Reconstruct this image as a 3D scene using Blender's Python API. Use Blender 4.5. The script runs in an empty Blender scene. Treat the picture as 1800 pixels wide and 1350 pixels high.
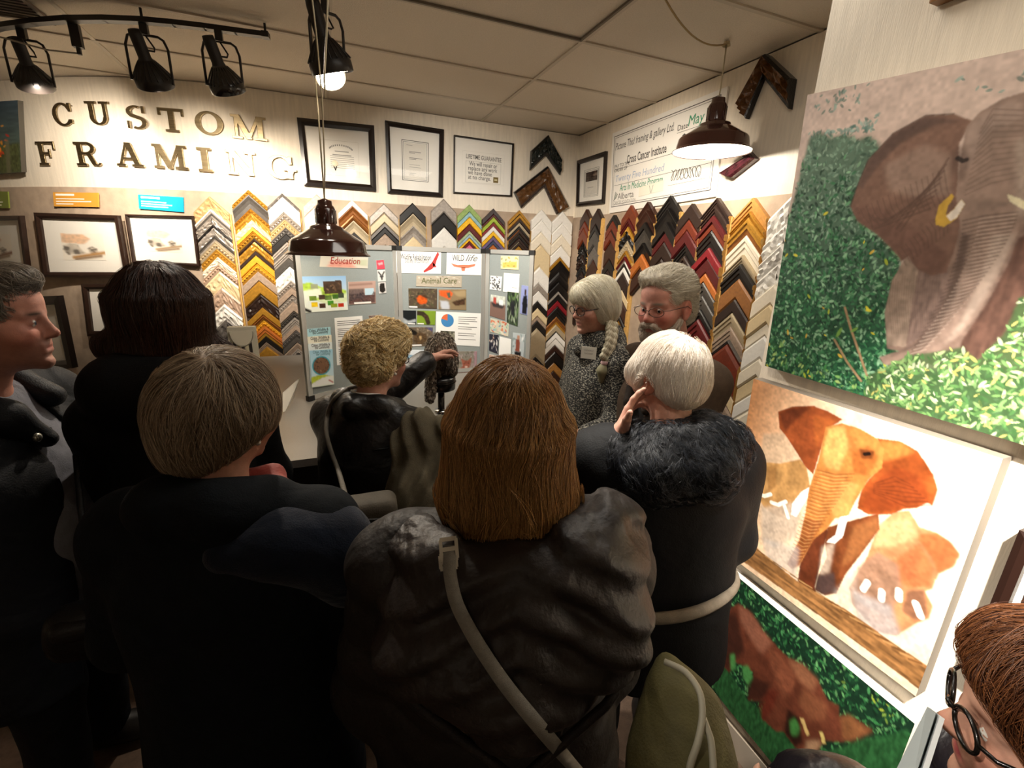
import bpy, bmesh, math, random
import numpy as np
from mathutils import Vector, Matrix, Euler
SC = bpy.context.scene
COL = SC.collection
random.seed(7)
PI = math.pi
# ---------------------------------------------------------------- camera
FOC, PITCH, YAW, ROLL = 790.42, 0.284648, 0.390161, 0.0348801
EYE = np.array([0.0, 0.0, 1.65])
_cp, _sp, _cy, _sy, _cr, _sr = (math.cos(PITCH), math.sin(PITCH), math.cos(YAW), math.sin(YAW), math.cos(ROLL), math.sin(ROLL))
_fw = np.array([_sy * _cp, _cy * _cp, -_sp])
_ri = np.array([_cy, -_sy, 0.0])
_up = np.cross(_ri, _fw)
CR, CU = _cr * _ri + _sr * _up, -_sr * _ri + _cr * _up
cam_data = bpy.data.cameras.new('camera')
cam = bpy.data.objects.new('camera', cam_data)
COL.objects.link(cam)
cam_data.sensor_width = 36.0
cam_data.lens = 36.0 * FOC / 1800.0
cam_data.clip_start = 0.02
cam.matrix_world = Matrix(((CR[0], CU[0], -_fw[0], EYE[0]), (CR[1], CU[1], -_fw[1], EYE[1]), (CR[2], CU[2], -_fw[2], EYE[2]), (0, 0, 0, 1)))
SC.camera = cam
# ---------------------------------------------------------------- colour management, world
SC.view_settings.view_transform = 'Standard'
SC.view_settings.look = 'None'
SC.view_settings.gamma = 1.0
SC.view_settings.use_curve_mapping = False
SC.view_settings.exposure = 0.35
SC.cycles.use_denoising = True
SC.cycles.max_bounces = 6
SC.cycles.sample_clamp_indirect = 4.0
world = bpy.data.worlds.new('world')
SC.world = world
world.use_nodes = True
world.node_tree.nodes['Background'].inputs[0].default_value = (0.02, 0.017, 0.013, 1)
world.node_tree.nodes['Background'].inputs[1].default_value = 0.1
CEIL = 2.70
YB = 4.07
XR = 2.26
XP = 1.2          # plane of the partition that carries the elephant paintings
WARM = (1.0, 0.87, 0.71)
WHITE = (1.0, 0.93, 0.83)
def lamp(name, kind, loc, power, color=WARM, aim=None, size=0.05, angle=60, blend=0.6, area=None):
    d = bpy.data.lights.new(name, kind)
    d.energy = power
    d.color = color
    if kind == 'SPOT':
        d.spot_size = math.radians(angle); d.spot_blend = blend; d.shadow_soft_size = size
    elif kind == 'POINT':
        d.shadow_soft_size = size
    elif kind == 'AREA':
        d.shape = 'RECTANGLE'; d.size, d.size_y = area
    o = bpy.data.objects.new(name, d)
    COL.objects.link(o)
    o.location = loc
    if aim is not None:
        o.rotation_euler = (Vector(aim) - Vector(loc)).to_track_quat('-Z', 'Y').to_euler()
    return o
# spots (track heads in view stand at the first three; fill ones are added)
lamp('wall_spot_light', 'SPOT', (-0.69, 2.99, 2.33), 120, WARM, (-0.75, 4.1, 1.85), 0.03, 78, 0.9)
lamp('wall_spot_light', 'SPOT', (-0.36, 2.94, 2.33), 85, WARM, (-0.15, 4.1, 1.72), 0.03, 78, 0.9)
lamp('wall_spot_light', 'SPOT', (-1.26, 3.27, 2.33), 110, WARM, (-1.6, 4.5, 2.0), 0.03, 80, 0.9)
lamp('board_spot_light', 'SPOT', (0.35, 2.2, 2.45), 120, WHITE, (0.95, 3.6, 1.5), 0.04, 90, 0.9)
lamp('samples_fill_light', 'SPOT', (1.0, 2.3, 2.5), 85, WARM, (2.2, 2.9, 1.6), 0.04, 95, 0.9)  # added fill that brightens the right wall, no lamp head stands here
lamp('painting_spot_light', 'SPOT', (0.30, -0.30, 2.5), 640, WHITE, (1.2, 0.34, 1.12), 0.04, 35, 1.0)
lamp('canvas_spot_light', 'SPOT', (0.1, 0.45, 2.5), 30, WARM, (1.2, 0.55, 1.55), 0.04, 60, 1.0)
lamp('crowd_spot_light', 'SPOT', (0.80, 1.25, 2.66), 150, WHITE, (0.78, 0.93, 1.5), 0.04, 34, 0.9)
lamp('presenter_fill_light', 'SPOT', (0.45, 2.5, 2.55), 70, WHITE, (1.1, 1.5, 1.45), 0.04, 60, 0.9)  # added fill on the faces by the counter, no track head behind it
lamp('reader_fill_light', 'SPOT', (-0.75, 0.25, 2.5), 75, WHITE, (0.68, 0.14, 1.13), 0.04, 22, 0.9)  # added fill for the reading woman's face
lamp('visitor_fill_light', 'SPOT', (-0.15, 2.5, 2.5), 75, WARM, (-0.2, 1.5, 1.5), 0.04, 75, 0.9)  # added fill on the left man's face and the blonde curls
lamp('ceiling_fill_light', 'AREA', (0.9, 1.2, 2.66), 9, WHITE, (0.9, 1.2, 0), area=(1.1, 0.55))  # added overhead fill for the crowd, no fixture built
lamp('rear_fill_light', 'AREA', (-1.2, -1.6, 2.66), 4, WARM, (-1.2, -1.6, 0), area=(1.1, 0.55))  # weak fill added behind the viewpoint, no fixture built
# ---------------------------------------------------------------- pixel rays
def ray(px, py):
    a, b = (px - 900.0) / FOC, (py - 675.0) / FOC
    return a * CR - b * CU + _fw
def at(px, py, d):
    r = ray(px, py); return EYE + r / np.linalg.norm(r) * d
def onX(px, py, X): r = ray(px, py); return EYE + r * ((X - EYE[0]) / r[0])
def onY(px, py, Y): r = ray(px, py); return EYE + r * ((Y - EYE[1]) / r[1])
def onZ(px, py, Z): r = ray(px, py); return EYE + r * ((Z - EYE[2]) / r[2])
def ywall(x): return YB + 0.234 * max(0.0, -0.3 - x) ** 2
def onB(px, py, off=0.0):
    r = ray(px, py); t = 4.0 / r[1]
    for _ in range(40):
        t = (ywall(r[0] * t) - off) / r[1]
    return EYE + r * t
def onPlane(px, py, p0, n):
    r = ray(px, py); return EYE + r * (np.dot(np.asarray(p0) - EYE, n) / np.dot(r, n))
def unit(v): v = np.asarray(v, float); return v / np.linalg.norm(v)
# ---------------------------------------------------------------- materials
def lin(c):
    if isinstance(c, str):
        c = c.lstrip('#'); c = [int(c[i:i + 2], 16) / 255.0 for i in (0, 2, 4)]
        c = [x / 12.92 if x <= 0.04045 else ((x + 0.055) / 1.055) ** 2.4 for x in c]
    return np.array(c[:3], float)
_mats = {}
def mat(color, rough=0.6, metal=0.0, noise=0.0, nscale=40.0, bump=0.0, bscale=120.0, name=None, spec=0.5, emit=None, estr=0.0, sheen=0.0, coat=0.0, stretch=None):
    key = (str(color), rough, metal, noise, nscale, bump, bscale, name, spec, str(emit), estr, sheen, coat, str(stretch))
    if key in _mats: return _mats[key]
    m = bpy.data.materials.new(name or 'paint'); m.use_nodes = True
    nt = m.node_tree; b = nt.nodes['Principled BSDF']
    c = lin(color)
    b.inputs['Base Color'].default_value = (*c, 1)
    b.inputs['Roughness'].default_value = rough
    b.inputs['Metallic'].default_value = metal
    b.inputs['Specular IOR Level'].default_value = spec
    if sheen: b.inputs['Sheen Weight'].default_value = sheen
    if coat: b.inputs['Coat Weight'].default_value = coat
    if emit is not None:
        b.inputs['Emission Color'].default_value = (*lin(emit), 1); b.inputs['Emission Strength'].default_value = estr
    if noise or bump:
        tc = nt.nodes.new('ShaderNodeTexCoord'); src = tc.outputs['Object']
        if stretch:
            mp = nt.nodes.new('ShaderNodeMapping'); mp.inputs['Scale'].default_value = stretch
            nt.links.new(src, mp.inputs[0]); src = mp.outputs[0]
    if noise:
        n = nt.nodes.new('ShaderNodeTexNoise'); n.inputs['Scale'].default_value = nscale; n.inputs['Detail'].default_value = 4
        r = nt.nodes.new('ShaderNodeValToRGB')
        r.color_ramp.elements[0].position, r.color_ramp.elements[1].position = 0.3, 0.7
        r.color_ramp.elements[0].color = (*(c * (1 - noise)), 1)
        r.color_ramp.elements[1].color = (*np.minimum(c * (1 + noise), 1), 1)
        nt.links.new(src, n.inputs['Vector']); nt.links.new(n.outputs['Fac'], r.inputs[0]); nt.links.new(r.outputs[0], b.inputs['Base Color'])
    if bump:
        n2 = nt.nodes.new('ShaderNodeTexNoise'); n2.inputs['Scale'].default_value = bscale; n2.inputs['Detail'].default_value = 3
        bp = nt.nodes.new('ShaderNodeBump'); bp.inputs['Strength'].default_value = bump; bp.inputs['Distance'].default_value = 0.004
        nt.links.new(src, n2.inputs['Vector']); nt.links.new(n2.outputs['Fac'], bp.inputs['Height']); nt.links.new(bp.outputs[0], b.inputs['Normal'])
    _mats[key] = m
    return m
def attr_mat(name, rough=0.6, spec=0.4, bump=0.0, bscale=200.0, noise=0.0, nscale=60.0, coat=0.0, sheen=0.0, sss=0.0):
    key = ('attr', name, rough, spec, bump, bscale, noise, nscale, coat, sheen, sss)
    if key in _mats: return _mats[key]
    m = bpy.data.materials.new(name); m.use_nodes = True
    nt = m.node_tree; b = nt.nodes['Principled BSDF']
    a = nt.nodes.new('ShaderNodeAttribute'); a.attribute_name = 'col'
    out = a.outputs['Color']
    tc = nt.nodes.new('ShaderNodeTexCoord')
    if noise:
        n = nt.nodes.new('ShaderNodeTexNoise'); n.inputs['Scale'].default_value = nscale; n.inputs['Detail'].default_value = 5
        nt.links.new(tc.outputs['Object'], n.inputs['Vector'])
        mr = nt.nodes.new('ShaderNodeMapRange'); mr.inputs['From Min'].default_value = 0.25; mr.inputs['From Max'].default_value = 0.75
        mr.inputs['To Min'].default_value = 1 - noise; mr.inputs['To Max'].default_value = 1 + noise
        nt.links.new(n.outputs['Fac'], mr.inputs['Value'])
        mx = nt.nodes.new('ShaderNodeVectorMath'); mx.operation = 'SCALE'
        nt.links.new(out, mx.inputs[0]); nt.links.new(mr.outputs[0], mx.inputs['Scale']); out = mx.outputs[0]
    nt.links.new(out, b.inputs['Base Color'])
    b.inputs['Roughness'].default_value = rough; b.inputs['Specular IOR Level'].default_value = spec
    if coat: b.inputs['Coat Weight'].default_value = coat
    if sheen: b.inputs['Sheen Weight'].default_value = sheen
    if sss:
        b.inputs['Subsurface Weight'].default_value = sss; b.inputs['Subsurface Radius'].default_value = (0.01, 0.004, 0.002); b.inputs['Subsurface Scale'].default_value = 0.4
    if bump:
        n2 = nt.nodes.new('ShaderNodeTexNoise'); n2.inputs['Scale'].default_value = bscale
        bp = nt.nodes.new('ShaderNodeBump'); bp.inputs['Strength'].default_value = bump; bp.inputs['Distance'].default_value = 0.003
        nt.links.new(tc.outputs['Object'], n2.inputs['Vector']); nt.links.new(n2.outputs['Fac'], bp.inputs['Height']); nt.links.new(bp.outputs[0], b.inputs['Normal'])
    _mats[key] = m
    return m
def glass_mat():
    if 'glass' in _mats: return _mats['glass']
    m = bpy.data.materials.new('picture_glass'); m.use_nodes = True
    nt = m.node_tree; nt.nodes.remove(nt.nodes['Principled BSDF'])
    t = nt.nodes.new('ShaderNodeBsdfTransparent'); g = nt.nodes.new('ShaderNodeBsdfGlossy'); g.inputs['Roughness'].default_value = 0.03
    f = nt.nodes.new('ShaderNodeLayerWeight'); f.inputs['Blend'].default_value = 0.3
    pw = nt.nodes.new('ShaderNodeMath'); pw.operation = 'POWER'; pw.inputs[1].default_value = 3.0
    ad = nt.nodes.new('ShaderNodeMath'); ad.operation = 'MULTIPLY_ADD'; ad.inputs[1].default_value = 0.4; ad.inputs[2].default_value = 0.02
    nt.links.new(f.outputs['Facing'], pw.inputs[0]); nt.links.new(pw.outputs[0], ad.inputs[0])
    mx = nt.nodes.new('ShaderNodeMixShader')
    nt.links.new(ad.outputs[0], mx.inputs[0]); nt.links.new(t.outputs[0], mx.inputs[1]); nt.links.new(g.outputs[0], mx.inputs[2])
    nt.links.new(mx.outputs[0], nt.nodes['Material Output'].inputs[0])
    _mats['glass'] = m
    return m
# ---------------------------------------------------------------- object helpers
def tag(o, label=None, cat=None, group=None, kind=None):
    if label: o['label'] = label
    if cat: o['category'] = cat
    if group: o['group'] = group
    if kind: o['kind'] = kind
    return o
def empty(name, loc=(0, 0, 0), label=None, cat=None, group=None, rotz=0.0):
    o = bpy.data.objects.new(name, None); COL.objects.link(o)
    o.location = loc; o.rotation_euler = (0, 0, rotz); o.empty_display_size = 0.05
    return tag(o, label, cat, group)
def place(o, parent):
    """parent o while o's vertices are given in world space"""
    if parent is not None:
        o.parent = parent
        M = Matrix.Identity(4); p = parent; chain = []
        while p is not None:
            chain.append(p); p = p.parent
        for p in reversed(chain):
            M = M @ p.matrix_parent_inverse @ p.matrix_basis
        o.matrix_parent_inverse = M.inverted()
    return o
def obj(name, me, m=None, parent=None, smooth=False):
    if isinstance(me, bmesh.types.BMesh):
        b = me; me = bpy.data.meshes.new(name); b.normal_update(); b.to_mesh(me); b.free()
    o = bpy.data.objects.new(name, me); COL.objects.link(o)
    if m is not None:
        for x in (m if isinstance(m, (list, tuple)) else [m]): me.materials.append(x)
    if smooth: me.shade_smooth()
    return place(o, parent)
def pydata(name, V, F, m=None, parent=None, smooth=False, col=None, mi=None):
    me = bpy.data.meshes.new(name)
    V = np.asarray(V, np.float32)
    if isinstance(F, np.ndarray) and F.ndim == 2:
        k = F.shape[1]
        me.vertices.add(len(V)); me.vertices.foreach_set('co', V.ravel())
        me.loops.add(F.size); me.loops.foreach_set('vertex_index', F.astype(np.int32).ravel())
        me.polygons.add(len(F)); me.polygons.foreach_set('loop_start', np.arange(0, F.size, k, dtype=np.int32))
        me.update(calc_edges=True); me.validate()
    else:
        me.from_pydata(V.tolist(), [], F); me.update()
    if mi is not None: me.polygons.foreach_set('material_index', np.asarray(mi, np.int32))
    if col is not None:
        a = me.color_attributes.new('col', 'FLOAT_COLOR', 'POINT')
        c = np.ones((len(V), 4), np.float32); c[:, :3] = col
        a.data.foreach_set('color', c.ravel())
    return obj(name, me, m, parent, smooth)
def box(bm, lo, hi, mi=0):
    lo, hi = np.minimum(lo, hi), np.maximum(lo, hi)
    v = [bm.verts.new((x, y, z)) for x in (lo[0], hi[0]) for y in (lo[1], hi[1]) for z in (lo[2], hi[2])]
    for f in ((0, 1, 3, 2), (4, 6, 7, 5), (0, 4, 5, 1), (2, 3, 7, 6), (0, 2, 6, 4), (1, 5, 7, 3)):
        bm.faces.new([v[i] for i in f]).material_index = mi
def obox(bm, c, ax, ay, az, mi=0):
    """box by centre and three half axes"""
    c, ax, ay, az = map(lambda q: np.asarray(q, float), (c, ax, ay, az))
    v = [bm.verts.new(c + i * ax + j * ay + k * az) for i in (-1, 1) for j in (-1, 1) for k in (-1, 1)]
    for f in ((0, 1, 3, 2), (4, 6, 7, 5), (0, 4, 5, 1), (2, 3, 7, 6), (0, 2, 6, 4), (1, 5, 7, 3)):
        bm.faces.new([v[i] for i in f]).material_index = mi
def tube(bm, pts, r, n=8, caps=True, mi=0, flat=None):
    pts = [np.asarray(p, float) for p in pts]
    rs = r if isinstance(r, (list, tuple, np.ndarray)) else [r] * len(pts)
    rings = []; ref = None
    for i, p in enumerate(pts):
        t = unit(pts[min(i + 1, len(pts) - 1)] - pts[max(i - 1, 0)])
        if ref is None:
            ref = np.array([0, 0, 1.0]) if abs(t[2]) < 0.9 else np.array([1.0, 0, 0])
            if flat is not None: ref = np.asarray(flat[0], float)
        u = unit(ref - np.dot(ref, t) * t); w = np.cross(t, u); ref = u
        k = 1.0 if flat is None else flat[1]
        rings.append([bm.verts.new(p + rs[i] * (math.cos(a) * u * k + math.sin(a) * w)) for a in [2 * PI * j / n for j in range(n)]])
    for a, b in zip(rings, rings[1:]):
        for j in range(n):
            f = bm.faces.new((a[j], a[(j + 1) % n], b[(j + 1) % n], b[j])); f.smooth = True; f.material_index = mi
    if caps:
        bm.faces.new(rings[0][::-1]).material_index = mi; bm.faces.new(rings[-1]).material_index = mi
def lathe(bm, prof, c=(0, 0, 0), n=32, axis=(0, 0, 1), mi=0, closed=False):
    ax = unit(axis); u = unit(np.cross(ax, [1, 0, 0] if abs(ax[0]) < 0.9 else [0, 1, 0])); w = np.cross(ax, u); c = np.asarray(c, float)
    rings = []
    for r, z in prof:
        rings.append([bm.verts.new(c + ax * z + r * (math.cos(2 * PI * j / n) * u + math.sin(2 * PI * j / n) * w)) for j in range(n)])
    for a, b in zip(rings, rings[1:]):
        for j in range(n):
            f = bm.faces.new((a[j], a[(j + 1) % n], b[(j + 1) % n], b[j])); f.smooth = True; f.material_index = mi
    if closed:
        for r in (rings[0][::-1], rings[-1]): bm.faces.new(r).material_index = mi
def ball(bm, c, r, n=12, mi=0, M=None):
    r = np.ones(3) * r if np.isscalar(r) else np.asarray(r, float)
    T = Matrix.Translation(Vector(c)) @ (M or Matrix.Identity(4)) @ Matrix.Diagonal((*r, 1))
    g = bmesh.ops.create_uvsphere(bm, u_segments=n, v_segments=max(6, n * 2 // 3), radius=1.0, matrix=T)
    for v in g['verts']:
        for f in v.link_faces: f.smooth = True; f.material_index = mi
def text(name, s, p, right, up, size, m, parent=None, extrude=0.0008, shear=0.0, fit=None, align='LEFT', bold=0.0):
    cu = bpy.data.curves.new(name, 'FONT'); cu.body = s; cu.size = 1.0; cu.extrude = 0.0; cu.shear = shear; cu.offset = bold; cu.resolution_u = 2
    cu.align_x = align
    t = bpy.data.objects.new(name, cu); COL.objects.link(t)
    dg = bpy.context.evaluated_depsgraph_get()
    me = bpy.data.meshes.new_from_object(t.evaluated_get(dg)); bpy.data.objects.remove(t)
    me.name = name
    V = np.empty(len(me.vertices) * 3, np.float32); me.vertices.foreach_get('co', V); V = V.reshape(-1, 3)
    right, up = unit(right), unit(up); nrm = np.cross(right, up)
    x = V[:, :1] * size; y = V[:, 1:2] * size
    if fit is not None and len(V): x = x * (fit / max(1e-6, (x.max() - x.min())))
    W = np.asarray(p, float) + x * right + y * up + nrm * extrude
    me.vertices.foreach_set('co', W.astype(np.float32).ravel()); me.update()
    me.materials.clear()
    return obj(name, me, m, parent)
def bilin(q, u, v):
    """q: TL, TR, BR, BL"""
    q = [np.asarray(x, float) for x in q]
    return (q[0] * (1 - u) + q[1] * u) * (1 - v) + (q[3] * (1 - u) + q[2] * u) * v
def slab(name, q, n, t, m, parent=None, mside=None):
    """thin board: quad q pushed out by t along n"""
    q = [np.asarray(x, float) for x in q]; n = unit(n)
    V = [x for x in q] + [x + n * t for x in q]
    F = [(0, 1, 2, 3), (7, 6, 5, 4)] + [(i, i + 4, (i + 1) % 4 + 4, (i + 1) % 4) for i in range(4)]
    fn = np.cross(V[1] - V[0], V[3] - V[0])
    o = pydata(name, V, [list(f) for f in F], m, parent)
    bm = bmesh.new(); bm.from_mesh(o.data); bmesh.ops.recalc_face_normals(bm, faces=bm.faces); bm.to_mesh(o.data); bm.free()
    if mside is not None:
        o.data.materials.append(mside)
        for i, p in enumerate(o.data.polygons): p.material_index = 0 if i == 1 else 1
    return o
# ---------------------------------------------------------------- small painter: flat pictures as coloured grids
class Art:
    def __init__(s, nu, nv, q, to=None):
        """q: world quad TL TR BR BL; to: pixel -> world point on the picture's plane"""
        s.nu, s.nv, s.q, s.to = nu, nv, [np.asarray(x, float) for x in q], to
        s.c = np.zeros((nv, nu, 3)); s.rng = np.random.default_rng(5)
        s.U, s.V = np.meshgrid((np.arange(nu)) / (nu - 1.0), (np.arange(nv)) / (nv - 1.0))
        e1, e2 = s.q[1] - s.q[0], s.q[3] - s.q[0]
        s.G = np.linalg.inv(np.array([[e1 @ e1, e1 @ e2], [e1 @ e2, e2 @ e2]])); s.e = (e1, e2)
    def uv(s, pts):
        if s.to is None: return np.asarray(pts, float)
        o = []
        for p in pts:
            w = s.to(*p) - s.q[0]; o.append(s.G @ np.array([w @ s.e[0], w @ s.e[1]]))
        return np.array(o)
    def noise(s, sc, seed=0, ax=(1, 1)):
        r = np.random.default_rng(seed); g = r.random((int(sc * ax[1]) + 3, int(sc * ax[0]) + 3))
        x, y = s.U * sc * ax[0], s.V * sc * ax[1]
        xi, yi = x.astype(int), y.astype(int); fx, fy = x - xi, y - yi
        fx, fy = fx * fx * (3 - 2 * fx), fy * fy * (3 - 2 * fy)
        return (g[yi, xi] * (1 - fx) + g[yi, xi + 1] * fx) * (1 - fy) + (g[yi + 1, xi] * (1 - fx) + g[yi + 1, xi + 1] * fx) * fy
    def fill(s, col, mask=None, a=1.0):
        col = lin(col) if isinstance(col, str) else col
        w = a if mask is None else (mask * a)[..., None]
        s.c = s.c * (1 - w) + col * w
    def inside(s, pts, soft=0.0):
        P = s.uv(pts); m = np.zeros(s.U.shape, bool); n = len(P)
        for i in range(n):
            (x0, y0), (x1, y1) = P[i], P[(i + 1) % n]
            if y0 == y1: continue
            m ^= ((y0 > s.V) != (y1 > s.V)) & (s.U < (x1 - x0) * (s.V - y0) / (y1 - y0) + x0)
        m = m.astype(float)
        for _ in range(int(soft)):
            p = np.pad(m, 1, mode='edge'); m = (p[:-2, 1:-1] + p[2:, 1:-1] + p[1:-1, :-2] + p[1:-1, 2:] + 2 * m) / 6
        return m
    def poly(s, pts, col, a=1.0, soft=1, tex=0.0, tsc=20, seed=1, col2=None, ax=(1, 1)):
        m = s.inside(pts, soft * (3.0 if a < 1 and s.nu > 150 else 1)); c = lin(col) if isinstance(col, str) else col
        if col2 is not None:
            t = s.noise(tsc, seed, ax)[..., None]; t = np.clip((t - 0.25) * 2, 0, 1); c = c * (1 - t) + lin(col2) * t
        elif tex:
            c = c * (1 + tex * (s.noise(tsc, seed, ax)[..., None] - 0.5) * 2)
        s.fill(np.clip(c, 0, 1), m, a)
        return m
    def stroke(s, pts, w, col, a=1.0):
        P = s.uv(pts); asp = np.linalg.norm(s.e[1]) / np.linalg.norm(s.e[0]); d = np.full(s.U.shape, 9.0)
        for (x0, y0), (x1, y1) in zip(P, P[1:]):
            dx, dy = x1 - x0, (y1 - y0) * asp; px, py = s.U - x0, (s.V - y0) * asp
            t = np.clip((px * dx + py * dy) / max(1e-9, dx * dx + dy * dy), 0, 1)
            d = np.minimum(d, np.hypot(px - t * dx, py - t * dy))
        s.fill(col, np.clip((w - d) * s.nu / 2 + 0.5, 0, 1), a)
    def leaves(s, n, cols, size, mask=None, seed=3, asp=0.45, a=0.9):
        r = np.random.default_rng(seed); cols = [lin(c) for c in cols]
        for _ in range(n):
            u, v = r.random(2); i, j = int(v * (s.nv - 1)), int(u * (s.nu - 1))
            if mask is not None and r.random() > mask[i, j]: continue
            L = size * s.nu * r.uniform(0.6, 1.3); W = max(0.8, L * asp); th = r.uniform(0, PI)
            k = int(L) + 2; i0, i1, j0, j1 = max(0, i - k), min(s.nv, i + k + 1), max(0, j - k), min(s.nu, j + k + 1)
            yy, xx = np.mgrid[i0:i1, j0:j1]; dx, dy = xx - j, yy - i
            p, q = dx * math.cos(th) + dy * math.sin(th), -dx * math.sin(th) + dy * math.cos(th)
            m = (np.clip(1.5 * (1 - (p / L) ** 2 - (q / W) ** 2), 0, 1) * a)[..., None]
            c = cols[r.integers(len(cols))] * r.uniform(0.75, 1.2)
            s.c[i0:i1, j0:j1] = s.c[i0:i1, j0:j1] * (1 - m) + np.clip(c, 0, 1) * m
    def mesh(s, name, parent, n, off=0.0005, rough=0.55, spec=0.3, coat=0.0, smooth_q=None):
        q = smooth_q or s.q; n = unit(n)
        u, v = s.U.ravel()[:, None], s.V.ravel()[:, None]
        W = (q[0] * (1 - u) + q[1] * u) * (1 - v) + (q[3] * (1 - u) + q[2] * u) * v + n * off
        idx = np.arange(s.nu * s.nv).reshape(s.nv, s.nu)
        F = np.stack([idx[:-1, :-1], idx[1:, :-1], idx[1:, 1:], idx[:-1, 1:]], -1).reshape(-1, 4)
        if np.dot(np.cross(q[3] - q[0], q[1] - q[0]), n) < 0: F = F[:, ::-1]
        return pydata(name, W, np.ascontiguousarray(F), attr_mat('print_colours', rough, spec, coat=coat), parent, col=s.c.reshape(-1, 3))
# ---------------------------------------------------------------- signed distance modelling
def smin(a, b, k):
    if k <= 0: return np.minimum(a, b)
    h = np.maximum(k - np.abs(a - b), 0) / k
    return np.minimum(a, b) - h * h * k * 0.25
class Sdf:
    def __init__(s): s.p = []
    def add(s, f, lo, hi, k=0.02, op='u'):
        s.p.append((f, np.asarray(lo, float), np.asarray(hi, float), k, op)); return s
    def ell(s, c, r, k=0.02, M=None, op='u'):
        c = np.asarray(c, float); r = np.ones(3) * r if np.isscalar(r) else np.asarray(r, float); R = np.eye(3) if M is None else np.asarray(M)
        def f(x, y, z):
            dx, dy, dz = x - c[0], y - c[1], z - c[2]
            if M is None: a, b, e = dx, dy, dz
            else:
                a = R[0, 0] * dx + R[1, 0] * dy + R[2, 0] * dz; b = R[0, 1] * dx + R[1, 1] * dy + R[2, 1] * dz; e = R[0, 2] * dx + R[1, 2] * dy + R[2, 2] * dz
            k0 = np.sqrt((a / r[0]) ** 2 + (b / r[1]) ** 2 + (e / r[2]) ** 2)
            k1 = np.sqrt((a / r[0] ** 2) ** 2 + (b / r[1] ** 2) ** 2 + (e / r[2] ** 2) ** 2)
            return k0 * (k0 - 1) / np.maximum(k1, 1e-6)
        ext = np.sqrt((R ** 2 @ r ** 2))
        return s.add(f, c - ext, c + ext, k, op)
    def cap(s, a, b, ra, rb, k=0.02, op='u', flat=None):
        a, b = np.asarray(a, float), np.asarray(b, float); ba = b - a; L = max(ba @ ba, 1e-9)
        def f(x, y, z):
            px, py, pz = x - a[0], y - a[1], z - a[2]
            t = np.clip((px * ba[0] + py * ba[1] + pz * ba[2]) / L, 0, 1)
            return np.sqrt((px - t * ba[0]) ** 2 + (py - t * ba[1]) ** 2 + (pz - t * ba[2]) ** 2) - (ra + (rb - ra) * t)
        m = max(ra, rb)
        return s.add(f, np.minimum(a, b) - m, np.maximum(a, b) + m, k, op)
    def chain(s, pts, rs, k=0.02, op='u'):
        for i in range(len(pts) - 1): s.cap(pts[i], pts[i + 1], rs[i], rs[i + 1], k, op)
        return s
    def loft(s, lv, k=0.03, op='u', e=2.0, n=(0, 0)):
        """lv rows: z, cx, cy, rx, ry"""
        lv = np.array(sorted(lv), float); z0, z1 = lv[0, 0], lv[-1, 0]
        zz_ = np.linspace(z0, z1, 60); lv = np.stack([zz_] + [np.interp(zz_, lv[:, 0], lv[:, i]) for i in range(1, 5)], 1)
        for _ in range(12): lv[1:-1, 1:] = (lv[:-2, 1:] + 2 * lv[1:-1, 1:] + lv[2:, 1:]) / 4
        def f(x, y, z):
            zz = np.clip(z, z0, z1); cx, cy, rx, ry = (np.interp(zz, lv[:, 0], lv[:, i]) for i in (1, 2, 3, 4))
            g = (np.abs((x - cx) / rx) ** e + np.abs((y - cy) / ry) ** e) ** (1 / e)
            d = (g - 1) * np.minimum(rx, ry)
            return np.maximum(d, np.maximum(z0 - z, z - z1))
        rx, ry = lv[:, 3].max(), lv[:, 4].max()
        return s.add(f, (lv[:, 1].min() - rx, lv[:, 2].min() - ry, z0), (lv[:, 1].max() + rx, lv[:, 2].max() + ry, z1), k, op)
    def disp(s, f, lo=(-9, -9, -9), hi=(9, 9, 9)):
        return s.add(f, lo, hi, 0, 'd')
    def bounds(s):
        u = [q for q in s.p if q[4] == 'u']
        return np.min([q[1] for q in u], 0), np.max([q[2] for q in u], 0)
    def at(s, P):
        x, y, z = P[:, 0], P[:, 1], P[:, 2]; D = np.full(len(P), 1.0)
        for f, lo, hi, k, op in s.p:
            v = f(x, y, z)
            D = smin(D, v, k) if op == 'u' else (-smin(-D, v, k) if op == 's' else (D + v if op == 'd' else -smin(-D, -v, k)))
        return D
    def grid(s, ax):
        D = np.full([len(a) for a in ax], 1.0, np.float32)
        for f, lo, hi, k, op in s.p:
            pad = k + 0.03
            sl = [slice(np.searchsorted(ax[i], lo[i] - pad), np.searchsorted(ax[i], hi[i] + pad)) for i in range(3)]
            x, y, z = ax[0][sl[0]][:, None, None], ax[1][sl[1]][None, :, None], ax[2][sl[2]][None, None, :]
            if 0 in (x.size, y.size, z.size): continue
            B = D[tuple(sl)]; v = f(x, y, z)
            if op == 'd':
                D[tuple(sl)] = np.where(np.abs(B) < 0.08, B + v, B)
            elif op == 'i': D[tuple(sl)] = -smin(-B, -v, k)
            else: D[tuple(sl)] = smin(B, v, k) if op == 'u' else -smin(-B, v, k)
        return D
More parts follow.
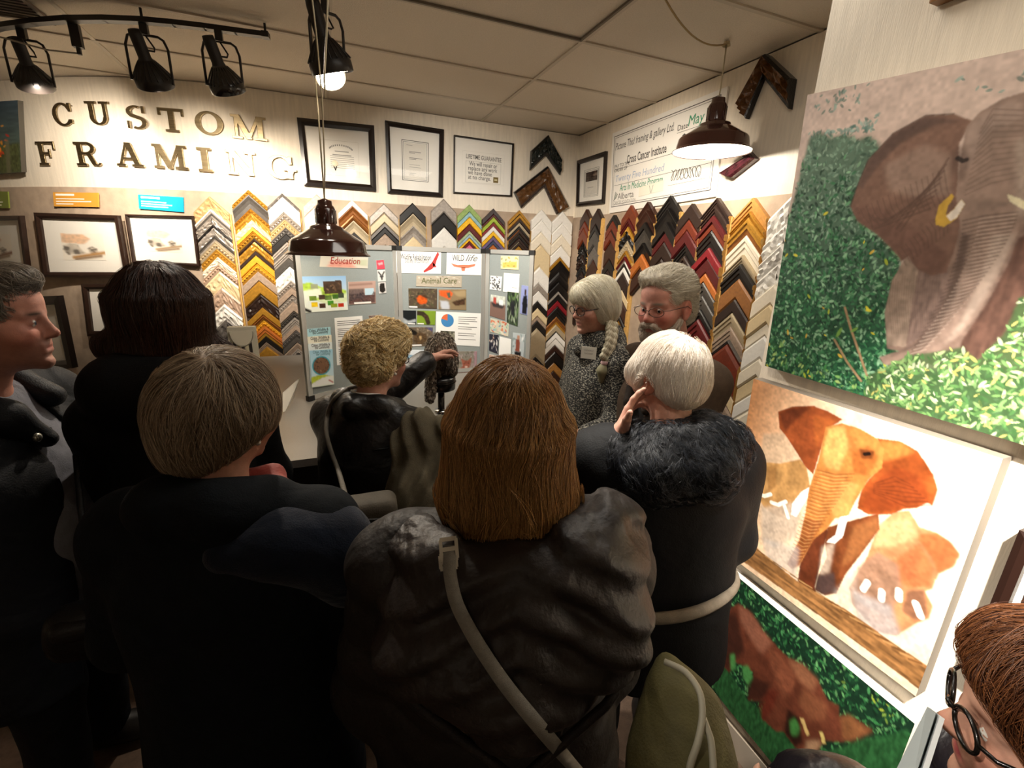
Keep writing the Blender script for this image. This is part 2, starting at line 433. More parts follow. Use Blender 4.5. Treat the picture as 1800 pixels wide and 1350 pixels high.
    def mesh(s, h=0.01, fine=None, pad=0.03, clip=None):
        lo, hi = s.bounds(); lo, hi = lo - pad, hi + pad
        if clip is not None: lo, hi = np.maximum(lo, clip[0]), np.minimum(hi, clip[1])
        ax = []
        for i in range(3):
            if not fine: ax.append(np.arange(lo[i], hi[i] + h, h)); continue
            a = [lo[i]]
            while a[-1] < hi[i]:
                st = h
                for fl, fh, fs in fine:
                    if fl[i] <= a[-1] <= fh[i]: st = min(st, fs)
                    elif a[-1] < fl[i] and a[-1] + st > fl[i]: st = max(fs, fl[i] - a[-1] + 1e-4)
                a.append(a[-1] + st)
            ax.append(np.array(a))
        ax = [a.astype(np.float32) for a in ax]
        return nets(s.grid(ax), ax)
    def grad(s, P, e=0.003):
        g = np.stack([s.at(P + np.eye(3)[i] * e) - s.at(P - np.eye(3)[i] * e) for i in range(3)], 1)
        return g / np.maximum(np.linalg.norm(g, axis=1, keepdims=True), 1e-9)
def nets(D, ax):
    """surface nets on a rectilinear grid"""
    D[0], D[-1], D[:, 0], D[:, -1], D[:, :, 0], D[:, :, -1] = 1, 1, 1, 1, 1, 1
    ins = D < 0
    c = [ins[i:ins.shape[0] - 1 + i, j:ins.shape[1] - 1 + j, k:ins.shape[2] - 1 + k] for i in (0, 1) for j in (0, 1) for k in (0, 1)]
    al, an = c[0].copy(), c[0].copy()
    for q in c[1:]: al &= q; an |= q
    I = np.argwhere(an & ~al)
    vid = np.full(an.shape, -1, np.int32); vid[I[:, 0], I[:, 1], I[:, 2]] = np.arange(len(I))
    acc = np.zeros((len(I), 3)); cnt = np.zeros(len(I))
    for a in range(3):
        o = [b for b in range(3) if b != a]
        for s in (0, 1):
            for t in (0, 1):
                A = I.copy(); A[:, o[0]] += s; A[:, o[1]] += t; B = A.copy(); B[:, a] += 1
                da, db = D[A[:, 0], A[:, 1], A[:, 2]], D[B[:, 0], B[:, 1], B[:, 2]]
                m = (da < 0) != (db < 0); f = np.zeros((len(I), 3)); f[:, o[0]] = s; f[:, o[1]] = t
                f[m, a] = da[m] / (da[m] - db[m]); acc[m] += f[m]; cnt[m] += 1
    fr = acc / cnt[:, None]
    V = np.stack([ax[i][I[:, i]] + (ax[i][I[:, i] + 1] - ax[i][I[:, i]]) * fr[:, i] for i in range(3)], 1)
    F = []
    for a in range(3):
        o = [(a + 1) % 3, (a + 2) % 3]
        sl0, sl1 = [slice(None)] * 3, [slice(None)] * 3; sl0[a] = slice(0, -1); sl1[a] = slice(1, None)
        s0, s1 = ins[tuple(sl0)], ins[tuple(sl1)]
        E = np.argwhere(s0 != s1); sg = s0[E[:, 0], E[:, 1], E[:, 2]]
        ok = (E[:, o[0]] > 0) & (E[:, o[1]] > 0) & (E[:, o[0]] < D.shape[o[0]] - 1) & (E[:, o[1]] < D.shape[o[1]] - 1); E, sg = E[ok], sg[ok]
        q = []
        for du, dv in ((1, 1), (0, 1), (0, 0), (1, 0)):
            G = E.copy(); G[:, o[0]] -= du; G[:, o[1]] -= dv; q.append(vid[G[:, 0], G[:, 1], G[:, 2]])
        q = np.stack(q, 1); q[~sg] = q[~sg][:, ::-1]; F.append(q)
    return V, np.concatenate(F)
def waves(seed, freq, amp, n=6, stretch=(1, 1, 1)):
    """soft folds: a few sines in random directions"""
    r = np.random.default_rng(seed); d = r.normal(size=(n, 3)); d /= np.linalg.norm(d, axis=1)[:, None]; d = d * np.asarray(stretch) * freq * r.uniform(0.6, 1.6, (n, 1)); ph = r.uniform(0, 6.28, n)
    def f(x, y, z):
        t = 0
        for i in range(n):
            t = t + np.sin(d[i, 0] * x + d[i, 1] * y + d[i, 2] * z + ph[i] + 0.8 * np.sin(d[(i + 1) % n, 0] * x * 0.7 + d[(i + 1) % n, 2] * z * 0.7))
        return amp * t / n
    return f
# ================================================================ the room
def proj(P):
    d = np.asarray(P, float) - EYE; z = d @ _fw
    return 900 + FOC * (d @ CR) / z, 675 - FOC * (d @ CU) / z
M_WALL = mat('#eadfcd', 0.8, noise=0.07, nscale=9, bump=0.25, bscale=60, name='grasscloth', stretch=(6, 6, 0.6))
M_TAUPE = mat('#b09c88', 0.85, noise=0.12, nscale=14, bump=0.2, bscale=150, name='taupe_board')
M_CEIL = mat('#d8cdbc', 0.95, noise=0.06, nscale=160, bump=0.5, bscale=220, name='ceiling_panel')
M_TEE = mat('#c2b7a5', 0.6, name='tee_bar')
def structure(o): o['kind'] = 'structure'; return o
floor_bm = bmesh.new(); box(floor_bm, (-3.6, -2.6, -0.1), (2.36, 6.6, 0.0))
structure(obj('floor', floor_bm, mat('#5d4a3c', 0.9, noise=0.25, nscale=30, bump=0.4, bscale=300, name='carpet')))
# back wall, gently curved at its left end
xs = [-3.5 + 0.1 * i for i in range(33)] + [-0.3 + 2.66 * i / 10 for i in range(11)]
V, F = [], []
for x in xs:
    y = ywall(x); V += [(x, y, 0), (x, y, CEIL), (x, y + 0.1, CEIL), (x, y + 0.1, 0)]
for i in range(len(xs) - 1):
    a, b = 4 * i, 4 * i + 4
    F += [[a, b, b + 1, a + 1], [a + 1, b + 1, b + 2, a + 2], [a + 2, b + 2, b + 3, a + 3]]
wb = structure(pydata('wall_back', V, F, M_WALL))
bm = bmesh.new(); box(bm, (XR, -2.6, 0), (XR + 0.1, YB, CEIL)); structure(obj('wall_right', bm, M_WALL))
bm = bmesh.new(); box(bm, (-3.6, -2.6, 0), (-3.5, 6.6, CEIL)); structure(obj('wall_left', bm, M_WALL))
bm = bmesh.new(); box(bm, (-3.5, -2.6, 0), (XR, -2.5, CEIL)); structure(obj('wall_front', bm, M_WALL))
# partition that carries the elephant paintings
Y_END = onX(1335, 660, XP)[1]
bm = bmesh.new(); box(bm, (XP, -1.9, 0), (XP + 0.16, Y_END, CEIL)); structure(obj('wall_partition', bm, M_WALL))
# taupe sample boards on both walls
zt = onB(700, 359)[2]
V, F = [], []
xs2 = [x for x in xs if x > -3.4 and x <= 2.0] + [2.245]
for x in xs2:
    y = ywall(x); V += [(x, y, 0.3), (x, y, zt), (x, y - 0.012, zt), (x, y - 0.012, 0.3)]
for i in range(len(xs2) - 1):
    a, b = 4 * i, 4 * i + 4
    F += [[a + 1, a + 2, b + 2, b + 1], [a + 2, a + 3, b + 3, b + 2], [a + 3, a, b, b + 3]]
pt = structure(pydata('trim_1', V, F, M_TAUPE)); pt['label'] = 'taupe sample board covering the lower back wall'
zr = onX(1200, 362, XR)[2]
bm = bmesh.new(); box(bm, (XR - 0.012, 1.2, 0.3), (XR, YB - 0.013, zr)); o = structure(obj('trim_2', bm, M_TAUPE)); o['label'] = 'taupe sample board covering the lower right wall'
# ceiling: tiles lying in a grid of tee bars
bm = bmesh.new(); box(bm, (-3.6, -2.6, CEIL + 0.03), (XR + 0.1, 6.7, CEIL + 0.1)); ceil = structure(obj('ceiling', bm, M_TEE))
ty = [3.60 - 0.6 * k for k in range(-4, 11)]
tx = [1.31 + 1.205 * k for k in range(-4, 2)]
bm = bmesh.new()
for y in ty: box(bm, (-3.5, y - 0.011, CEIL - 0.002), (XR, y + 0.011, CEIL + 0.012))
for x in tx: box(bm, (x - 0.011, -2.5, CEIL - 0.001), (x + 0.011, 6.5, CEIL + 0.011))
o = obj('tee_bar_grid', bm, M_TEE, ceil)
tile_me = None
for i in range(len(tx)):
    for j in range(len(ty) - 1):
        x0, x1 = tx[i] + 0.006, (tx[i + 1] if i + 1 < len(tx) else XR) - 0.006
        y1, y0 = ty[j] - 0.006, ty[j + 1] + 0.006
        if x1 > XR: x1 = XR - 0.002
        if x1 - x0 < 0.05 or y0 > 5.6 or x0 < -3.5: continue
        bm = bmesh.new(); box(bm, (x0, y0, CEIL + 0.006), (x1, y1, CEIL + 0.024)); obj('ceiling_tile', bm, M_CEIL, ceil)
# thin dark rim along two edges of the tile above the counter
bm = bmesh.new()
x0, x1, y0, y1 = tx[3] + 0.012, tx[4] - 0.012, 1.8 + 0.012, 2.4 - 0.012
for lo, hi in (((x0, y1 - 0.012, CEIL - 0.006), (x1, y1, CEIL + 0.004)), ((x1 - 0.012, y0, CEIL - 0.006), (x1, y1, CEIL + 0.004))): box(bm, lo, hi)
obj('dark_rim', bm, mat('#6d6355', 0.7), ceil)
# ================================================================ letters on the wall
def seg(s, a, b, w): s.append(('b', a, b, w))
T = 0.21   # stem weight in letter heights
def glyph(ch):
    """signed distance of a slab-serif capital in units of its height; x from 0"""
    B = lambda x0, y0, x1, y1: ('box', x0, y0, x1, y1)
    L = lambda x0, y0, x1, y1, w: ('line', x0, y0, x1, y1, w)
    R = lambda cx, cy, rx, ry, w, a0, a1: ('arc', cx, cy, rx, ry, w, a0, a1)
    s = 0.11
    G = {
        'C': [R(0.46, 0.5, 0.46, 0.5, 0.2, 38, 322), B(0.72, 0.62, 0.86, 0.98), B(0.74, 0.12, 0.86, 0.3)],
        'U': [B(0.12, 0.3, 0.32, 1), B(0.68, 0.3, 0.83, 1), R(0.475, 0.34, 0.355, 0.34, 0.18, 180, 360), B(0, 1 - s, 0.44, 1), B(0.56, 1 - s, 0.95, 1)],
        'S': [R(0.38, 0.735, 0.34, 0.265, 0.17, 55, 275), R(0.40, 0.28, 0.36, 0.28, 0.18, -125, 95), B(0.6, 0.68, 0.71, 0.98), B(0.03, 0.02, 0.14, 0.34), L(0.2, 0.58, 0.56, 0.46, 0.15)],
        'T': [B(0.34, 0, 0.55, 1), B(0, 1 - s - 0.02, 0.89, 1), B(0, 0.68, 0.1, 1), B(0.79, 0.68, 0.89, 1), B(0.2, 0, 0.69, s)],
        'O': [R(0.47, 0.5, 0.47, 0.5, 0.2, 0, 360)],
        'M': [B(0.1, 0, 0.22, 1), B(0.84, 0, 1.04, 1), L(0.2, 0.97, 0.55, 0.05, 0.2), L(0.9, 0.97, 0.55, 0.05, 0.12), B(0, 0, 0.34, s), B(0.72, 0, 1.16, s), B(0, 1 - s, 0.3, 1), B(0.82, 1 - s, 1.16, 1)],
        'F': [B(0.1, 0, 0.31, 1), B(0, 1 - s, 0.86, 1), B(0.76, 0.66, 0.86, 1), B(0.3, 0.45, 0.6, 0.56), B(0.52, 0.34, 0.62, 0.68), B(0, 0, 0.46, s)],
        'R': [B(0.1, 0, 0.31, 1), B(0, 1 - s, 0.5, 1), B(0, 0, 0.44, s), R(0.5, 0.745, 0.34, 0.255, 0.17, -90, 90), B(0.3, 0.47, 0.52, 0.58), L(0.56, 0.5, 0.72, 0.12, 0.19), R(0.86, 0.16, 0.16, 0.15, 0.11, 190, 350)],
        'A': [L(0.44, 0.97, 0.14, 0.03, 0.11), L(0.5, 0.97, 0.78, 0.03, 0.21), B(0.24, 0.28, 0.7, 0.38), B(0, 0, 0.34, s), B(0.56, 0, 1.0, s), B(0.36, 0.9, 0.6, 1)],
        'I': [B(0.13, 0, 0.35, 1), B(0, 0, 0.48, s), B(0, 1 - s, 0.48, 1)],
        'N': [B(0.1, 0, 0.22, 1), B(0.72, 0, 0.84, 1), L(0.2, 0.95, 0.76, 0.05, 0.22), B(0, 0, 0.36, s), B(0, 1 - s, 0.32, 1), B(0.58, 1 - s, 0.96, 1)],
        'G': [R(0.46, 0.5, 0.46, 0.5, 0.2, 38, 345), B(0.72, 0.64, 0.85, 0.98), B(0.68, 0.04, 0.86, 0.44), B(0.54, 0.36, 0.98, 0.47)],
    }[ch]
    def f(x, y):
        D = np.full(np.broadcast(x, y).shape, 9.0)
        for g in G:
            if g[0] == 'box':
                qx, qy = np.abs(x - (g[1] + g[3]) / 2) - (g[3] - g[1]) / 2, np.abs(y - (g[2] + g[4]) / 2) - (g[4] - g[2]) / 2
                d = np.hypot(np.maximum(qx, 0), np.maximum(qy, 0)) + np.minimum(np.maximum(qx, qy), 0)
            elif g[0] == 'line':
                x0, y0, x1, y1, w = g[1:]; dx, dy = x1 - x0, y1 - y0; t = np.clip(((x - x0) * dx + (y - y0) * dy) / (dx * dx + dy * dy), 0, 1)
                d = np.hypot(x - x0 - t * dx, y - y0 - t * dy) - w / 2
                d = np.maximum(d, np.maximum(-y, y - 1))
            else:
                cx, cy, rx, ry, w, a0, a1 = g[1:]; m = w * 0.5
                px, py = (x - cx), (y - cy)
                ang = np.degrees(np.arctan2(py, px)); mid = (a0 + a1) / 2; dev = np.abs((ang - mid + 180) % 360 - 180) - (a1 - a0) / 2
                o = (np.hypot(px / rx, py / ry) - 1) * min(rx, ry)
                thin = w * (0.62 + 0.38 * np.abs(np.cos(np.radians(ang))))
                i = (np.hypot(px / np.maximum(rx - thin, 0.02), py / np.maximum(ry - thin * 0.8, 0.02)) - 1) * min(rx - w, ry - w * 0.8)
                d = np.maximum(o, -i); r = np.hypot(px, py)
                d = np.maximum(d, np.radians(np.clip(dev, -60, 60)) * r) if a1 - a0 < 360 else d
            D = np.minimum(D, d)
        return D
    wd = max(g[3] if g[0] in ('box',) else (g[1] + g[3] if g[0] == 'arc' else 0) for g in G)
    return f, wd
M_BRASS = mat('#9c8b6c', 0.36, 1.0, noise=0.25, nscale=5, bump=0.15, bscale=90, name='brushed_brass', stretch=(1, 1, 14))
rows = [('upper', 'CUSTOM', [(117, 203), (178, 201), (244, 208), (305, 213), (370, 218), (439, 226)], 41.5, 0.0),
        ('lower', 'FRAMING', [(89, 271), (160, 272), (232, 273), (303, 277), (363, 282), (426, 288), (495, 295)], 42.0, 0.0)]
ordn = ['first', 'second', 'third', 'fourth', 'fifth', 'sixth', 'seventh', 'eighth', 'ninth', 'tenth', 'eleventh', 'twelfth', 'thirteenth', 'fourteenth', 'fifteenth', 'sixteenth', 'seventeenth', 'eighteenth', 'nineteenth', 'twentieth', 'twenty-first', 'twenty-second', 'twenty-third', 'twenty-fourth', 'twenty-fifth']
for rn, word, cs, hp, _ in rows:
    for i, (ch, (px, py)) in enumerate(zip(word, cs)):
        c = onB(px, py); top, bot = onB(px, py - hp / 2), onB(px, py + hp / 2)
        H = (top[2] - bot[2])
        dx = onB(px + 20, py + (2.6 if px > 200 else 1)) - onB(px - 20, py - (2.6 if px > 200 else 1)); right = unit([dx[0], dx[1], dx[2] * 0.25]); upv = np.array([0, 0, 1.0]); upv = unit(upv - right * (upv @ right)); nrm = np.cross(right, upv)
        f, wd = glyph(ch)
        st = 0.016
        ax = [np.arange(-0.06, wd + 0.08, st, dtype=np.float32), np.arange(-0.06, 1.07, st, dtype=np.float32), np.array([-0.06, -0.03, 0.0001, 0.03, 0.06, 0.09], np.float32)]
        d2 = f(ax[0][:, None], ax[1][None, :])
        D = np.maximum(d2[:, :, None], (np.abs(ax[2] - 0.015) - 0.046)[None, None, :]).astype(np.float32)
        Vg, Fg = nets(D, ax)
        W = c + (Vg[:, :1] - wd / 2) * H * 1.26 * right + (Vg[:, 1:2] - 0.5) * H * upv + (Vg[:, 2:] * 0.6 * H + 0.022) * nrm
        what = {'upper': 'CUSTOM', 'lower': 'FRAMING'}[rn]
        nth = '' if word.count(ch) == 1 else ''
        root = empty('sign_letter', c, 'brushed brass letter %s, %s letter of the %s row %s' % (ch, ordn[i], rn, what), 'letter', 'brass letters above the samples')
        o = pydata('letter_plate', W, Fg, M_BRASS, root)
        bm = bmesh.new()
        for sx, sy in ((0.3, 0.9), (0.3, 0.1)):
            k = [(abs(f(np.array(a), np.array(sy))) if False else f(np.array(float(a)), np.array(float(sy)))) for a in np.linspace(0.05, wd - 0.05, 24)]
            a = np.linspace(0.05, wd - 0.05, 24)[int(np.argmin(k))]
            p = c + (a - wd / 2) * H * 1.26 * right + (sy - 0.5) * H * upv
            tube(bm, [p, p + nrm * 0.018], 0.004, 6)
        obj('standoff_pin', bm, mat('#8d8576', 0.4, 1.0), root)
# ================================================================ framed pictures
def flat_quad(q, n):
    """slide the corners along their sight lines into one plane"""
    q = [np.asarray(x, float) for x in q]; c = sum(q) / 4; m = max(0.0, max((c - x) @ n for x in q)) * 0
    off = max((x - c) @ n for x in q)
    if c[0] < -0.3 and c[1] > 3.5: off += 0.234 * (np.linalg.norm(q[1] - q[0]) / 2) ** 2 + 0.004
    return [EYE + (x - EYE) * (((c + n * off - EYE) @ n) / ((x - EYE) @ n)) for x in q]
def framed(name, q, n, label, cat, fw, fd, mframe, mat_open=None, mmat=None, art=None, group=None, inner=None, glass=True):
    """q: world quad TL TR BR BL of the outer frame, n: out of the wall"""
    n = unit(n); q = flat_quad(q, n); c = sum(q) / 4
    root = empty(name, c, label, cat, group)
    wid, hei = np.linalg.norm(q[1] - q[0]), np.linalg.norm(q[3] - q[0])
    def ins(d):
        u, v = d / wid, d / hei; return [bilin(q, u, v), bilin(q, 1 - u, v), bilin(q, 1 - u, 1 - v), bilin(q, u, 1 - v)]
    a, b = ins(0), ins(fw)
    mid = ins(fw * 0.55)
    bm = bmesh.new()
    rg = [[bm.verts.new(p + n * 0.001) for p in a], [bm.verts.new(p + n * fd) for p in a], [bm.verts.new(p + n * fd * 1.12) for p in mid], [bm.verts.new(p + n * fd * 0.75) for p in b], [bm.verts.new(p + n * 0.002) for p in b]]
    for r0, r1 in zip(rg, rg[1:]):
        for i in range(4): bm.faces.new((r0[i], r1[i], r1[(i + 1) % 4], r0[(i + 1) % 4]))
    bmesh.ops.recalc_face_normals(bm, faces=bm.faces)
    obj('frame', bm, mframe, root)
    mq = ins(fw * 0.9)
    slab('mat_board', mq, n, 0.006, mmat or mat('#f3efe6', 0.8), root)
    if art: art(root, lambda u, v: bilin(mq, u, v) + n * 0.0068, n, mq)
    if glass: slab('glass', [p + n * (fd * 0.55) for p in mq], n, 0.002, glass_mat(), root)
    return root
def rule_lines(root, name, P, rows, h, m, n, th=0.0006):
    """rows: (u0, u1, v) thin printed strips"""
    bm = bmesh.new()
    for u0, u1, v in rows:
        vs = [bm.verts.new(P(u0, v) + n * th), bm.verts.new(P(u1, v) + n * th), bm.verts.new(P(u1, v + h) + n * th), bm.verts.new(P(u0, v + h) + n * th)]
        f = bm.faces.new(vs)
        f.normal_update()
        if np.dot(f.normal, n) < 0: f.normal_flip()
    return obj(name, bm, m, root)
def border(root, name, P, u0, v0, u1, v1, w, h, m, n):
    return rule_lines_box(root, name, P, [(u0, v0, u1, v0 + h), (u0, v1 - h, u1, v1), (u0, v0, u0 + w, v1), (u1 - w, v0, u1, v1)], m, n)
def rule_lines_box(root, name, P, boxes, m, n, th=0.0006):
    bm = bmesh.new()
    for u0, v0, u1, v1 in boxes:
        vs = [bm.verts.new(P(u0, v0) + n * th), bm.verts.new(P(u1, v0) + n * th), bm.verts.new(P(u1, v1) + n * th), bm.verts.new(P(u0, v1) + n * th)]
        f = bm.faces.new(vs); f.normal_update()
        if np.dot(f.normal, n) < 0: f.normal_flip()
    return obj(name, bm, m, root)
NB = np.array([0, -1.0, 0]); NR = np.array([-1.0, 0, 0])
M_BLACKF = mat('#1d1512', 0.25, noise=0.2, nscale=20, name='black_frame')
INK = mat('#3a3836', 0.8, name='ink'); INKG = mat('#9a9892', 0.8, name='pale_ink'); INKM = mat('#6d6a66', 0.8, name='grey_ink')
def qB(*p, off=0.0): return [onB(x, y, off) for x, y in p]
def qR(*p, X=None): return [onX(x, y, XR if X is None else X) for x, y in p]
def art_certificate(root, P, n, mq):
    u, r = unit(mq[0] - mq[3]), unit(mq[1] - mq[0])
    rows = [(0.36, 0.74, 0.50 + 0.035 * i) for i in range(7)]
    rule_lines(root, 'printed_lines', P, rows, 0.008, INKG, n)
    bm = bmesh.new()
    for i in range(14):
        a = PI * (0.12 + 0.76 * i / 13); c = P(0.54 - 0.19 * math.cos(a), 0.40 - 0.1 * math.sin(a))
        obox(bm, c + n * 0.0008, r * 0.004, u * 0.006, n * 0.0004)
    obj('printed_heading', bm, INKG, root)
    rule_lines(root, 'printed_name', P, [(0.44, 0.66, 0.405), (0.40, 0.70, 0.47)], 0.016, INKG, n)
    border(root, 'embossed_border', P, 0.24, 0.22, 0.82, 0.86, 0.004, 0.005, mat('#d5d0c4', 0.8), n)
    bm = bmesh.new()
    for s in (-1, 1): obox(bm, P(0.43 + 0.012 * s, 0.72) + n * 0.001, r * 0.005 + u * 0.004 * s, u * 0.018 - r * 0.006 * s * -1, n * 0.0006)
    obj('ribbon_tails', bm, mat('#2d2a27', 0.7), root)
    bm = bmesh.new(); lathe(bm, [(0.0, 0.002), (0.02, 0.002), (0.023, 0.0)], P(0.43, 0.64), 20, n); obj('gold_seal', bm, mat('#e9dfc2', 0.4), root)
framed('framed_certificate', qB((522, 208), (657, 222), (661, 337), (535, 327)), NB, 'black framed certificate with a seal, nearest the metal letters', 'certificate', 0.045, 0.03, M_BLACKF, art=art_certificate)
def art_letter(root, P, n, mq):
    border(root, 'inner_line', P, 0.235, 0.175, 0.775, 0.83, 0.012, 0.008, INK, n)
    border(root, 'outer_line', P, 0.27, 0.20, 0.74, 0.805, 0.006, 0.004, INK, n)
    rule_lines_box(root, 'letter_sheet', P, [(0.29, 0.215, 0.72, 0.79)], mat('#e6e1d6', 0.8), n, 0.0004)
    rule_lines(root, 'printed_lines', P, [(0.38, 0.62, 0.35), (0.38, 0.5, 0.37), (0.38, 0.65, 0.45), (0.38, 0.52, 0.47)], 0.008, INKM, n)
    rule_lines(root, 'faint_lines', P, [(0.33, 0.45, 0.25), (0.38, 0.6, 0.56), (0.38, 0.62, 0.6), (0.38, 0.52, 0.70), (0.38, 0.48, 0.73)], 0.006, INKG, n, 0.0007)
framed('framed_letter', qB((676, 213), (779, 229), (777, 347), (681, 340)), NB, 'black framed letter with double ruled border, between certificate and guarantee', 'certificate', 0.035, 0.03, M_BLACKF, art=art_letter)
def art_guarantee(root, P, n, mq):
    u, r = unit(mq[0] - mq[3]), unit(mq[1] - mq[0]); W = np.linalg.norm(mq[1] - mq[0])
    text('printed_heading', 'LIFETIME GUARANTEE', P(0.19, 0.355), r, u, 0.048, INKM, root, fit=0.62 * W, bold=0.01)
    border(root, 'outer_line', P, 0.13, 0.22, 0.87, 0.82, 0.002, 0.003, mat('#d2cec5', 0.8), n)
    border(root, 'inner_line', P, 0.19, 0.40, 0.81, 0.80, 0.003, 0.003, INKG, n)
    for s, v, w in (('We will repair or', 0.46, 0.49), ('replace any work', 0.545, 0.51), ('we have done', 0.625, 0.42), ('at no charge.', 0.71, 0.40)):
        text('printed_line', s, P(0.25 if 'We' in s else 0.23, v + 0.02), r, u, 0.05, INK, root, fit=w * W)
    rule_lines_box(root, 'gold_stamp', P, [(0.68, 0.66, 0.77, 0.77)], mat('#7c6a3a', 0.5), n, 0.0008)
    rule_lines_box(root, 'stamp_mark', P, [(0.70, 0.70, 0.75, 0.73)], mat('#d8cfa8', 0.5), n, 0.0012)
framed('framed_guarantee', qB((797, 238), (902, 253), (898, 346), (796, 340)), NB, 'thin black framed notice promising a lifetime guarantee', 'notice', 0.012, 0.025, M_BLACKF, art=art_guarantee)
def art_photo_r(root, P, n, mq):
    border(root, 'outer_line', P, 0.2, 0.2, 0.80, 0.88, 0.012, 0.006, INK, n)
    border(root, 'inner_line', P, 0.24, 0.24, 0.77, 0.85, 0.012, 0.006, INK, n)
    A = Art(16, 16, [P(0.27, 0.27), P(0.74, 0.27), P(0.74, 0.5), P(0.27, 0.5)]); A.fill('#2a1d18'); A.leaves(30, ['#4a3830', '#1c1512', '#5d4a3c'], 0.12); A.poly([(0.6, 0.3), (0.95, 0.25), (0.95, 0.5), (0.7, 0.55)], '#8d7a6c')
    A.mesh('photo', root, n, 0.0008)
    rule_lines_box(root, 'caption_sheet', P, [(0.27, 0.5, 0.74, 0.83)], mat('#d8d3ca', 0.8), n, 0.0005)
    rule_lines(root, 'caption_lines', P, [(0.36, 0.6, 0.65)], 0.01, INKM, n, 0.001)
framed('framed_photo', qR((1018, 283), (1069, 266), (1064, 358), (1016, 363)), NR, 'small black framed photo with caption beside the big cheque', 'picture', 0.035, 0.025, M_BLACKF, art=art_photo_r)
# giant cheque
def cheque():
    q = qR((1079, 235), (1282, 152), (1259, 346), (1073, 375), X=XR - 0.004); n = NR
    root = slab('presentation_cheque', q, n, 0.012, mat('#efece6', 0.35, name='gloss_card'))
    tag(root, 'giant white presentation cheque with green handwriting on the right wall', 'cheque')
    P = lambda u, v: bilin(q, u, v) + n * 0.0124
    r, u = unit(q[1] - q[0]), unit(q[0] - q[3]); W = np.linalg.norm(q[1] - q[0])
    border(root, 'border_line', P, 0.025, 0.05, 0.965, 0.93, 0.004, 0.008, INK, n)
    border(root, 'inner_border_line', P, 0.04, 0.075, 0.95, 0.905, 0.002, 0.004, INK, n)
    GRN = mat('#2f8f6a', 0.7); BLU = mat('#a4b4cf', 0.7)
    text('handwritten_payer', 'Picture This! framing & gallery Ltd.', P(0.045, 0.225), r, u, 0.075, mat('#3b3a3a', 0.7), root, shear=0.25, fit=0.58 * W)
    text('printed_date', 'Date', P(0.66, 0.25), r, u, 0.05, INK, root)
    text('handwritten_date', 'May 2', P(0.74, 0.24), r, u, 0.09, GRN, root, shear=0.2, fit=0.17 * W)
    rule_lines(root, 'date_line', P, [(0.66, 0.93, 0.27)], 0.004, INK, n)
    text('printed_payee', 'Cross Cancer Institute', P(0.185, 0.43), r, u, 0.085, INK, root, fit=0.39 * W, bold=0.012)
    text('printed_order', 'PAY TO THE', P(0.045, 0.445), r, u, 0.036, INK, root)
    text('printed_order', 'ORDER OF', P(0.045, 0.495), r, u, 0.036, INK, root)
    rule_lines(root, 'payee_line', P, [(0.05, 0.70, 0.465), (0.05, 0.95, 0.66)], 0.004, INK, n)
    text('handwritten_sum', 'Twenty Five Hundred', P(0.06, 0.62), r, u, 0.07, BLU, root, shear=0.15, fit=0.5 * W)
    text('handwritten_purpose', 'Arts In Medicine Program', P(0.12, 0.745), r, u, 0.07, GRN, root, shear=0.15, fit=0.44 * W)
    text('printed_amount_sign', '$', P(0.70, 0.40), r, u, 0.09, INK, root)
    border(root, 'amount_box', P, 0.735, 0.33, 0.94, 0.44, 0.003, 0.005, INK, n)
    text('printed_foundation', 'Alberta', P(0.10, 0.845), r, u, 0.07, INKM, root)
    text('printed_foundation', 'CANCER FOUNDATION', P(0.05, 0.90), r, u, 0.036, INKG, root, fit=0.25 * W)
    bm = bmesh.new()
    for k in range(3): obox(bm, P(0.062 + 0.012 * k, 0.80) + n * 0.0008, r * 0.003, u * (0.035 - 0.009 * k) + r * 0.012, n * 0.0003)
    obj('flame_logo', bm, mat('#2f4a3a', 0.7), root)
    bm = bmesh.new()
    pts = [P(0.64 + 0.24 * t + 0.014 * math.sin(t * 62), 0.70 - 0.055 * math.cos(t * 55) + 0.02 * t) + n * 0.001 for t in np.linspace(0, 1, 90)]
    tube(bm, pts, 0.0022, 4); obj('signature', bm, INKM, root)
    rule_lines(root, 'signature_line', P, [(0.62, 0.92, 0.80)], 0.003, INKM, n)
    slab('taped_note', [P(0.34, 0.75), P(0.58, 0.73), P(0.58, 0.84), P(0.34, 0.86)], n, 0.002, mat('#e9e5d6', 0.6), root)
    bm = bmesh.new()
    for k in range(2): obox(bm, P(0.455 + 0.02 * k, 0.80) + n * 0.003, r * 0.002, u * 0.026 + r * 0.010 * (1 if k else -1), n * 0.0003)
    obj('note_mark', bm, INKG, root)
cheque()
# ================================================================ frame corner samples
PALETTE = dict(gold='#b0802c', brightgold='#e2ab35', silver='#a59c93', grey='#6f6a66', darkgrey='#47433f', black='#141110', cream='#e6dcc8', white='#e9e6df', tan='#b59669', taupe='#9c8877',
    beige='#d9c49c', pinktaupe='#b79c88', brown='#3a2118', darkbrown='#2a1b16', redbrown='#6a2a18', darkred='#4f1416', red='#7c1620', mahogany='#6e3018', orange='#b0642a', wood='#b98444', champagne='#b9a98c',
    paleblue='#8fb6be', green='#8fa860', lime='#9cb033', yellow='#f0b716', maroon='#5c1316', paleGreen='#a9b78d', lightblue='#9fb9c4', pink='#d76a86', charcoal='#3c3132', purple='#6d5b80', navy='#39415a', leather='#8a5a2e', pinkish='#c9b2a6', bronze='#8a5526')
METAL = {'gold', 'brightgold', 'silver', 'champagne', 'grey', 'bronze'}
WORDS = dict(brightgold='bright gold', darkgrey='dark grey', pinktaupe='pinkish taupe', darkbrown='dark brown', redbrown='red-brown', darkred='dark red', paleblue='pale blue', paleGreen='pale green', lightblue='light blue', wood='golden wood', pinkish='pale pink', leather='leather-brown')
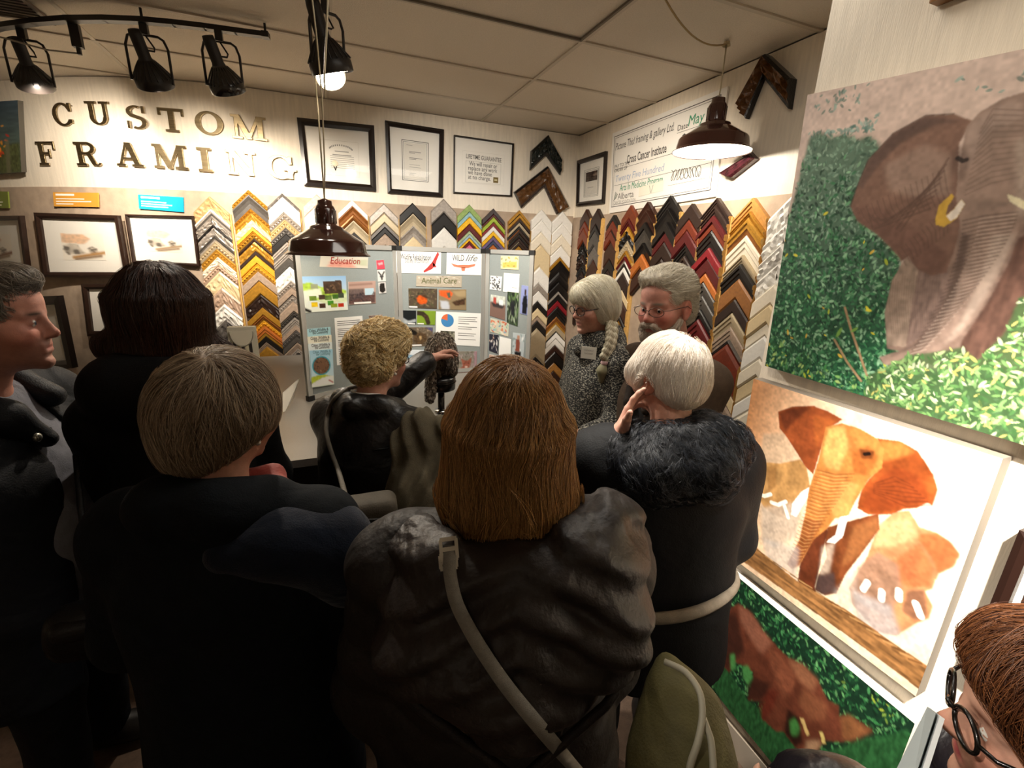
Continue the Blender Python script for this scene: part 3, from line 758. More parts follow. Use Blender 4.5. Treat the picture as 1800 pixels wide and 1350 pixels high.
def pmat(c): return mat(PALETTE[c], 0.38, 0.35 if c in METAL else 0.0, noise=0.05 if c in ('white', 'cream', 'black', 'beige', 'champagne') else 0.18, nscale=60, bump=0.12, bscale=140, name='moulding_' + c.lower())
M_RAW = mat('#c9a25e', 0.75, noise=0.12, nscale=50, name='raw_wood')
SRNG = np.random.default_rng(11)
def chevron(A, e1, n, a, w, style, cols, depth, t=0.96, drop=None):
    up = np.array([0, 0, 1.0]); ns = len(cols)
    prof = dict(flat=[(0, 0.8), (0.12, 1), (0.88, 1), (1, 0.75)], scoop=[(0, 1), (0.1, 1), (0.35, 0.72), (0.65, 0.55), (1, 0.5)], step=[(0, 0.8), (0.1, 1), (0.3, 1), (0.36, 0.8), (0.62, 0.8), (0.68, 0.62), (1, 0.55)],
        round=[(0, 0.6), (0.2, 0.92), (0.45, 1), (0.75, 0.85), (1, 0.5)], carved=[(0, 0.8), (0.14, 1), (0.3, 0.9), (0.5, 0.98), (0.7, 0.85), (0.86, 0.75), (1, 0.6)], bead=[(0, 0.75), (0.15, 0.95), (0.3, 0.8), (0.48, 1.0), (0.66, 0.8), (0.84, 0.7), (1, 0.6)])[style]
    nl = {'carved': 9, 'bead': 13}.get(style, 1)
    V, F, MI = [], [], []
    for sd in (-1, 1):
        grid = []
        for i in range(nl + 1):
            x = a * i / nl; row = []
            for k, (s, h) in enumerate(prof):
                z = -x * t - w * s
                hh = h
                if 0 < i < nl or True:
                    if style == 'carved' and 1 < k < len(prof) - 1: hh += SRNG.uniform(-0.28, 0.16)
                    if style == 'bead' and k == 3: hh += (0.22 if i % 2 else -0.25)
                row.append(A + e1 * (sd * x) + up * z + n * depth * hh)
            base0, base1 = A + e1 * (sd * x) + up * (-x * t), A + e1 * (sd * x) + up * (-x * t - w)
            grid.append([base0] + row + [base1])
        off = len(V); K = len(grid[0])
        for r in grid: V += r
        for i in range(nl):
            for k in range(K - 1):
                q = [off + i * K + k, off + i * K + k + 1, off + (i + 1) * K + k + 1, off + (i + 1) * K + k]
                if sd > 0: q = q[::-1]
                F.append(q[::-1])
                s = 0 if k == 0 else (1 if k >= K - 2 else (prof[k - 1][0] + prof[k][0]) / 2)
                MI.append(min(ns - 1, int(s * ns)))
        e = [off + nl * K + k for k in range(K)]
        F.append(e if sd < 0 else e[::-1]); MI.append(ns)
    return V, F, MI
def column(word, wall, top, dpx_l, dpx_r, items, end, depth=0.035, group=None, half=None):
    """items: (apex pixel y, style, colours)"""
    f = (lambda x, y: onB(x, y, 0.012)) if wall == 'B' else (lambda x, y: onX(x, y, XR - 0.012))
    c = f(*top); l, r = f(top[0] - dpx_l, top[1] + dpx_l * (0.9 if wall == 'B' else 1.3)), f(top[0] + dpx_r, top[1] + dpx_r * (0.9 if wall == 'B' else 1.3))
    if wall == 'B':
        ex = 1e-3; e1 = unit([ex * 2, ywall(c[0] + ex) - ywall(c[0] - ex), 0]); n = np.array([e1[1], -e1[0], 0])
    else: e1, n = np.array([0, -1.0, 0]), NR
    a = half or (abs((r - l) @ e1) / 2) * 0.98
    cx = c if half else c + e1 * (((l + r) / 2 - c) @ e1) * 0.3
    zs = np.linspace(0.4, 2.5, 200); pys = np.array([proj([cx[0], cx[1], z])[1] for z in zs])
    zof = lambda y: float(np.interp(-y, -pys, zs))
    for i, (y, style, cols) in enumerate(items):
        cols = cols.split()
        z0 = zof(y); z1 = zof(items[i + 1][0] if i + 1 < len(items) else end)
        A = np.array([cx[0], cx[1], z0]); w = (z0 - z1) - 0.0015
        dp = depth * (1.0 + 0.25 * ((i * 7) % 3 - 1) * 0.5)
        Vv, Ff, mi = chevron(A, e1, n, a, w, style, cols, dp)
        o = pydata('frame_corner_sample', Vv, Ff, [pmat(q) for q in cols] + [M_RAW if (wall == 'R' or i % 2) else pmat(cols[0])], None, mi=mi)
        me = o.data; o.location = Vector(A); me.transform(Matrix.Translation(-Vector(A)))
        cw = WORDS.get(cols[0], cols[0]); cw2 = WORDS.get(cols[-1], cols[-1])
        sw = dict(flat='flat', scoop='scooped', step='stepped', round='rounded', carved='carved', bead='beaded')[style]
        tag(o, '%s %s corner sample, %s down %s' % (cw if cw == cw2 else cw + ' and ' + cw2, sw, ordn[i], word), 'frame sample', group)
    # raw wood strip that the column is fixed to
    zlo = zof(end) - a - 0.02; z0 = zof(items[0][0]) - a
    bm = bmesh.new(); p = cx + e1 * (a + 0.004)
    obox(bm, [p[0] + n[0] * 0.006, p[1] + n[1] * 0.006, (z0 + zlo) / 2], e1 * 0.006, n * 0.006, [0, 0, (z0 - zlo) / 2])
    return structure(obj('trim_3', bm, M_RAW, pt if wall == 'B' else bpy.data.objects['trim_2']))
GB, GR_ = 'frame corner samples on the back wall', 'frame corner samples on the right wall'
column('the silver column', 'B', (371, 345), 31, 31, [(346, 'carved', 'tan'), (368, 'step', 'white silver darkgrey'), (380, 'carved', 'silver'), (395, 'carved', 'black silver silver'), (414, 'step', 'darkgrey silver'), (424, 'bead', 'champagne'), (438, 'bead', 'gold'), (452, 'carved', 'cream'), (464, 'bead', 'pinktaupe'), (477, 'carved', 'beige'), (505, 'carved', 'pinktaupe'), (534, 'carved', 'white'), (560, 'carved', 'grey'), (585, 'step', 'darkgrey'), (597, 'flat', 'redbrown')], 615, group=GB)
column('the tall gold column', 'B', (438, 334), 30, 33, [(334, 'bead', 'gold'), (343, 'scoop', 'darkgrey'), (367, 'bead', 'gold'), (375, 'carved', 'gold beige'), (399, 'flat', 'bronze brightgold'), (407, 'bead', 'gold'), (419, 'carved', 'darkbrown gold gold'), (441, 'flat', 'darkbrown'), (449, 'flat', 'brightgold'), (463, 'bead', 'brightgold gold'), (477, 'flat', 'taupe'), (494, 'flat', 'gold'), (517, 'carved', 'darkbrown'), (540, 'flat', 'gold'), (553, 'step', 'bronze gold'), (563, 'bead', 'brightgold'), (572, 'step', 'orange gold'), (590, 'flat', 'black'), (599, 'step', 'taupe'), (608, 'flat', 'gold'), (626, 'step', 'gold')], 645, group=GB)
column('the grey column', 'B', (496, 340), 26, 31, [(340, 'carved', 'grey white white'), (363, 'flat', 'white'), (374, 'bead', 'silver'), (386, 'bead', 'tan'), (400, 'bead', 'grey'), (411, 'flat', 'black'), (425, 'step', 'silver grey'), (440, 'step', 'silver'), (453, 'flat', 'darkgrey'), (468, 'carved', 'white'), (493, 'bead', 'silver'), (505, 'flat', 'taupe'), (518, 'bead', 'silver'), (530, 'flat', 'taupe'), (547, 'bead', 'darkgrey'), (557, 'step', 'silver'), (571, 'flat', 'taupe'), (580, 'bead', 'grey'), (590, 'flat', 'darkgrey'), (601, 'step', 'taupe'), (612, 'bead', 'silver'), (622, 'flat', 'darkgrey'), (634, 'step', 'taupe')], 648, group=GB)
column('the pale column behind the left lamp', 'B', (557, 342), 25, 25, [(342, 'flat', 'pinkish'), (361, 'round', 'white'), (381, 'flat', 'cream')], 402, group=GB)
column('the column right of the left lamp', 'B', (619, 352), 26, 26, [(352, 'flat', 'white'), (363, 'scoop', 'bronze'), (376, 'round', 'bronze'), (388, 'scoop', 'champagne'), (408, 'flat', 'black'), (418, 'flat', 'taupe')], 435, group=GB)
column('the champagne column over the board', 'B', (674, 358), 25, 25, [(358, 'flat', 'silver'), (375, 'flat', 'champagne'), (392, 'flat', 'grey'), (400, 'flat', 'black'), (411, 'flat', 'taupe')], 432, group=GB)
column('the column under the framed letter', 'B', (724, 357), 22, 24, [(357, 'flat', 'black'), (376, 'scoop', 'champagne'), (397, 'scoop', 'silver'), (416, 'flat', 'beige')], 438, group=GB)
column('the column under the guarantee', 'B', (779, 350), 23, 22, [(350, 'flat', 'silver'), (374, 'flat', 'black'), (400, 'flat', 'white')], 436, group=GB)
column('the green topped bright column', 'B', (824, 360), 22, 21, [(360, 'flat', 'green'), (373, 'flat', 'paleblue'), (382, 'flat', 'yellow'), (394, 'flat', 'maroon'), (406, 'flat', 'paleGreen'), (412, 'flat', 'lightblue'), (418, 'flat', 'yellow'), (424, 'flat', 'maroon'), (430, 'flat', 'pink')], 442, group=GB)
column('the charcoal topped bright column', 'B', (866, 367), 20, 20, [(367, 'flat', 'charcoal'), (377, 'flat', 'darkred'), (382, 'flat', 'lime'), (391, 'flat', 'red'), (398, 'flat', 'white'), (407, 'flat', 'yellow'), (415, 'flat', 'purple'), (423, 'flat', 'navy'), (430, 'flat', 'orange')], 442, group=GB)
column('the thin gold striped column', 'B', (912, 370), 21, 17, [(370, 'flat', 'gold'), (377, 'flat', 'darkbrown gold'), (384, 'flat', 'bronze darkbrown'), (391, 'flat', 'darkbrown champagne'), (398, 'flat', 'black'), (404, 'flat', 'orange darkbrown'), (411, 'flat', 'gold black'), (418, 'flat', 'darkbrown'), (425, 'flat', 'champagne darkbrown'), (432, 'flat', 'gold')], 442, group=GB)
column('the white column behind the board', 'B', (951, 369), 19, 17, [(369, 'flat', 'white'), (387, 'flat', 'white'), (408, 'flat', 'cream'), (430, 'flat', 'beige'), (469, 'flat', 'white'), (498, 'flat', 'silver'), (510, 'flat', 'white'), (529, 'flat', 'black'), (541, 'flat', 'beige'), (555, 'flat', 'taupe'), (563, 'flat', 'black'), (576, 'flat', 'champagne'), (626, 'flat', 'black'), (638, 'flat', 'grey')], 655, group=GB)
column('the corner column', 'B', (987, 372), 18, 18, [(372, 'flat', 'white'), (393, 'flat', 'white'), (413, 'flat', 'cream'), (432, 'flat', 'white'), (452, 'flat', 'gold'), (459, 'scoop', 'black'), (478, 'round', 'black'), (496, 'flat', 'black'), (512, 'flat', 'silver'), (517, 'flat', 'black'), (528, 'flat', 'red'), (538, 'step', 'black'), (556, 'step', 'bronze gold'), (570, 'flat', 'champagne'), (582, 'flat', 'black white'), (594, 'flat', 'white'), (606, 'flat', 'brown'), (617, 'flat', 'black'), (636, 'flat', 'wood'), (651, 'flat', 'brown'), (662, 'flat', 'wood')], 680, group=GB)
RD = 0.04
column('the carved column by the corner', 'R', (1035, 370), 14, 11, [(368, 'flat', 'brown'), (390, 'flat', 'redbrown'), (401, 'flat', 'mahogany'), (424, 'carved', 'black'), (436, 'carved', 'black'), (448, 'carved', 'darkbrown'), (463, 'bead', 'black'), (478, 'bead', 'darkbrown'), (494, 'flat', 'darkbrown'), (512, 'flat', 'brown'), (530, 'flat', 'darkbrown')], 560, RD, GR_, half=0.085)
column('the plain brown column', 'R', (1055, 369), 12, 16, [(367, 'flat', 'darkbrown'), (396, 'flat', 'black'), (407, 'flat', 'darkgrey'), (432, 'flat', 'grey'), (457, 'flat', 'brown'), (490, 'flat', 'darkbrown')], 530, RD, GR_, half=0.085)
column('the narrow red-brown column', 'R', (1084, 378), 14, 11, [(378, 'flat', 'black'), (389, 'flat', 'redbrown'), (405, 'flat', 'darkbrown redbrown'), (424, 'flat', 'brown'), (457, 'flat', 'black'), (475, 'step', 'darkbrown'), (492, 'step', 'brown'), (510, 'flat', 'darkbrown')], 540, RD, GR_, half=0.085)
column('the column with the white chevrons', 'R', (1114, 361), 16, 13, [(361, 'flat', 'mahogany'), (385, 'step', 'darkred'), (399, 'carved', 'gold black black'), (423, 'bead', 'champagne'), (441, 'step', 'gold champagne'), (451, 'step', 'maroon silver'), (461, 'flat', 'white black'), (470, 'flat', 'white'), (479, 'flat', 'darkbrown'), (509, 'flat', 'beige'), (524, 'flat', 'brown'), (552, 'step', 'black gold'), (570, 'flat', 'darkbrown')], 600, RD, GR_, half=0.095)
column('the orange striped column', 'R', (1145, 355), 17, 14, [(355, 'scoop', 'brown'), (370, 'scoop', 'brown'), (391, 'flat', 'black'), (404, 'scoop', 'darkgrey'), (427, 'scoop', 'black'), (447, 'flat', 'orange'), (470, 'flat', 'brown')], 500, RD, GR_, half=0.1)
column('the black column under the cheque', 'R', (1184, 344), 22, 17, [(344, 'step', 'black'), (366, 'scoop', 'black'), (391, 'flat', 'black'), (409, 'flat', 'darkred'), (426, 'flat', 'darkbrown'), (455, 'flat', 'darkbrown')], 490, RD, GR_, half=0.115)
column('the brown column with red stripes', 'R', (1222, 358), 21, 17, [(358, 'flat', 'darkbrown'), (387, 'flat', 'redbrown'), (406, 'flat', 'darkred'), (430, 'step', 'black'), (450, 'step', 'darkbrown'), (475, 'step', 'brown'), (500, 'flat', 'darkred')], 540, RD, GR_, half=0.11)
column('the deep red column', 'R', (1267, 348), 25, 24, [(348, 'step', 'darkbrown'), (362, 'step', 'darkbrown'), (380, 'flat', 'darkred'), (392, 'flat', 'redbrown'), (406, 'step', 'black'), (436, 'flat', 'red'), (454, 'flat', 'darkred'), (481, 'flat', 'orange'), (496, 'step', 'darkgrey'), (520, 'step', 'darkgrey'), (544, 'step', 'black'), (561, 'step', 'maroon')], 592, RD, GR_, half=0.115)
column('the golden topped column', 'R', (1330, 348), 34, 24, [(348, 'step', 'wood'), (372, 'step', 'gold'), (383, 'step', 'gold bronze'), (414, 'step', 'cream'), (448, 'step', 'champagne'), (464, 'step', 'black'), (490, 'flat', 'leather'), (526, 'flat', 'darkbrown'), (550, 'step', 'champagne'), (574, 'step', 'taupe'), (597, 'step', 'grey'), (605, 'flat', 'redbrown'), (665, 'flat', 'beige'), (690, 'flat', 'taupe')], 730, RD, GR_, half=0.115)
column('the white column beside the partition', 'R', (1400, 342), 34, 24, [(345, 'carved', 'white'), (395, 'carved', 'white'), (430, 'carved', 'white'), (462, 'carved', 'white'), (500, 'flat', 'cream'), (535, 'flat', 'beige'), (568, 'flat', 'cream'), (590, 'flat', 'white'), (630, 'flat', 'cream'), (660, 'flat', 'beige'), (690, 'flat', 'white'), (720, 'flat', 'cream')], 770, RD, GR_, half=0.11)
# ---- the large corner samples hung singly
def big_corner(pts_out, pts_in, to, n, label, cols, style='carved', depth=0.05):
    """outer tip-apex-tip and inner tip-apex-tip, in order left, apex, right"""
    O, I = [to(*p) for p in pts_out], [to(*p) for p in pts_in]
    prof = [(0, 0.0), (0, 0.7), (0.12, 1.0), (0.25, 0.85), (0.4, 0.95), (0.55, 0.8), (0.7, 0.85), (0.85, 0.5), (1, 0.45), (1, 0.0)]
    V, F, MI = [], [], []; nl = 12
    for a, b in ((0, 1), (1, 2)):
        off = len(V); K = len(prof)
        for i in range(nl + 1):
            t = i / nl
            for k, (s, h) in enumerate(prof):
                if style == 'carved' and 3 <= k <= 6: h = h + SRNG.uniform(-0.22, 0.2)
                p = (O[a] * (1 - t) + O[b] * t) * (1 - s) + (I[a] * (1 - t) + I[b] * t) * s
                V.append(p + n * (depth * h + 0.003))
        for i in range(nl):
            for k in range(K - 1):
                F.append([off + i * K + k, off + i * K + k + 1, off + (i + 1) * K + k + 1, off + (i + 1) * K + k])
                MI.append(0 if k < 2 else (1 if k < 7 else len(cols) - 1))
        for i in (0, nl): F.append([off + i * K + k for k in range(K)]); MI.append(0)
    c = O[1]
    o = pydata('large_corner_sample', np.array(V) - c, F, [mat(PALETTE.get(q, q), 0.22, 0.5 if q in METAL else 0, noise=0.3, nscale=50, bump=0.6, bscale=90) for q in cols], None, mi=MI)
    bm = bmesh.new(); bm.from_mesh(o.data); bmesh.ops.recalc_face_normals(bm, faces=bm.faces); bm.to_mesh(o.data); bm.free()
    o.location = Vector(c)
    tag(o, label, 'frame sample', 'large corner samples hung singly')
    return o
big_corner([(932, 266), (961, 239), (984, 280)], [(930, 300), (958, 273), (983, 308)], onB, NB, 'glossy black carved corner sample hung above the gold one', ['black', '#1b211d', 'black'])
big_corner([(902, 338), (960, 293), (997, 363)], [(915, 366), (955, 328), (977, 377)], onB, NB, 'black and antique gold carved corner sample hung below the glossy black one', ['black', '#5a3a1c', 'darkbrown'])
toR = lambda x, y: onX(x, y, XR)
big_corner([(1308, 182), (1357, 98), (1402, 140)], [(1318, 210), (1348, 136), (1394, 193)], toR, NR, 'large black and gold carved corner sample high beside the partition', ['black', '#5f3c1c', 'black'], depth=0.07)
big_corner([(1292, 233), (1336, 280), (1294, 313)], [(1286, 250), (1312, 278), (1269, 305)], toR, NR, 'maroon marbled corner sample pointing sideways behind the right lamp', ['#35151a', '#431c22', '#35151a'], style='flat', depth=0.05)
bpy.data.objects['large_corner_sample.003'].data.materials[1] = mat('#431c22', 0.25, noise=0.6, nscale=25)
# ================================================================ prints and label cards at the left
def plain_print(colset, seed):
    def f(root, P, n, mq):
        A = Art(40, 40, [P(0.22, 0.26), P(0.78, 0.26), P(0.78, 0.76), P(0.22, 0.76)]); A.fill('#f4ede0')
        A.poly([(0.02, 0.02), (0.55, 0.05), (0.7, 0.2), (0.55, 0.4), (0.0, 0.35)], colset[0], 0.7, 2, tex=0.3)
        A.poly([(0.05, 0.45), (0.2, 0.38), (0.38, 0.42), (0.45, 0.6), (0.55, 0.72), (0.4, 0.78), (0.12, 0.8), (0.02, 0.62)], '#4a4038', 0.9, 1, tex=0.8, tsc=9, col2='#cfc4b4')
        A.poly([(0.6, 0.55), (0.72, 0.48), (0.84, 0.58), (0.82, 0.74), (0.66, 0.76)], '#5d5248', 0.9, 1, tex=0.6, col2='#c0b4a4')
        A.stroke([(0.25, 0.9), (0.98, 0.72)], 0.03, colset[1]); A.stroke([(0.3, 0.97), (0.9, 0.84)], 0.025, '#8a6e50')
        A.mesh('print', root, n, 0.0008)
    return f
TB = lambda *p: [onB(x, y, 0.012) for x, y in p]
def nB(q): n = np.cross(np.asarray(q[3]) - q[0], np.asarray(q[1]) - q[0]); n = unit(n); return n if n[1] < 0 else -n
M_DKF = mat('#2a1b14', 0.35, noise=0.2, nscale=25)
q = TB((-60, 381), (44, 379), (57, 481), (-50, 490)); framed('framed_print', q, nB(q), 'dark framed print cut off by the edge, below the olive card', 'picture', 0.045, 0.03, M_DKF, art=plain_print(['#cc8a4a', '#7a4a2a'], 1), group='framed prints by the samples')
q = TB((67, 374), (213, 379), (232, 487), (83, 487)); framed('framed_print', q, nB(q), 'dark framed animal print below the yellow card', 'picture', 0.04, 0.03, M_DKF, art=plain_print(['#d9a270', '#b98a50'], 2), group='framed prints by the samples')
q = TB((224, 377), (343, 380), (353, 468), (237, 462)); framed('framed_print', q, nB(q), 'thin framed animal print below the blue card', 'picture', 0.018, 0.025, M_DKF, art=plain_print(['#e9c9a2', '#a88a68'], 3), group='framed prints by the samples')
q = TB((149, 499), (246, 498), (256, 590), (160, 590)); framed('framed_print', q, nB(q), 'dark framed print half hidden by the dark-haired woman', 'picture', 0.04, 0.03, M_DKF, art=plain_print(['#e0c0a0', '#c0a080'], 4), group='framed prints by the samples')
q = TB((-10, 524), (112, 519), (138, 645), (5, 652)); framed('framed_print', q, nB(q), 'wide black framed print behind the face of the grey-haired man', 'picture', 0.085, 0.04, M_BLACKF, art=plain_print(['#f0e8d8', '#e0d8c8'], 5), group='framed prints by the samples')
q = TB((272, 524), (368, 526), (371, 606), (276, 606)); framed('framed_print', q, nB(q), 'black framed print left of the silver samples, mostly behind dark hair', 'picture', 0.05, 0.035, M_BLACKF, art=plain_print(['#e0c0a0', '#c0a080'], 6), group='framed prints by the samples')
def card(q, col, label, lines, strong):
    n = nB(q); q = flat_quad(q, n); o = slab('label_card', q, n, 0.008, mat(col, 0.5)); tag(o, label, 'card', 'coloured label cards'); P = lambda u, v: bilin(q, u, v) + n * 0.0083
    rule_lines(o, 'printed_heading', P, [(0.06, 0.48, 0.1)], 0.14, mat('#fbf6ea', 0.6), n)
    rule_lines(o, 'printed_lines', P, lines, 0.07, mat('#f5f0e0', 0.6), n)
card(TB((-30, 336), (16, 337), (18, 366), (-28, 366)), '#7d8a3a', 'olive green label card at the edge of the wall', [(0.06, 0.7, 0.42), (0.06, 0.8, 0.6), (0.06, 0.75, 0.78)], 0)
card(TB((95, 338), (174, 339), (175, 364), (97, 363)), '#d99a3c', 'yellow-orange label card above the middle framed print', [(0.06, 0.7, 0.42), (0.06, 0.85, 0.6), (0.06, 0.45, 0.78)], 0)
card(TB((244, 342), (323, 347), (324, 373), (246, 367)), '#10a6cf', 'bright blue label card above the thin framed print', [(0.06, 0.62, 0.42), (0.06, 0.75, 0.58), (0.06, 0.66, 0.74)], 0)
# autumn landscape canvas
def autumn():
    q = [onB(x, y) for x, y in ((-75, 186), (41, 178), (47, 303), (-70, 312))]; n = nB(q); q = flat_quad(q, n)
    o = slab('canvas_painting', q, n, 0.03, mat('#4a453c', 0.7)); tag(o, 'canvas of an orange autumn tree under a dark blue sky', 'painting')
    A = Art(90, 90, q); A.fill('#44525c'); A.c = lin('#3c4c58') * (1 - A.V[..., None]) + lin('#4d5a44') * A.V[..., None]
    A.c *= (0.75 + 0.5 * A.noise(9, 4, (1, 4))[..., None])
    A.poly([(0, 0.62), (1, 0.58), (1, 1), (0, 1)], '#4c5230', 1, 4, tex=0.5, tsc=30, ax=(3, 1))
    for k, (u, v, s) in enumerate(((0.55, 0.42, 0.17), (0.62, 0.58, 0.22), (0.66, 0.34, 0.10), (0.5, 0.66, 0.2))):
        m = np.clip(1.6 - np.hypot((A.U - u) / s, (A.V - v) / s) * 1.3, 0, 1); A.leaves(260, ['#d2451c', '#e8821c', '#c22c18', '#e6a02c', '#b44a9a'], 0.035, m, 10 + k)
    A.stroke([(0.6, 0.7), (0.62, 0.95)], 0.03, '#8a8272'); A.stroke([(0.82, 0.55), (0.83, 0.98)], 0.03, '#6e6a50', 0.7)
    A.mesh('painted_canvas', o, n, 0.0305)
autumn()
# ================================================================ counter
CT = 0.78
def counter():
    y0, y1, x0, x1 = 1.93, 4.03, -1.15, 0.98
    root = empty('counter', ((x0 + x1) / 2, 2.6, 0), 'long grey laminate counter carrying the display board', 'counter')
    bm = bmesh.new(); box(bm, (x0, y0, CT - 0.035), (x1, y1 - 0.02, CT)); bmesh.ops.bevel(bm, geom=bm.edges[:], offset=0.004, segments=2)
    obj('worktop', bm, mat('#8f8b84', 0.35, noise=0.05, nscale=200, name='grey_laminate'), root)
    bm = bmesh.new(); box(bm, (x0 + 0.03, y0 + 0.06, 0.08), (x1 - 0.03, y1 - 0.04, CT - 0.035)); obj('body', bm, mat('#1c1815', 0.6), root)
    for k in range(4):
        xa = x0 + 0.05 + k * 0.52; d = bmesh.new(); box(d, (xa, y0 + 0.042, 0.12), (xa + 0.5, y0 + 0.06, CT - 0.06)); dr = obj('door', d, mat('#231d19', 0.5), root)
        h = bmesh.new(); tube(h, [(xa + 0.42, y0 + 0.042, 0.62), (xa + 0.42, y0 + 0.02, 0.62), (xa + 0.42, y0 + 0.02, 0.52), (xa + 0.42, y0 + 0.042, 0.52)], 0.005, 6); obj('handle', h, mat('#77736c', 0.3, 1.0), dr)
    bm = bmesh.new(); box(bm, (x0 + 0.05, y0 + 0.1, 0.0), (x1 - 0.05, y1 - 0.1, 0.08)); obj('plinth', bm, mat('#14110f', 0.7), root)
counter()
# ================================================================ three panel display board
BZ0, BZ1 = CT + 0.004, 1.665
BP = [np.array([-0.158, 2.727]), np.array([0.43, 3.133])]
r = ray(854, 437); BP.append(np.array([r[0], r[1]]) * (3.133 / r[1]))
rr = ray(941, 443); d2 = np.array([math.cos(math.radians(-42)), math.sin(math.radians(-42))])
# meet the sight line of the right edge
A_ = np.array([[d2[0], -rr[0]], [d2[1], -rr[1]]]); tt = np.linalg.solve(A_, -BP[2]); BP.append(BP[2] + d2 * tt[0])
M_FELT = mat('#8f9694', 0.95, noise=0.08, nscale=300, bump=0.3, bscale=500, name='grey_felt')
M_ALU = mat('#c9c9c4', 0.35, 0.6, name='aluminium'); M_CAP = mat('#141312', 0.5, name='black_plastic')
board = empty('display_board', (*(BP[1] + BP[2]) / 2, BZ0), 'three panel grey felt display board with aluminium frame on the counter', 'display board')
PANEL = []
for i in range(3):
    a, b = np.array([*BP[i], 0]), np.array([*BP[i + 1], 0]); e = unit(b - a); n = np.array([e[1], -e[0], 0]); up = np.array([0, 0, 1.0]); L = np.linalg.norm(b - a)
    g = 0.006
    bm = bmesh.new(); c = (a + b) / 2 + up * (BZ0 + BZ1) / 2; obox(bm, c, e * (L / 2 - g), n * 0.006, up * (BZ1 - BZ0) / 2 * 0.995)
    pn = obj('felt_panel', bm, M_FELT, board)
    def rail(p, q, w=0.014):
        bm = bmesh.new(); p, q = np.asarray(p), np.asarray(q); t = unit(q - p); s = np.cross(t, n)
        obox(bm, (p + q) / 2 + n * 0.001, t * np.linalg.norm(q - p) / 2, n * 0.012, s * w); bmesh.ops.bevel(bm, geom=bm.edges[:], offset=0.003, segments=1); obj('frame_rail', bm, M_ALU, pn)
    z0, z1 = up * (BZ0 + 0.016), up * (BZ1 - 0.014)
    A0, B0 = a + e * (g + 0.014), b - e * (g + 0.014)
    rail(A0 + z0, A0 + z1); rail(B0 + z0, B0 + z1); rail(A0 + z1, B0 + z1); rail(A0 + z0, B0 + z0)
    for P in (a + e * 0.022, b - e * 0.022):
        for z in (BZ0 + 0.013, BZ1 - 0.013):
            bm = bmesh.new(); obox(bm, P + up * z, e * 0.02, n * 0.0145, up * 0.0155); bmesh.ops.bevel(bm, geom=bm.edges[:], offset=0.003, segments=1); obj('corner_cap', bm, M_CAP, pn)
    PANEL.append((a + up, n, e))
def bq(i, pts, off=0.0075):
    """crop pixels of the board view -> quad on panel i"""
    p0, n, e = PANEL[i]
    return [onPlane(500 + x / 3.913, 400 + y / 3.913, p0 + n * off, n) for x, y in pts], n
def sheet(i, pts, label, cat='photo print', col='#f4f3ee', paint=None, res=(36, 28), grp='prints pinned to the display board', off=0.0075, name=None, extra=None):
    q, n = bq(i, pts, off); o = slab(name or 'pinned_print', q, n, 0.0015, mat(col, 0.6)); tag(o, label, cat, grp)
    P = lambda u, v: bilin(q, u, v) + n * 0.0017
    if paint:
        A = Art(res[0], res[1], q); A.fill(col); paint(A); A.mesh('printed_picture', o, n, 0.0019, rough=0.35)
    if extra: extra(o, P, n, q)
    return o
def caption(A, u0=0.1, u1=0.6): A.poly([(u0, 0.9), (u1, 0.9), (u1, 0.99), (u0, 0.99)], '#f6f4ee', soft=0)
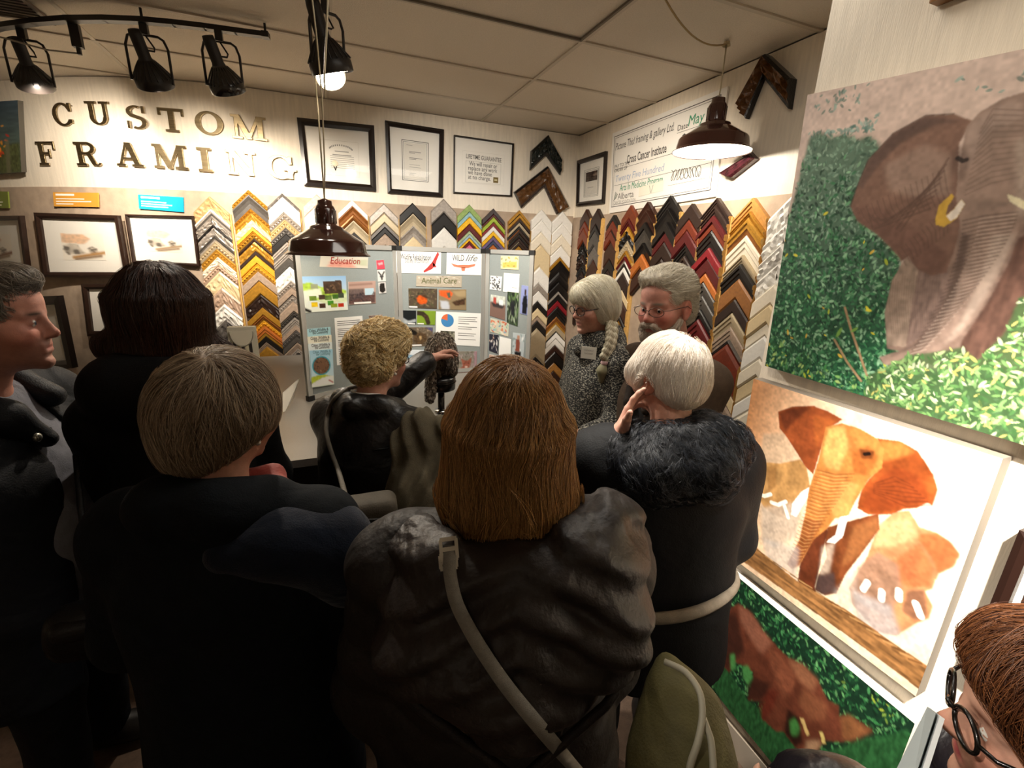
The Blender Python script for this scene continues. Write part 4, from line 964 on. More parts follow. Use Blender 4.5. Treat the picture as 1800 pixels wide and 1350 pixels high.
# left panel
def ttl(s, col, w, y=0.8, sz=0.07, bold=0.008):
    def f(o, P, n, q):
        r, u = unit(q[1] - q[0]), unit(q[0] - q[3]); text('printed_title', s, P(0.5 - w / 2, y), r, u, sz, mat(col, 0.6), o, fit=w * np.linalg.norm(q[1] - q[0]), bold=bold)
    return f
sheet(0, [(248, 195), (575, 205), (572, 282), (240, 270)], 'pale title strip reading Education in red on the left board panel', 'sign', '#cfc8b8', lambda A: (A.poly([(0.2, 0.45), (0.6, 0.4), (0.75, 1), (0.15, 1)], '#d98a78', 0.8, 3, tex=0.3), A.poly([(0.6, 0.3), (1, 0.2), (1, 0.8), (0.75, 0.7)], '#aab48c', 0.6, 3)), extra=ttl('Education', '#9c2f26', 0.62, 0.68, 0.055), name='title_strip')
def p_hab(A):
    A.c = lin('#8fb8e0') * (1 - A.V[..., None]) + lin('#e9f0e6') * A.V[..., None]
    A.poly([(0, 0.2), (0.18, 0.16), (0.42, 0.3), (0.6, 0.28), (1, 0.42), (1, 0.75), (0.5, 0.8), (0, 0.5)], '#a9c94a', 1, 1, tex=0.35); A.poly([(0, 0.4), (0.4, 0.33), (0.42, 0.55), (0.2, 0.66), (0.0, 0.8)], '#e9efe2', 0.9, 2)
    A.poly([(0.46, 0.14), (0.88, 0.13), (0.9, 0.5), (0.48, 0.5)], '#4a3a2e', 1, 0, tex=0.3); A.leaves(60, ['#6a5340', '#3a2c24', '#8a735c'], 0.05, A.inside([(0.48, 0.16), (0.86, 0.16), (0.88, 0.48), (0.5, 0.48)]))
    A.poly([(0.62, 0.3), (0.67, 0.3), (0.66, 0.34)], '#15100d'); A.poly([(0.73, 0.3), (0.78, 0.3), (0.77, 0.34)], '#15100d')
    A.poly([(0, 0.75), (1, 0.5), (1, 1), (0, 1)], '#eef2e4', 0.6, 2)
    for u, v, c in ((0.22, 0.6, '#6d8a30'), (0.42, 0.58, '#4a3a2e'), (0.56, 0.6, '#5d7a3a'), (0.72, 0.58, '#3f6a28'), (0.86, 0.56, '#3d4a38'), (0.25, 0.78, '#d8b81c'), (0.42, 0.82, '#4a3024'), (0.6, 0.76, '#47902c'), (0.84, 0.84, '#c8361c'), (0.68, 0.84, '#8a9c28')):
        A.poly([(u - 0.07, v - 0.06), (u + 0.07, v - 0.06), (u + 0.07, v + 0.07), (u - 0.07, v + 0.07)], c, 1, 0, tex=0.4, tsc=14)
    A.stroke([(0.02, 0.9), (0.14, 0.98)], 0.03, '#23201c'); A.poly([(0.2, 0.22), (0.35, 0.2), (0.35, 0.34), (0.2, 0.34)], '#8a8a80', 0.8, 0)
sheet(0, [(108, 337), (420, 332), (436, 566), (130, 586)], 'green and blue habitat poster with a wolf photo on the left panel', 'poster', '#e8efe4', p_hab, (60, 46), name='pinned_poster')
def p_room(A):
    A.fill('#b8998c'); A.poly([(0, 0.55), (1, 0.5), (1, 1), (0, 1)], '#5d4440', 1, 2, tex=0.4); A.poly([(0, 0.3), (0.55, 0.32), (0.55, 0.75), (0, 0.8)], '#4d4446', 0.8, 1, tex=0.5); A.poly([(0.58, 0.3), (0.92, 0.3), (0.92, 0.62), (0.58, 0.62)], '#b9d3e0', 1, 0)
    A.leaves(40, ['#2f2a2c', '#6d5a52', '#3a3034'], 0.06, A.inside([(0, 0.5), (1, 0.5), (1, 1), (0, 1)])); A.stroke([(0.05, 0.14), (0.85, 0.12)], 0.02, '#8a6a60'); caption(A, 0.2, 0.82)
sheet(0, [(438, 374), (625, 366), (628, 520), (442, 531)], 'photo print of a classroom talk beside the habitat poster', paint=p_room)
sheet(0, [(629, 226), (681, 222), (690, 284), (636, 288)], 'small red and pink card above the owl sketch', paint=lambda A: (A.fill('#c84a5a'), A.poly([(0.2, 0.3), (0.8, 0.25), (0.8, 0.5), (0.25, 0.55)], '#efb8b8', 0.8)), res=(14, 16))
sheet(0, [(637, 291), (691, 289), (697, 369), (643, 373)], 'small ink sketch of an owl face on white', paint=lambda A: (A.fill('#dcdbd6'), A.stroke([(0.15, 0.2), (0.4, 0.45), (0.5, 0.8)], 0.08, '#2c2a28'), A.stroke([(0.85, 0.2), (0.6, 0.45), (0.5, 0.8)], 0.08, '#2c2a28'), A.poly([(0.25, 0.5), (0.42, 0.5), (0.4, 0.62), (0.28, 0.62)], '#2a2826'), A.poly([(0.58, 0.5), (0.76, 0.5), (0.72, 0.62), (0.6, 0.62)], '#2a2826')), res=(18, 24))
sheet(0, [(645, 378), (694, 375), (700, 449), (650, 455)], 'small dark feather print below the owl sketch', paint=lambda A: (A.fill('#dcd8d4'), A.poly([(0.15, 0.1), (0.8, 0.08), (0.9, 0.8), (0.5, 0.98), (0.1, 0.8)], '#26221f', 1, 1, tex=0.6)), res=(16, 22))
def lines(rows, h=0.012, m=None, nm='printed_lines'):
    return lambda o, P, n, q: rule_lines(o, nm, P, rows, h, m or INK, n, 0.0004)
def x_text(o, P, n, q):
    rows = [(0.08, 0.9 - 0.35 * (((k * 37) % 10) / 10.0 > 0.75), 0.075 + 0.039 * k) for k in range(23) if k not in (3, 9, 14)]
    rule_lines(o, 'printed_lines', P, rows, 0.011, INK, n, 0.0004)
    bm = bmesh.new(); r, u = unit(q[1] - q[0]), unit(q[0] - q[3]); obox(bm, P(0.86, 0.14) + n * 0.0005, r * 0.016 + u * 0.008, u * 0.004, n * 0.0003); obj('bird_logo', bm, INK, o)
sheet(0, [(343, 622), (535, 607), (550, 930), (361, 948)], 'white sheet of printed text behind the blonde curls', 'notice', extra=x_text, name='pinned_sheet')
sheet(0, [(578, 606), (672, 597), (677, 660), (583, 668)], 'small brown photo above the blonde curls', paint=lambda A: (A.fill('#8d7a70'), A.leaves(20, ['#5d4a40', '#b09a8a'], 0.14)), res=(16, 14))
def leaflet(pts, label, top, off, art=None, rows=None, grp='wildlife leaflets on the left panel'):
    def f(o, P, n, q):
        r, u = unit(q[1] - q[0]), unit(q[0] - q[3]); W = np.linalg.norm(q[1] - q[0])
        text('printed_heading', 'Cities, Wildlife &', P(0.12, 0.085), r, u, 0.024, mat('#4f7a86', 0.7) if art else INK, o, fit=0.78 * W, bold=0.01)
        text('printed_heading', 'the Community', P(0.26, 0.15), r, u, 0.024, mat('#4f7a86', 0.7) if art else INK, o, fit=0.62 * W, bold=0.01)
    return sheet(0, pts, label, 'leaflet', top, art, (36, 50), grp, off, 'leaflet', f)
leaflet([(143, 700), (315, 683), (330, 940), (165, 962)], 'pale blue wildlife leaflet, rearmost of the stack', '#a9d3dc', 0.0075)
leaflet([(155, 752), (322, 738), (335, 990), (172, 1010)], 'cream wildlife leaflet in the middle of the stack', '#ece8d4', 0.0115)
leaflet([(162, 800), (326, 788), (338, 1040), (178, 1060)], 'second cream wildlife leaflet just behind the beaver leaflet', '#e2ecec', 0.0155)
def p_leaf(A):
    A.c = lin('#a8d4e8') * (1 - A.V[..., None]) + lin('#d8ecf0') * A.V[..., None]
    A.poly([(0, 0.72), (0.5, 0.66), (1, 0.78), (1, 1), (0, 1)], '#b9c83a', 1, 1, tex=0.2); A.poly([(0, 0.9), (0.5, 0.76), (1, 0.74), (1, 1), (0, 1)], '#f2f3ee', 1, 1)
    d = np.hypot((A.U - 0.47) / 0.42, (A.V - 0.43) / 0.27); A.fill('#1f9db0', np.clip((1.0 - d) * 14, 0, 1)); A.fill('#7a5a44', np.clip((0.88 - d) * 14, 0, 1)); A.leaves(120, ['#5d4232', '#9a7a60', '#3a2a22', '#8a6850'], 0.05, (d < 0.85).astype(float)); A.stroke([(0.78, 0.86), (0.94, 0.93)], 0.025, '#b03a2a')
leaflet([(172, 846), (330, 836), (341, 1078), (188, 1101)], 'front blue wildlife leaflet with a round beaver photo', '#d8ecf0', 0.0195, p_leaf)
# middle panel
def x_wrs(o, P, n, q):
    r, u = unit(q[1] - q[0]), unit(q[0] - q[3]); W = np.linalg.norm(q[1] - q[0])
    text('printed_name', 'Wildlife Rehabilitation', P(0.11, 0.42), r, u, 0.05, INK, o, fit=0.66 * W, bold=0.012); text('printed_name', 'Society of Edmonton', P(0.2, 0.56), r, u, 0.045, INKM, o, fit=0.52 * W, bold=0.008)
    H = np.linalg.norm(q[0] - q[3]); loc = lambda a, b: P(a, b) + n * 0.0006
    bm = bmesh.new()
    for pl in ([(0.92, 0.06), (0.955, 0.16), (0.90, 0.42), (0.87, 0.62), (0.80, 0.50), (0.86, 0.28)], [(0.87, 0.62), (0.80, 0.80), (0.62, 0.96), (0.60, 0.90), (0.70, 0.72), (0.80, 0.50)], [(0.80, 0.5), (0.87, 0.62), (0.9, 0.72), (0.83, 0.72)]):
        f = bm.faces.new([bm.verts.new(loc(*p)) for p in pl]); f.normal_update()
        if np.dot(f.normal, n) < 0: f.normal_flip()
    obj('red_hawk_logo', bm, mat('#b0322e', 0.6), o)
    bm = bmesh.new(); tube(bm, [P(0.10 - 0.06 * math.sin(a), 0.36 - 0.13 * math.cos(a)) + n * 0.0006 for a in np.linspace(0.3, PI - 0.3, 10)], 0.003, 4); obj('crescent_logo', bm, INK, o)
sheet(1, [(763, 146), (1078, 158), (1075, 318), (768, 312)], 'white sign of the rehabilitation society with a red hawk', 'sign', extra=x_wrs, name='pinned_sign')
def x_wild(o, P, n, q):
    r, u = unit(q[1] - q[0]), unit(q[0] - q[3]); W = np.linalg.norm(q[1] - q[0])
    text('printed_name', 'WILD', P(0.15, 0.42), r, u, 0.06, INK, o, fit=0.33 * W, bold=0.004); text('printed_name', 'life', P(0.5, 0.42), r, u, 0.065, INKM, o, shear=0.4, fit=0.34 * W)
    bm = bmesh.new()
    for pl in ([(0.12, 0.52), (0.3, 0.6), (0.45, 0.58), (0.62, 0.58), (0.8, 0.52), (0.78, 0.62), (0.6, 0.7), (0.38, 0.7), (0.2, 0.66)], [(0.40, 0.68), (0.52, 0.68), (0.5, 0.84), (0.42, 0.84)]):
        f = bm.faces.new([bm.verts.new(P(*p) + n * 0.0006) for p in pl]); f.normal_update()
        if np.dot(f.normal, n) < 0: f.normal_flip()
    obj('orange_bird_logo', bm, mat('#d97a5a', 0.6), o)
sheet(1, [(1117, 158), (1362, 165), (1360, 328), (1113, 322)], 'white sign reading WILDlife over an orange spread-winged bird', 'sign', extra=x_wild, name='pinned_sign')
sheet(1, [(908, 330), (1220, 333), (1218, 412), (905, 403)], 'mottled title strip reading Animal Care', 'sign', '#b9ae9c', lambda A: (A.fill('#b5aa98'), A.leaves(60, ['#cfc6b6', '#8f8672', '#a59a84', '#d9d2c4'], 0.05)), extra=ttl('Animal Care', '#5d6138', 0.78, 0.72, 0.055), name='title_strip')
def p_robin(A):
    A.fill('#54483a'); A.leaves(90, ['#6d6048', '#3a3228', '#7d7056', '#4d5034'], 0.06); A.poly([(0.28, 0.5), (0.38, 0.34), (0.55, 0.36), (0.66, 0.5), (0.62, 0.74), (0.42, 0.8), (0.3, 0.68)], '#d85a1e', 1, 1, tex=0.3); A.poly([(0.4, 0.36), (0.56, 0.3), (0.7, 0.5), (0.58, 0.48)], '#4a3424'); caption(A, 0.02, 0.3)
sheet(1, [(852, 417), (1050, 420), (1048, 558), (855, 552)], 'photo of an orange-breasted bird in a brown nest', paint=p_robin)
def p_fledge(A):
    A.fill('#8d7a5c'); A.poly([(0.02, 0.05), (0.4, 0.05), (0.52, 0.2), (0.4, 0.5), (0.05, 0.3)], '#e2602c', 1, 1, tex=0.2); A.poly([(0.28, 0.18), (0.4, 0.12), (0.44, 0.4), (0.34, 0.42)], '#4a5a4a'); A.poly([(0.45, 0.62), (0.75, 0.5), (0.98, 0.42), (0.95, 0.75), (0.6, 0.8)], '#4a3526', 1, 1, tex=0.5); A.poly([(0.05, 0.55), (0.35, 0.6), (0.4, 1), (0.1, 1)], '#c3c7cf', 1, 2); A.poly([(0.5, 0.1), (1, 0.05), (1, 0.35), (0.7, 0.35)], '#b09a74', 0.8, 2)
sheet(1, [(1060, 425), (1250, 425), (1250, 567), (1060, 562)], 'photo of gloved hands with a bird, right of the nest photo', paint=p_fledge)
sheet(1, [(768, 568), (905, 570), (905, 668), (768, 662)], 'black photo of a pale heron', paint=lambda A: (A.fill('#1c2022'), A.poly([(0, 0.45), (0.3, 0.5), (0.6, 0.75), (0.98, 0.6), (0.98, 0.8), (0.5, 0.98), (0, 0.8)], '#aab0b2', 1, 2, tex=0.2), caption(A, 0.58, 0.96)))
sheet(1, [(912, 570), (1040, 573), (1035, 670), (910, 665)], 'bright green photo of a long-necked goose', paint=lambda A: (A.fill('#7d9a30'), A.stroke([(0.02, 0.18), (0.3, 0.22), (0.5, 0.45), (0.62, 0.85)], 0.12, '#3a3024'), A.poly([(0.35, 0.28), (0.6, 0.36), (0.68, 0.62), (0.5, 0.7), (0.38, 0.5)], '#4d3a2c', 1, 1, tex=0.5), caption(A, 0.05, 0.38)))
def x_pie(o, P, n, q):
    bm = bmesh.new(); c = P(0.25, 0.26) + n * 0.0006; r, u = unit(q[1] - q[0]), unit(q[0] - q[3]); R = 0.046
    for i in range(24):
        a0, a1 = PI / 2 + 2 * PI * i / 24, PI / 2 + 2 * PI * (i + 1) / 24
        f = bm.faces.new([bm.verts.new(c), bm.verts.new(c + R * (math.cos(a0) * r + math.sin(a0) * u)), bm.verts.new(c + R * (math.cos(a1) * r + math.sin(a1) * u))]); f.material_index = 1 if i < 5 else 0
        f.normal_update()
        if np.dot(f.normal, n) < 0: f.normal_flip()
    obj('pie_chart', bm, [mat('#3f86c0', 0.6), mat('#dd6a3a', 0.6)], o)
    rule_lines(o, 'printed_lines', P, [(0.49, 0.92, 0.13), (0.49, 0.88, 0.19), (0.49, 0.92, 0.25), (0.49, 0.74, 0.32), (0.49, 0.92, 0.42), (0.49, 0.8, 0.48), (0.49, 0.9, 0.62), (0.49, 0.86, 0.68), (0.49, 0.9, 0.8)], 0.016, INKM, n, 0.0004)
    A = Art(14, 12, [P(0.1, 0.58), P(0.42, 0.58), P(0.42, 0.86), P(0.1, 0.86)]); A.fill('#8d8a78'); A.leaves(16, ['#5d5a48', '#b9b6a4', '#3a3a30'], 0.2); A.mesh('small_photo', o, n, 0.0006)
sheet(1, [(1043, 577), (1350, 590), (1343, 818), (1040, 800)], 'white sheet with a blue and orange pie chart', 'notice', extra=x_pie, name='pinned_sheet')
sheet(1, [(830, 685), (1020, 685), (1020, 812), (832, 820)], 'brown photo of an owl face below the heron photo', paint=lambda A: (A.fill('#6b5d4c'), A.leaves(70, ['#8a7a64', '#4a4034', '#a09078'], 0.06), A.poly([(0.3, 0.35), (0.5, 0.25), (0.75, 0.35), (0.8, 0.7), (0.55, 0.95), (0.3, 0.75)], '#5a4630', 1, 1, tex=0.5), A.stroke([(0.05, 0.08), (0.35, 0.3)], 0.08, '#1c1814'), A.poly([(0.48, 0.45), (0.6, 0.45), (0.55, 0.7)], '#c8a878', 1, 1), A.poly([(0.75, 0.02), (0.98, 0.02), (0.98, 0.25)], '#4a4a8a', 0.7), caption(A, 0.02, 0.6)))
sheet(1, [(790, 840), (960, 842), (958, 930), (790, 925)], 'pale blue and white sheet behind the owl', 'notice', '#e6ecf0', lambda A: (A.fill('#e3eaee'), A.poly([(0, 0.3), (0.5, 0.4), (1, 0.7), (1, 1), (0, 1)], '#6f9fb8', 0.8, 1)), name='pinned_sheet')
def p_fox(A):
    A.fill('#8a8478'); A.leaves(70, ['#a89a98', '#6d6a58', '#b8a0a0', '#7d8070'], 0.07); A.poly([(0.0, 0), (0.12, 0), (0.1, 1), (0, 1)], '#b58a98', 0.7, 1); A.poly([(0.86, 0), (1, 0), (1, 1), (0.9, 1)], '#b58a98', 0.7, 1)
    A.poly([(0.12, 1), (0.2, 0.78), (0.34, 0.7), (0.3, 0.5), (0.24, 0.3), (0.36, 0.4), (0.5, 0.42), (0.62, 0.4), (0.74, 0.26), (0.72, 0.5), (0.68, 0.66), (0.62, 0.78), (0.8, 0.88), (0.84, 1)], '#9a5a48', 1, 1, tex=0.3); A.poly([(0.44, 0.7), (0.56, 0.7), (0.53, 0.82), (0.47, 0.82)], '#e0c4b4', 1, 1); A.poly([(0.46, 0.77), (0.54, 0.77), (0.5, 0.83)], '#1c1412'); A.poly([(0.36, 0.54), (0.43, 0.55), (0.42, 0.6)], '#1c1412'); A.poly([(0.56, 0.55), (0.64, 0.54), (0.58, 0.6)], '#1c1412')
sheet(1, [(1178, 850), (1325, 850), (1322, 995), (1174, 1003)], 'photo of a red fox facing forward, low on the middle panel', paint=p_fox)
# right panel
def blot(cols, bg, seed=3, sz=0.1, n=40): return lambda A: (A.fill(bg), A.leaves(n, cols, sz, None, seed))
sheet(2, [(1490, 195), (1612, 198), (1610, 290), (1488, 283)], 'yellow photo at the top of the right panel', paint=lambda A: (A.fill('#e8d9a8'), A.poly([(0.1, 0.5), (0.9, 0.4), (0.9, 0.85), (0.1, 0.9)], '#e0b860', 1, 1), A.leaves(14, ['#6d7a48', '#c89a40'], 0.08)))
sheet(2, [(1418, 330), (1498, 338), (1490, 435), (1412, 425)], 'dark bristly black and white photo on the right panel', paint=lambda A: (A.fill('#e6e6e6'), A.leaves(50, ['#23252a', '#4a4d52', '#15171a'], 0.1, np.clip(1.4 - np.hypot((A.U - 0.5) / 0.45, (A.V - 0.5) / 0.45), 0, 1))))
sheet(2, [(1510, 312), (1618, 320), (1612, 455), (1504, 440)], 'white captioned sheet beside the bristly photo', 'notice', extra=lines([(0.55, 0.85, 0.72)]), name='pinned_sheet')
sheet(2, [(1420, 460), (1522, 476), (1517, 638), (1412, 605)], 'photo of a boat on brown water', paint=lambda A: (A.fill('#7d6258'), A.poly([(0, 0), (1, 0), (1, 0.35), (0, 0.3)], '#c9cfc4', 1, 2, tex=0.2), A.poly([(0.05, 0.35), (0.95, 0.38), (0.8, 0.55), (0.2, 0.52)], '#3a3434'), A.poly([(0.2, 0.1), (0.4, 0.1), (0.4, 0.38), (0.2, 0.36)], '#b04a40'), A.poly([(0.6, 0.15), (0.85, 0.15), (0.85, 0.4), (0.6, 0.38)], '#dfe5e8')))
sheet(2, [(1535, 440), (1615, 450), (1605, 680), (1530, 655)], 'tall photo of dark figures among green leaves', paint=lambda A: (A.fill('#3c4a38'), A.leaves(60, ['#6d8a58', '#23251f', '#9aa890', '#15151a'], 0.1), A.poly([(0.3, 0.3), (0.6, 0.25), (0.7, 0.7), (0.35, 0.75)], '#23232a', 0.9, 1)))
sheet(2, [(1632, 395), (1690, 405), (1680, 605), (1620, 590)], 'tall photo of a figure in black against blue', paint=lambda A: (A.fill('#8f98c8'), A.poly([(0.3, 0.35), (0.7, 0.33), (0.8, 0.65), (0.75, 0.98), (0.25, 0.98), (0.2, 0.6)], '#191a1f', 1, 1, tex=0.4), A.poly([(0.38, 0.12), (0.62, 0.12), (0.62, 0.34), (0.38, 0.34)], '#3a2a24')), res=(20, 36))
sheet(2, [(1418, 622), (1545, 655), (1540, 750), (1415, 715)], 'group photo in orange and green shirts', paint=blot(['#d9744a', '#e8c0a8', '#8ab8a0', '#d8d0c0', '#6d9ab8', '#b04a34'], '#c9c8b4'))
sheet(2, [(1410, 730), (1475, 740), (1470, 870), (1408, 845)], 'photo of a group in dark clothes', paint=blot(['#1a1a24', '#2c2c3a', '#b89a8a', '#e0dcd8'], '#30303c', 5))
sheet(2, [(1480, 748), (1560, 768), (1555, 920), (1475, 890)], 'blank white sheet between two photos low on the right panel', 'notice', extra=lines([(0.4, 0.6, 0.86)]), name='pinned_sheet')
sheet(2, [(1572, 722), (1655, 735), (1640, 950), (1565, 920)], 'tall photo of a person holding a dark animal', paint=lambda A: (A.fill('#b9c2c4'), A.leaves(20, ['#8a9a9a', '#dfe0dc'], 0.12), A.poly([(0.3, 0.2), (0.6, 0.2), (0.65, 0.6), (0.25, 0.6)], '#8a4a3a', 1, 1), A.poly([(0.2, 0.62), (0.75, 0.58), (0.8, 0.85), (0.25, 0.9)], '#1d1d20', 1, 1, tex=0.4), A.poly([(0.38, 0.06), (0.58, 0.06), (0.58, 0.2), (0.38, 0.2)], '#b98a70')), res=(24, 40))
sheet(2, [(1410, 870), (1500, 890), (1490, 945), (1405, 935)], 'warm toned photo at the foot of the right panel', paint=blot(['#c08a70', '#e0c8b8', '#8a5a48'], '#d8c4b4'))
# ================================================================ pendants
M_SHADE = mat('#3a1a14', 0.16, coat=0.6, name='brown_enamel'); M_ENAMEL = mat('#f2ede0', 0.4, name='white_enamel')
M_CORD = mat('#b9ac8e', 0.6, name='cream_cord')
def pendant(px, py, half, label, power):
    z = 0.2 * FOC / half; rr = ray(px, py); c = EYE + rr * z
    root = empty('pendant_lamp', c, label, 'pendant lamp', 'brown pendant lamps')
    prof = [(0.2, 0.0), (0.2, 0.004), (0.186, 0.012), (0.182, 0.02), (0.174, 0.062), (0.168, 0.07), (0.15, 0.08), (0.09, 0.118), (0.08, 0.122), (0.076, 0.134), (0.05, 0.142), (0.046, 0.15)]
    bm = bmesh.new(); lathe(bm, prof, c, 48); obj('shade', bm, M_SHADE, root)
    bm = bmesh.new(); lathe(bm, [(r - 0.003, zz - 0.001) for r, zz in prof[1:]], c, 48); bmesh.ops.reverse_faces(bm, faces=bm.faces); obj('shade_lining', bm, M_ENAMEL, root)
    bm = bmesh.new(); lathe(bm, [(0.046, 0.146), (0.046, 0.215), (0.04, 0.228), (0.034, 0.232), (0.033, 0.252), (0.02, 0.256), (0.008, 0.262), (0.0, 0.262)], c, 24)
    for k in range(8):
        a = 2 * PI * k / 8; tube(bm, [c + [0.046 * math.cos(a), 0.046 * math.sin(a), 0.15], c + [0.046 * math.cos(a), 0.046 * math.sin(a), 0.214]], 0.003, 5)
    obj('socket_housing', bm, M_SHADE, root)
    bm = bmesh.new(); lathe(bm, [(0.0, 0.03), (0.024, 0.036), (0.034, 0.06), (0.026, 0.09), (0.016, 0.12), (0.016, 0.146)], c, 20); obj('bulb', bm, mat('#fff4e0', 0.4, emit='#ffe9c8', estr=14.0), root)
    bm = bmesh.new(); tube(bm, [c + [0, 0, 0.26], c + [0.002, 0, (CEIL - c[2]) * 0.6], [c[0], c[1], CEIL]], 0.0035, 6); obj('cord', bm, M_CORD, root)
    bm = bmesh.new(); lathe(bm, [(0.0, 0.02), (0.014, 0.018), (0.02, 0.0)], [c[0], c[1], CEIL - 0.02], 12); obj('ceiling_hook', bm, M_CORD, root)
    lamp('pendant_light', 'POINT', c + [0, 0, 0.008], power, WHITE, None, 0.02)
    return c
cl = pendant(578, 449, 71, 'brown enamel pendant lamp hanging in front of the grey display board', 3)
cr = pendant(1250, 268, 66, 'lit brown enamel pendant lamp hanging in front of the big cheque', 8)
bm = bmesh.new(); t = np.linspace(0, 1, 14); p0, p1 = np.array([cr[0], cr[1], CEIL - 0.01]), np.array([cr[0] - 0.62, cr[1] - 0.25, CEIL - 0.012])
tube(bm, [p0 * (1 - s) + p1 * s - np.array([0, 0, 0.07 * 4 * s * (1 - s)]) for s in t], 0.004, 6)
tag(obj('swag_cord', bm, mat('#9d8458', 0.6)), 'cream lamp cord drooping along the ceiling from the right pendant', 'cord')
bm = bmesh.new(); tube(bm, [at(546, -25, 2.0), at(556, 60, 2.03), at(566, 170, 2.06), at(571, 300, 2.08), cl + [0, 0, 0.27]], 0.003, 6); tube(bm, [at(577, -25, 2.0), at(574, 60, 2.02), at(570, 140, 2.02), at(572, 172, 2.02)], 0.0035, 6)
tag(obj('lamp_cord', bm, mat('#c9bd9f', 0.6)), 'pale loose cords hanging beside the left pendant lamp cord', 'cord')
# ================================================================ ceiling track and its spot heads
M_TRK = mat('#191513', 0.45, name='black_metal')
ZT = 2.655
tp = [onZ(x, y, ZT) for x, y in ((-60, 64), (0, 47), (60, 38.5), (120, 34), (185, 33.5), (250, 36), (305, 41), (360, 47.5), (414, 55), (467, 62))]
def track():
    root = empty('ceiling_track', tp[2], 'long black lighting track bowed along the ceiling over the letters', 'track')
    bm = bmesh.new()
    for a, b in zip(tp, tp[1:]):
        d = unit(np.array(b) - a); s = unit(np.cross(d, [0, 0, 1]))
        obox(bm, (a + b) / 2, d * (np.linalg.norm(b - a) / 2 + 0.004), s * 0.019, np.array([0, 0, 0.011]))
    obj('rail', bm, M_TRK, root)
    bm = bmesh.new(); obox(bm, tp[-1], unit(tp[-1] - tp[-2]) * 0.016, unit(np.cross(tp[-1] - tp[-2], [0, 0, 1])) * 0.021, np.array([0, 0, 0.013])); obj('end_cap', bm, M_TRK, root)
    a = onZ(129, 40, ZT); bm = bmesh.new(); obox(bm, a - [0, 0, 0.055], np.array([0.02, 0, 0]), np.array([0, 0.016, 0]), np.array([0, 0, 0.05])); obox(bm, a - [0, 0, 0.115], np.array([0.008, 0, 0]), np.array([0, 0.008, 0]), np.array([0, 0, 0.02])); obj('feed_adapter', bm, M_TRK, root)
    bm = bmesh.new(); tube(bm, [a - [0, 0, 0.13], a - [0.12, 0.02, 0.14], a - [0.5, 0.05, 0.09]], 0.004, 6); obj('feed_cord', bm, mat('#9d9484', 0.6), root)
    for p in (tp[1], tp[5], tp[9]):
        bm = bmesh.new(); tube(bm, [p + [0, 0, 0.01], [p[0], p[1], CEIL + 0.006]], 0.006, 6); obj('ceiling_clip', bm, M_TRK, root)
track()
def spot_head(top, yoke_w, yoke_h, aim, size, label, twist=0.0, lens=False, gloss=False):
    """top: point on the track; head hangs in a U yoke"""
    top = np.asarray(top, float); root = empty('track_spot', top, label, 'spot lamp', 'black spot heads on the ceiling tracks')
    bm = bmesh.new(); obox(bm, top - [0, 0, 0.028], np.array([0.016, 0, 0]), np.array([0, 0.016, 0]), np.array([0, 0, 0.028])); obj('adapter', bm, M_TRK, root)
    w = np.array([math.cos(twist), math.sin(twist), 0]); d = unit(aim)
    y0 = top - [0, 0, 0.055]
    pts = [y0 - [0, 0, yoke_h] - w * yoke_w / 2, y0 - [0, 0, 0.05] - w * yoke_w / 2, y0 - [0, 0, 0.012] - w * yoke_w * 0.42, y0 - [0, 0, 0.0] - w * yoke_w * 0.3, y0 + w * yoke_w * 0.3, y0 - [0, 0, 0.012] + w * yoke_w * 0.42, y0 - [0, 0, 0.05] + w * yoke_w / 2, y0 - [0, 0, yoke_h] + w * yoke_w / 2]
    bm = bmesh.new(); tube(bm, pts, 0.006, 6); obj('yoke', bm, mat('#2c2622', 0.4), root)
    piv = y0 - [0, 0, yoke_h * 0.82]; s = size
    prof_s = [(0.0, -0.18), (0.024, -0.178), (0.027, -0.16), (0.027, -0.07), (0.03, -0.06)]
    bm = bmesh.new(); lathe(bm, [(r * s, z * s) for r, z in prof_s], piv, 18, d); obj('socket', bm, M_TRK, root)
    bm = bmesh.new(); pr = [(0.03, -0.062), (0.05, -0.035), (0.074, 0.0), (0.082, 0.02), (0.082, 0.052), (0.078, 0.056)]
    lathe(bm, [(r * s, z * s) for r, z in pr], piv, 28, d)
    u = unit(np.cross(d, [0.3, 0.2, 1])); v = np.cross(d, u)
    for k in range(20):
        a = 2 * PI * k / 20; q = math.cos(a) * u + math.sin(a) * v
        tube(bm, [piv + s * (0.034 * q - 0.055 * d), piv + s * (0.054 * q - 0.03 * d), piv + s * (0.083 * q + 0.012 * d)], 0.003 * s, 4)
    obj('shade', bm, mat('#1a1614', 0.2 if gloss else 0.4, coat=0.5 if gloss else 0), root)
    bm = bmesh.new(); lathe(bm, [(0.076 * s, 0.05 * s), (0.05 * s, 0.035 * s), (0.0, 0.03 * s)], piv, 24, d); bmesh.ops.reverse_faces(bm, faces=bm.faces)
    obj('bulb_face', bm, mat('#e9e2d2', 0.3, emit='#fff0d8', estr=9.0), root)
    bm = bmesh.new(); e = piv - d * s * 0.1; tube(bm, [y0 + [0, 0, 0.0], y0 - w * -0.03 - [0, 0, 0.05], e + w * 0.05, e], 0.004, 6); obj('cord', bm, M_TRK, root)
    return piv
spot_head(onZ(36, 47, ZT), 0.17, 0.20, (-0.05, 0.55, -0.85), 0.95, 'black ribbed track spot at the far left end of the track')
spot_head(onZ(251, 38, ZT), 0.17, 0.20, (0.1, 0.5, -0.8), 1.0, 'black ribbed track spot above the letters S and T')
spot_head(onZ(383, 50, ZT), 0.16, 0.20, (0.2, 0.45, -0.85), 1.0, 'glossy black track spot nearest the track end', gloss=True)
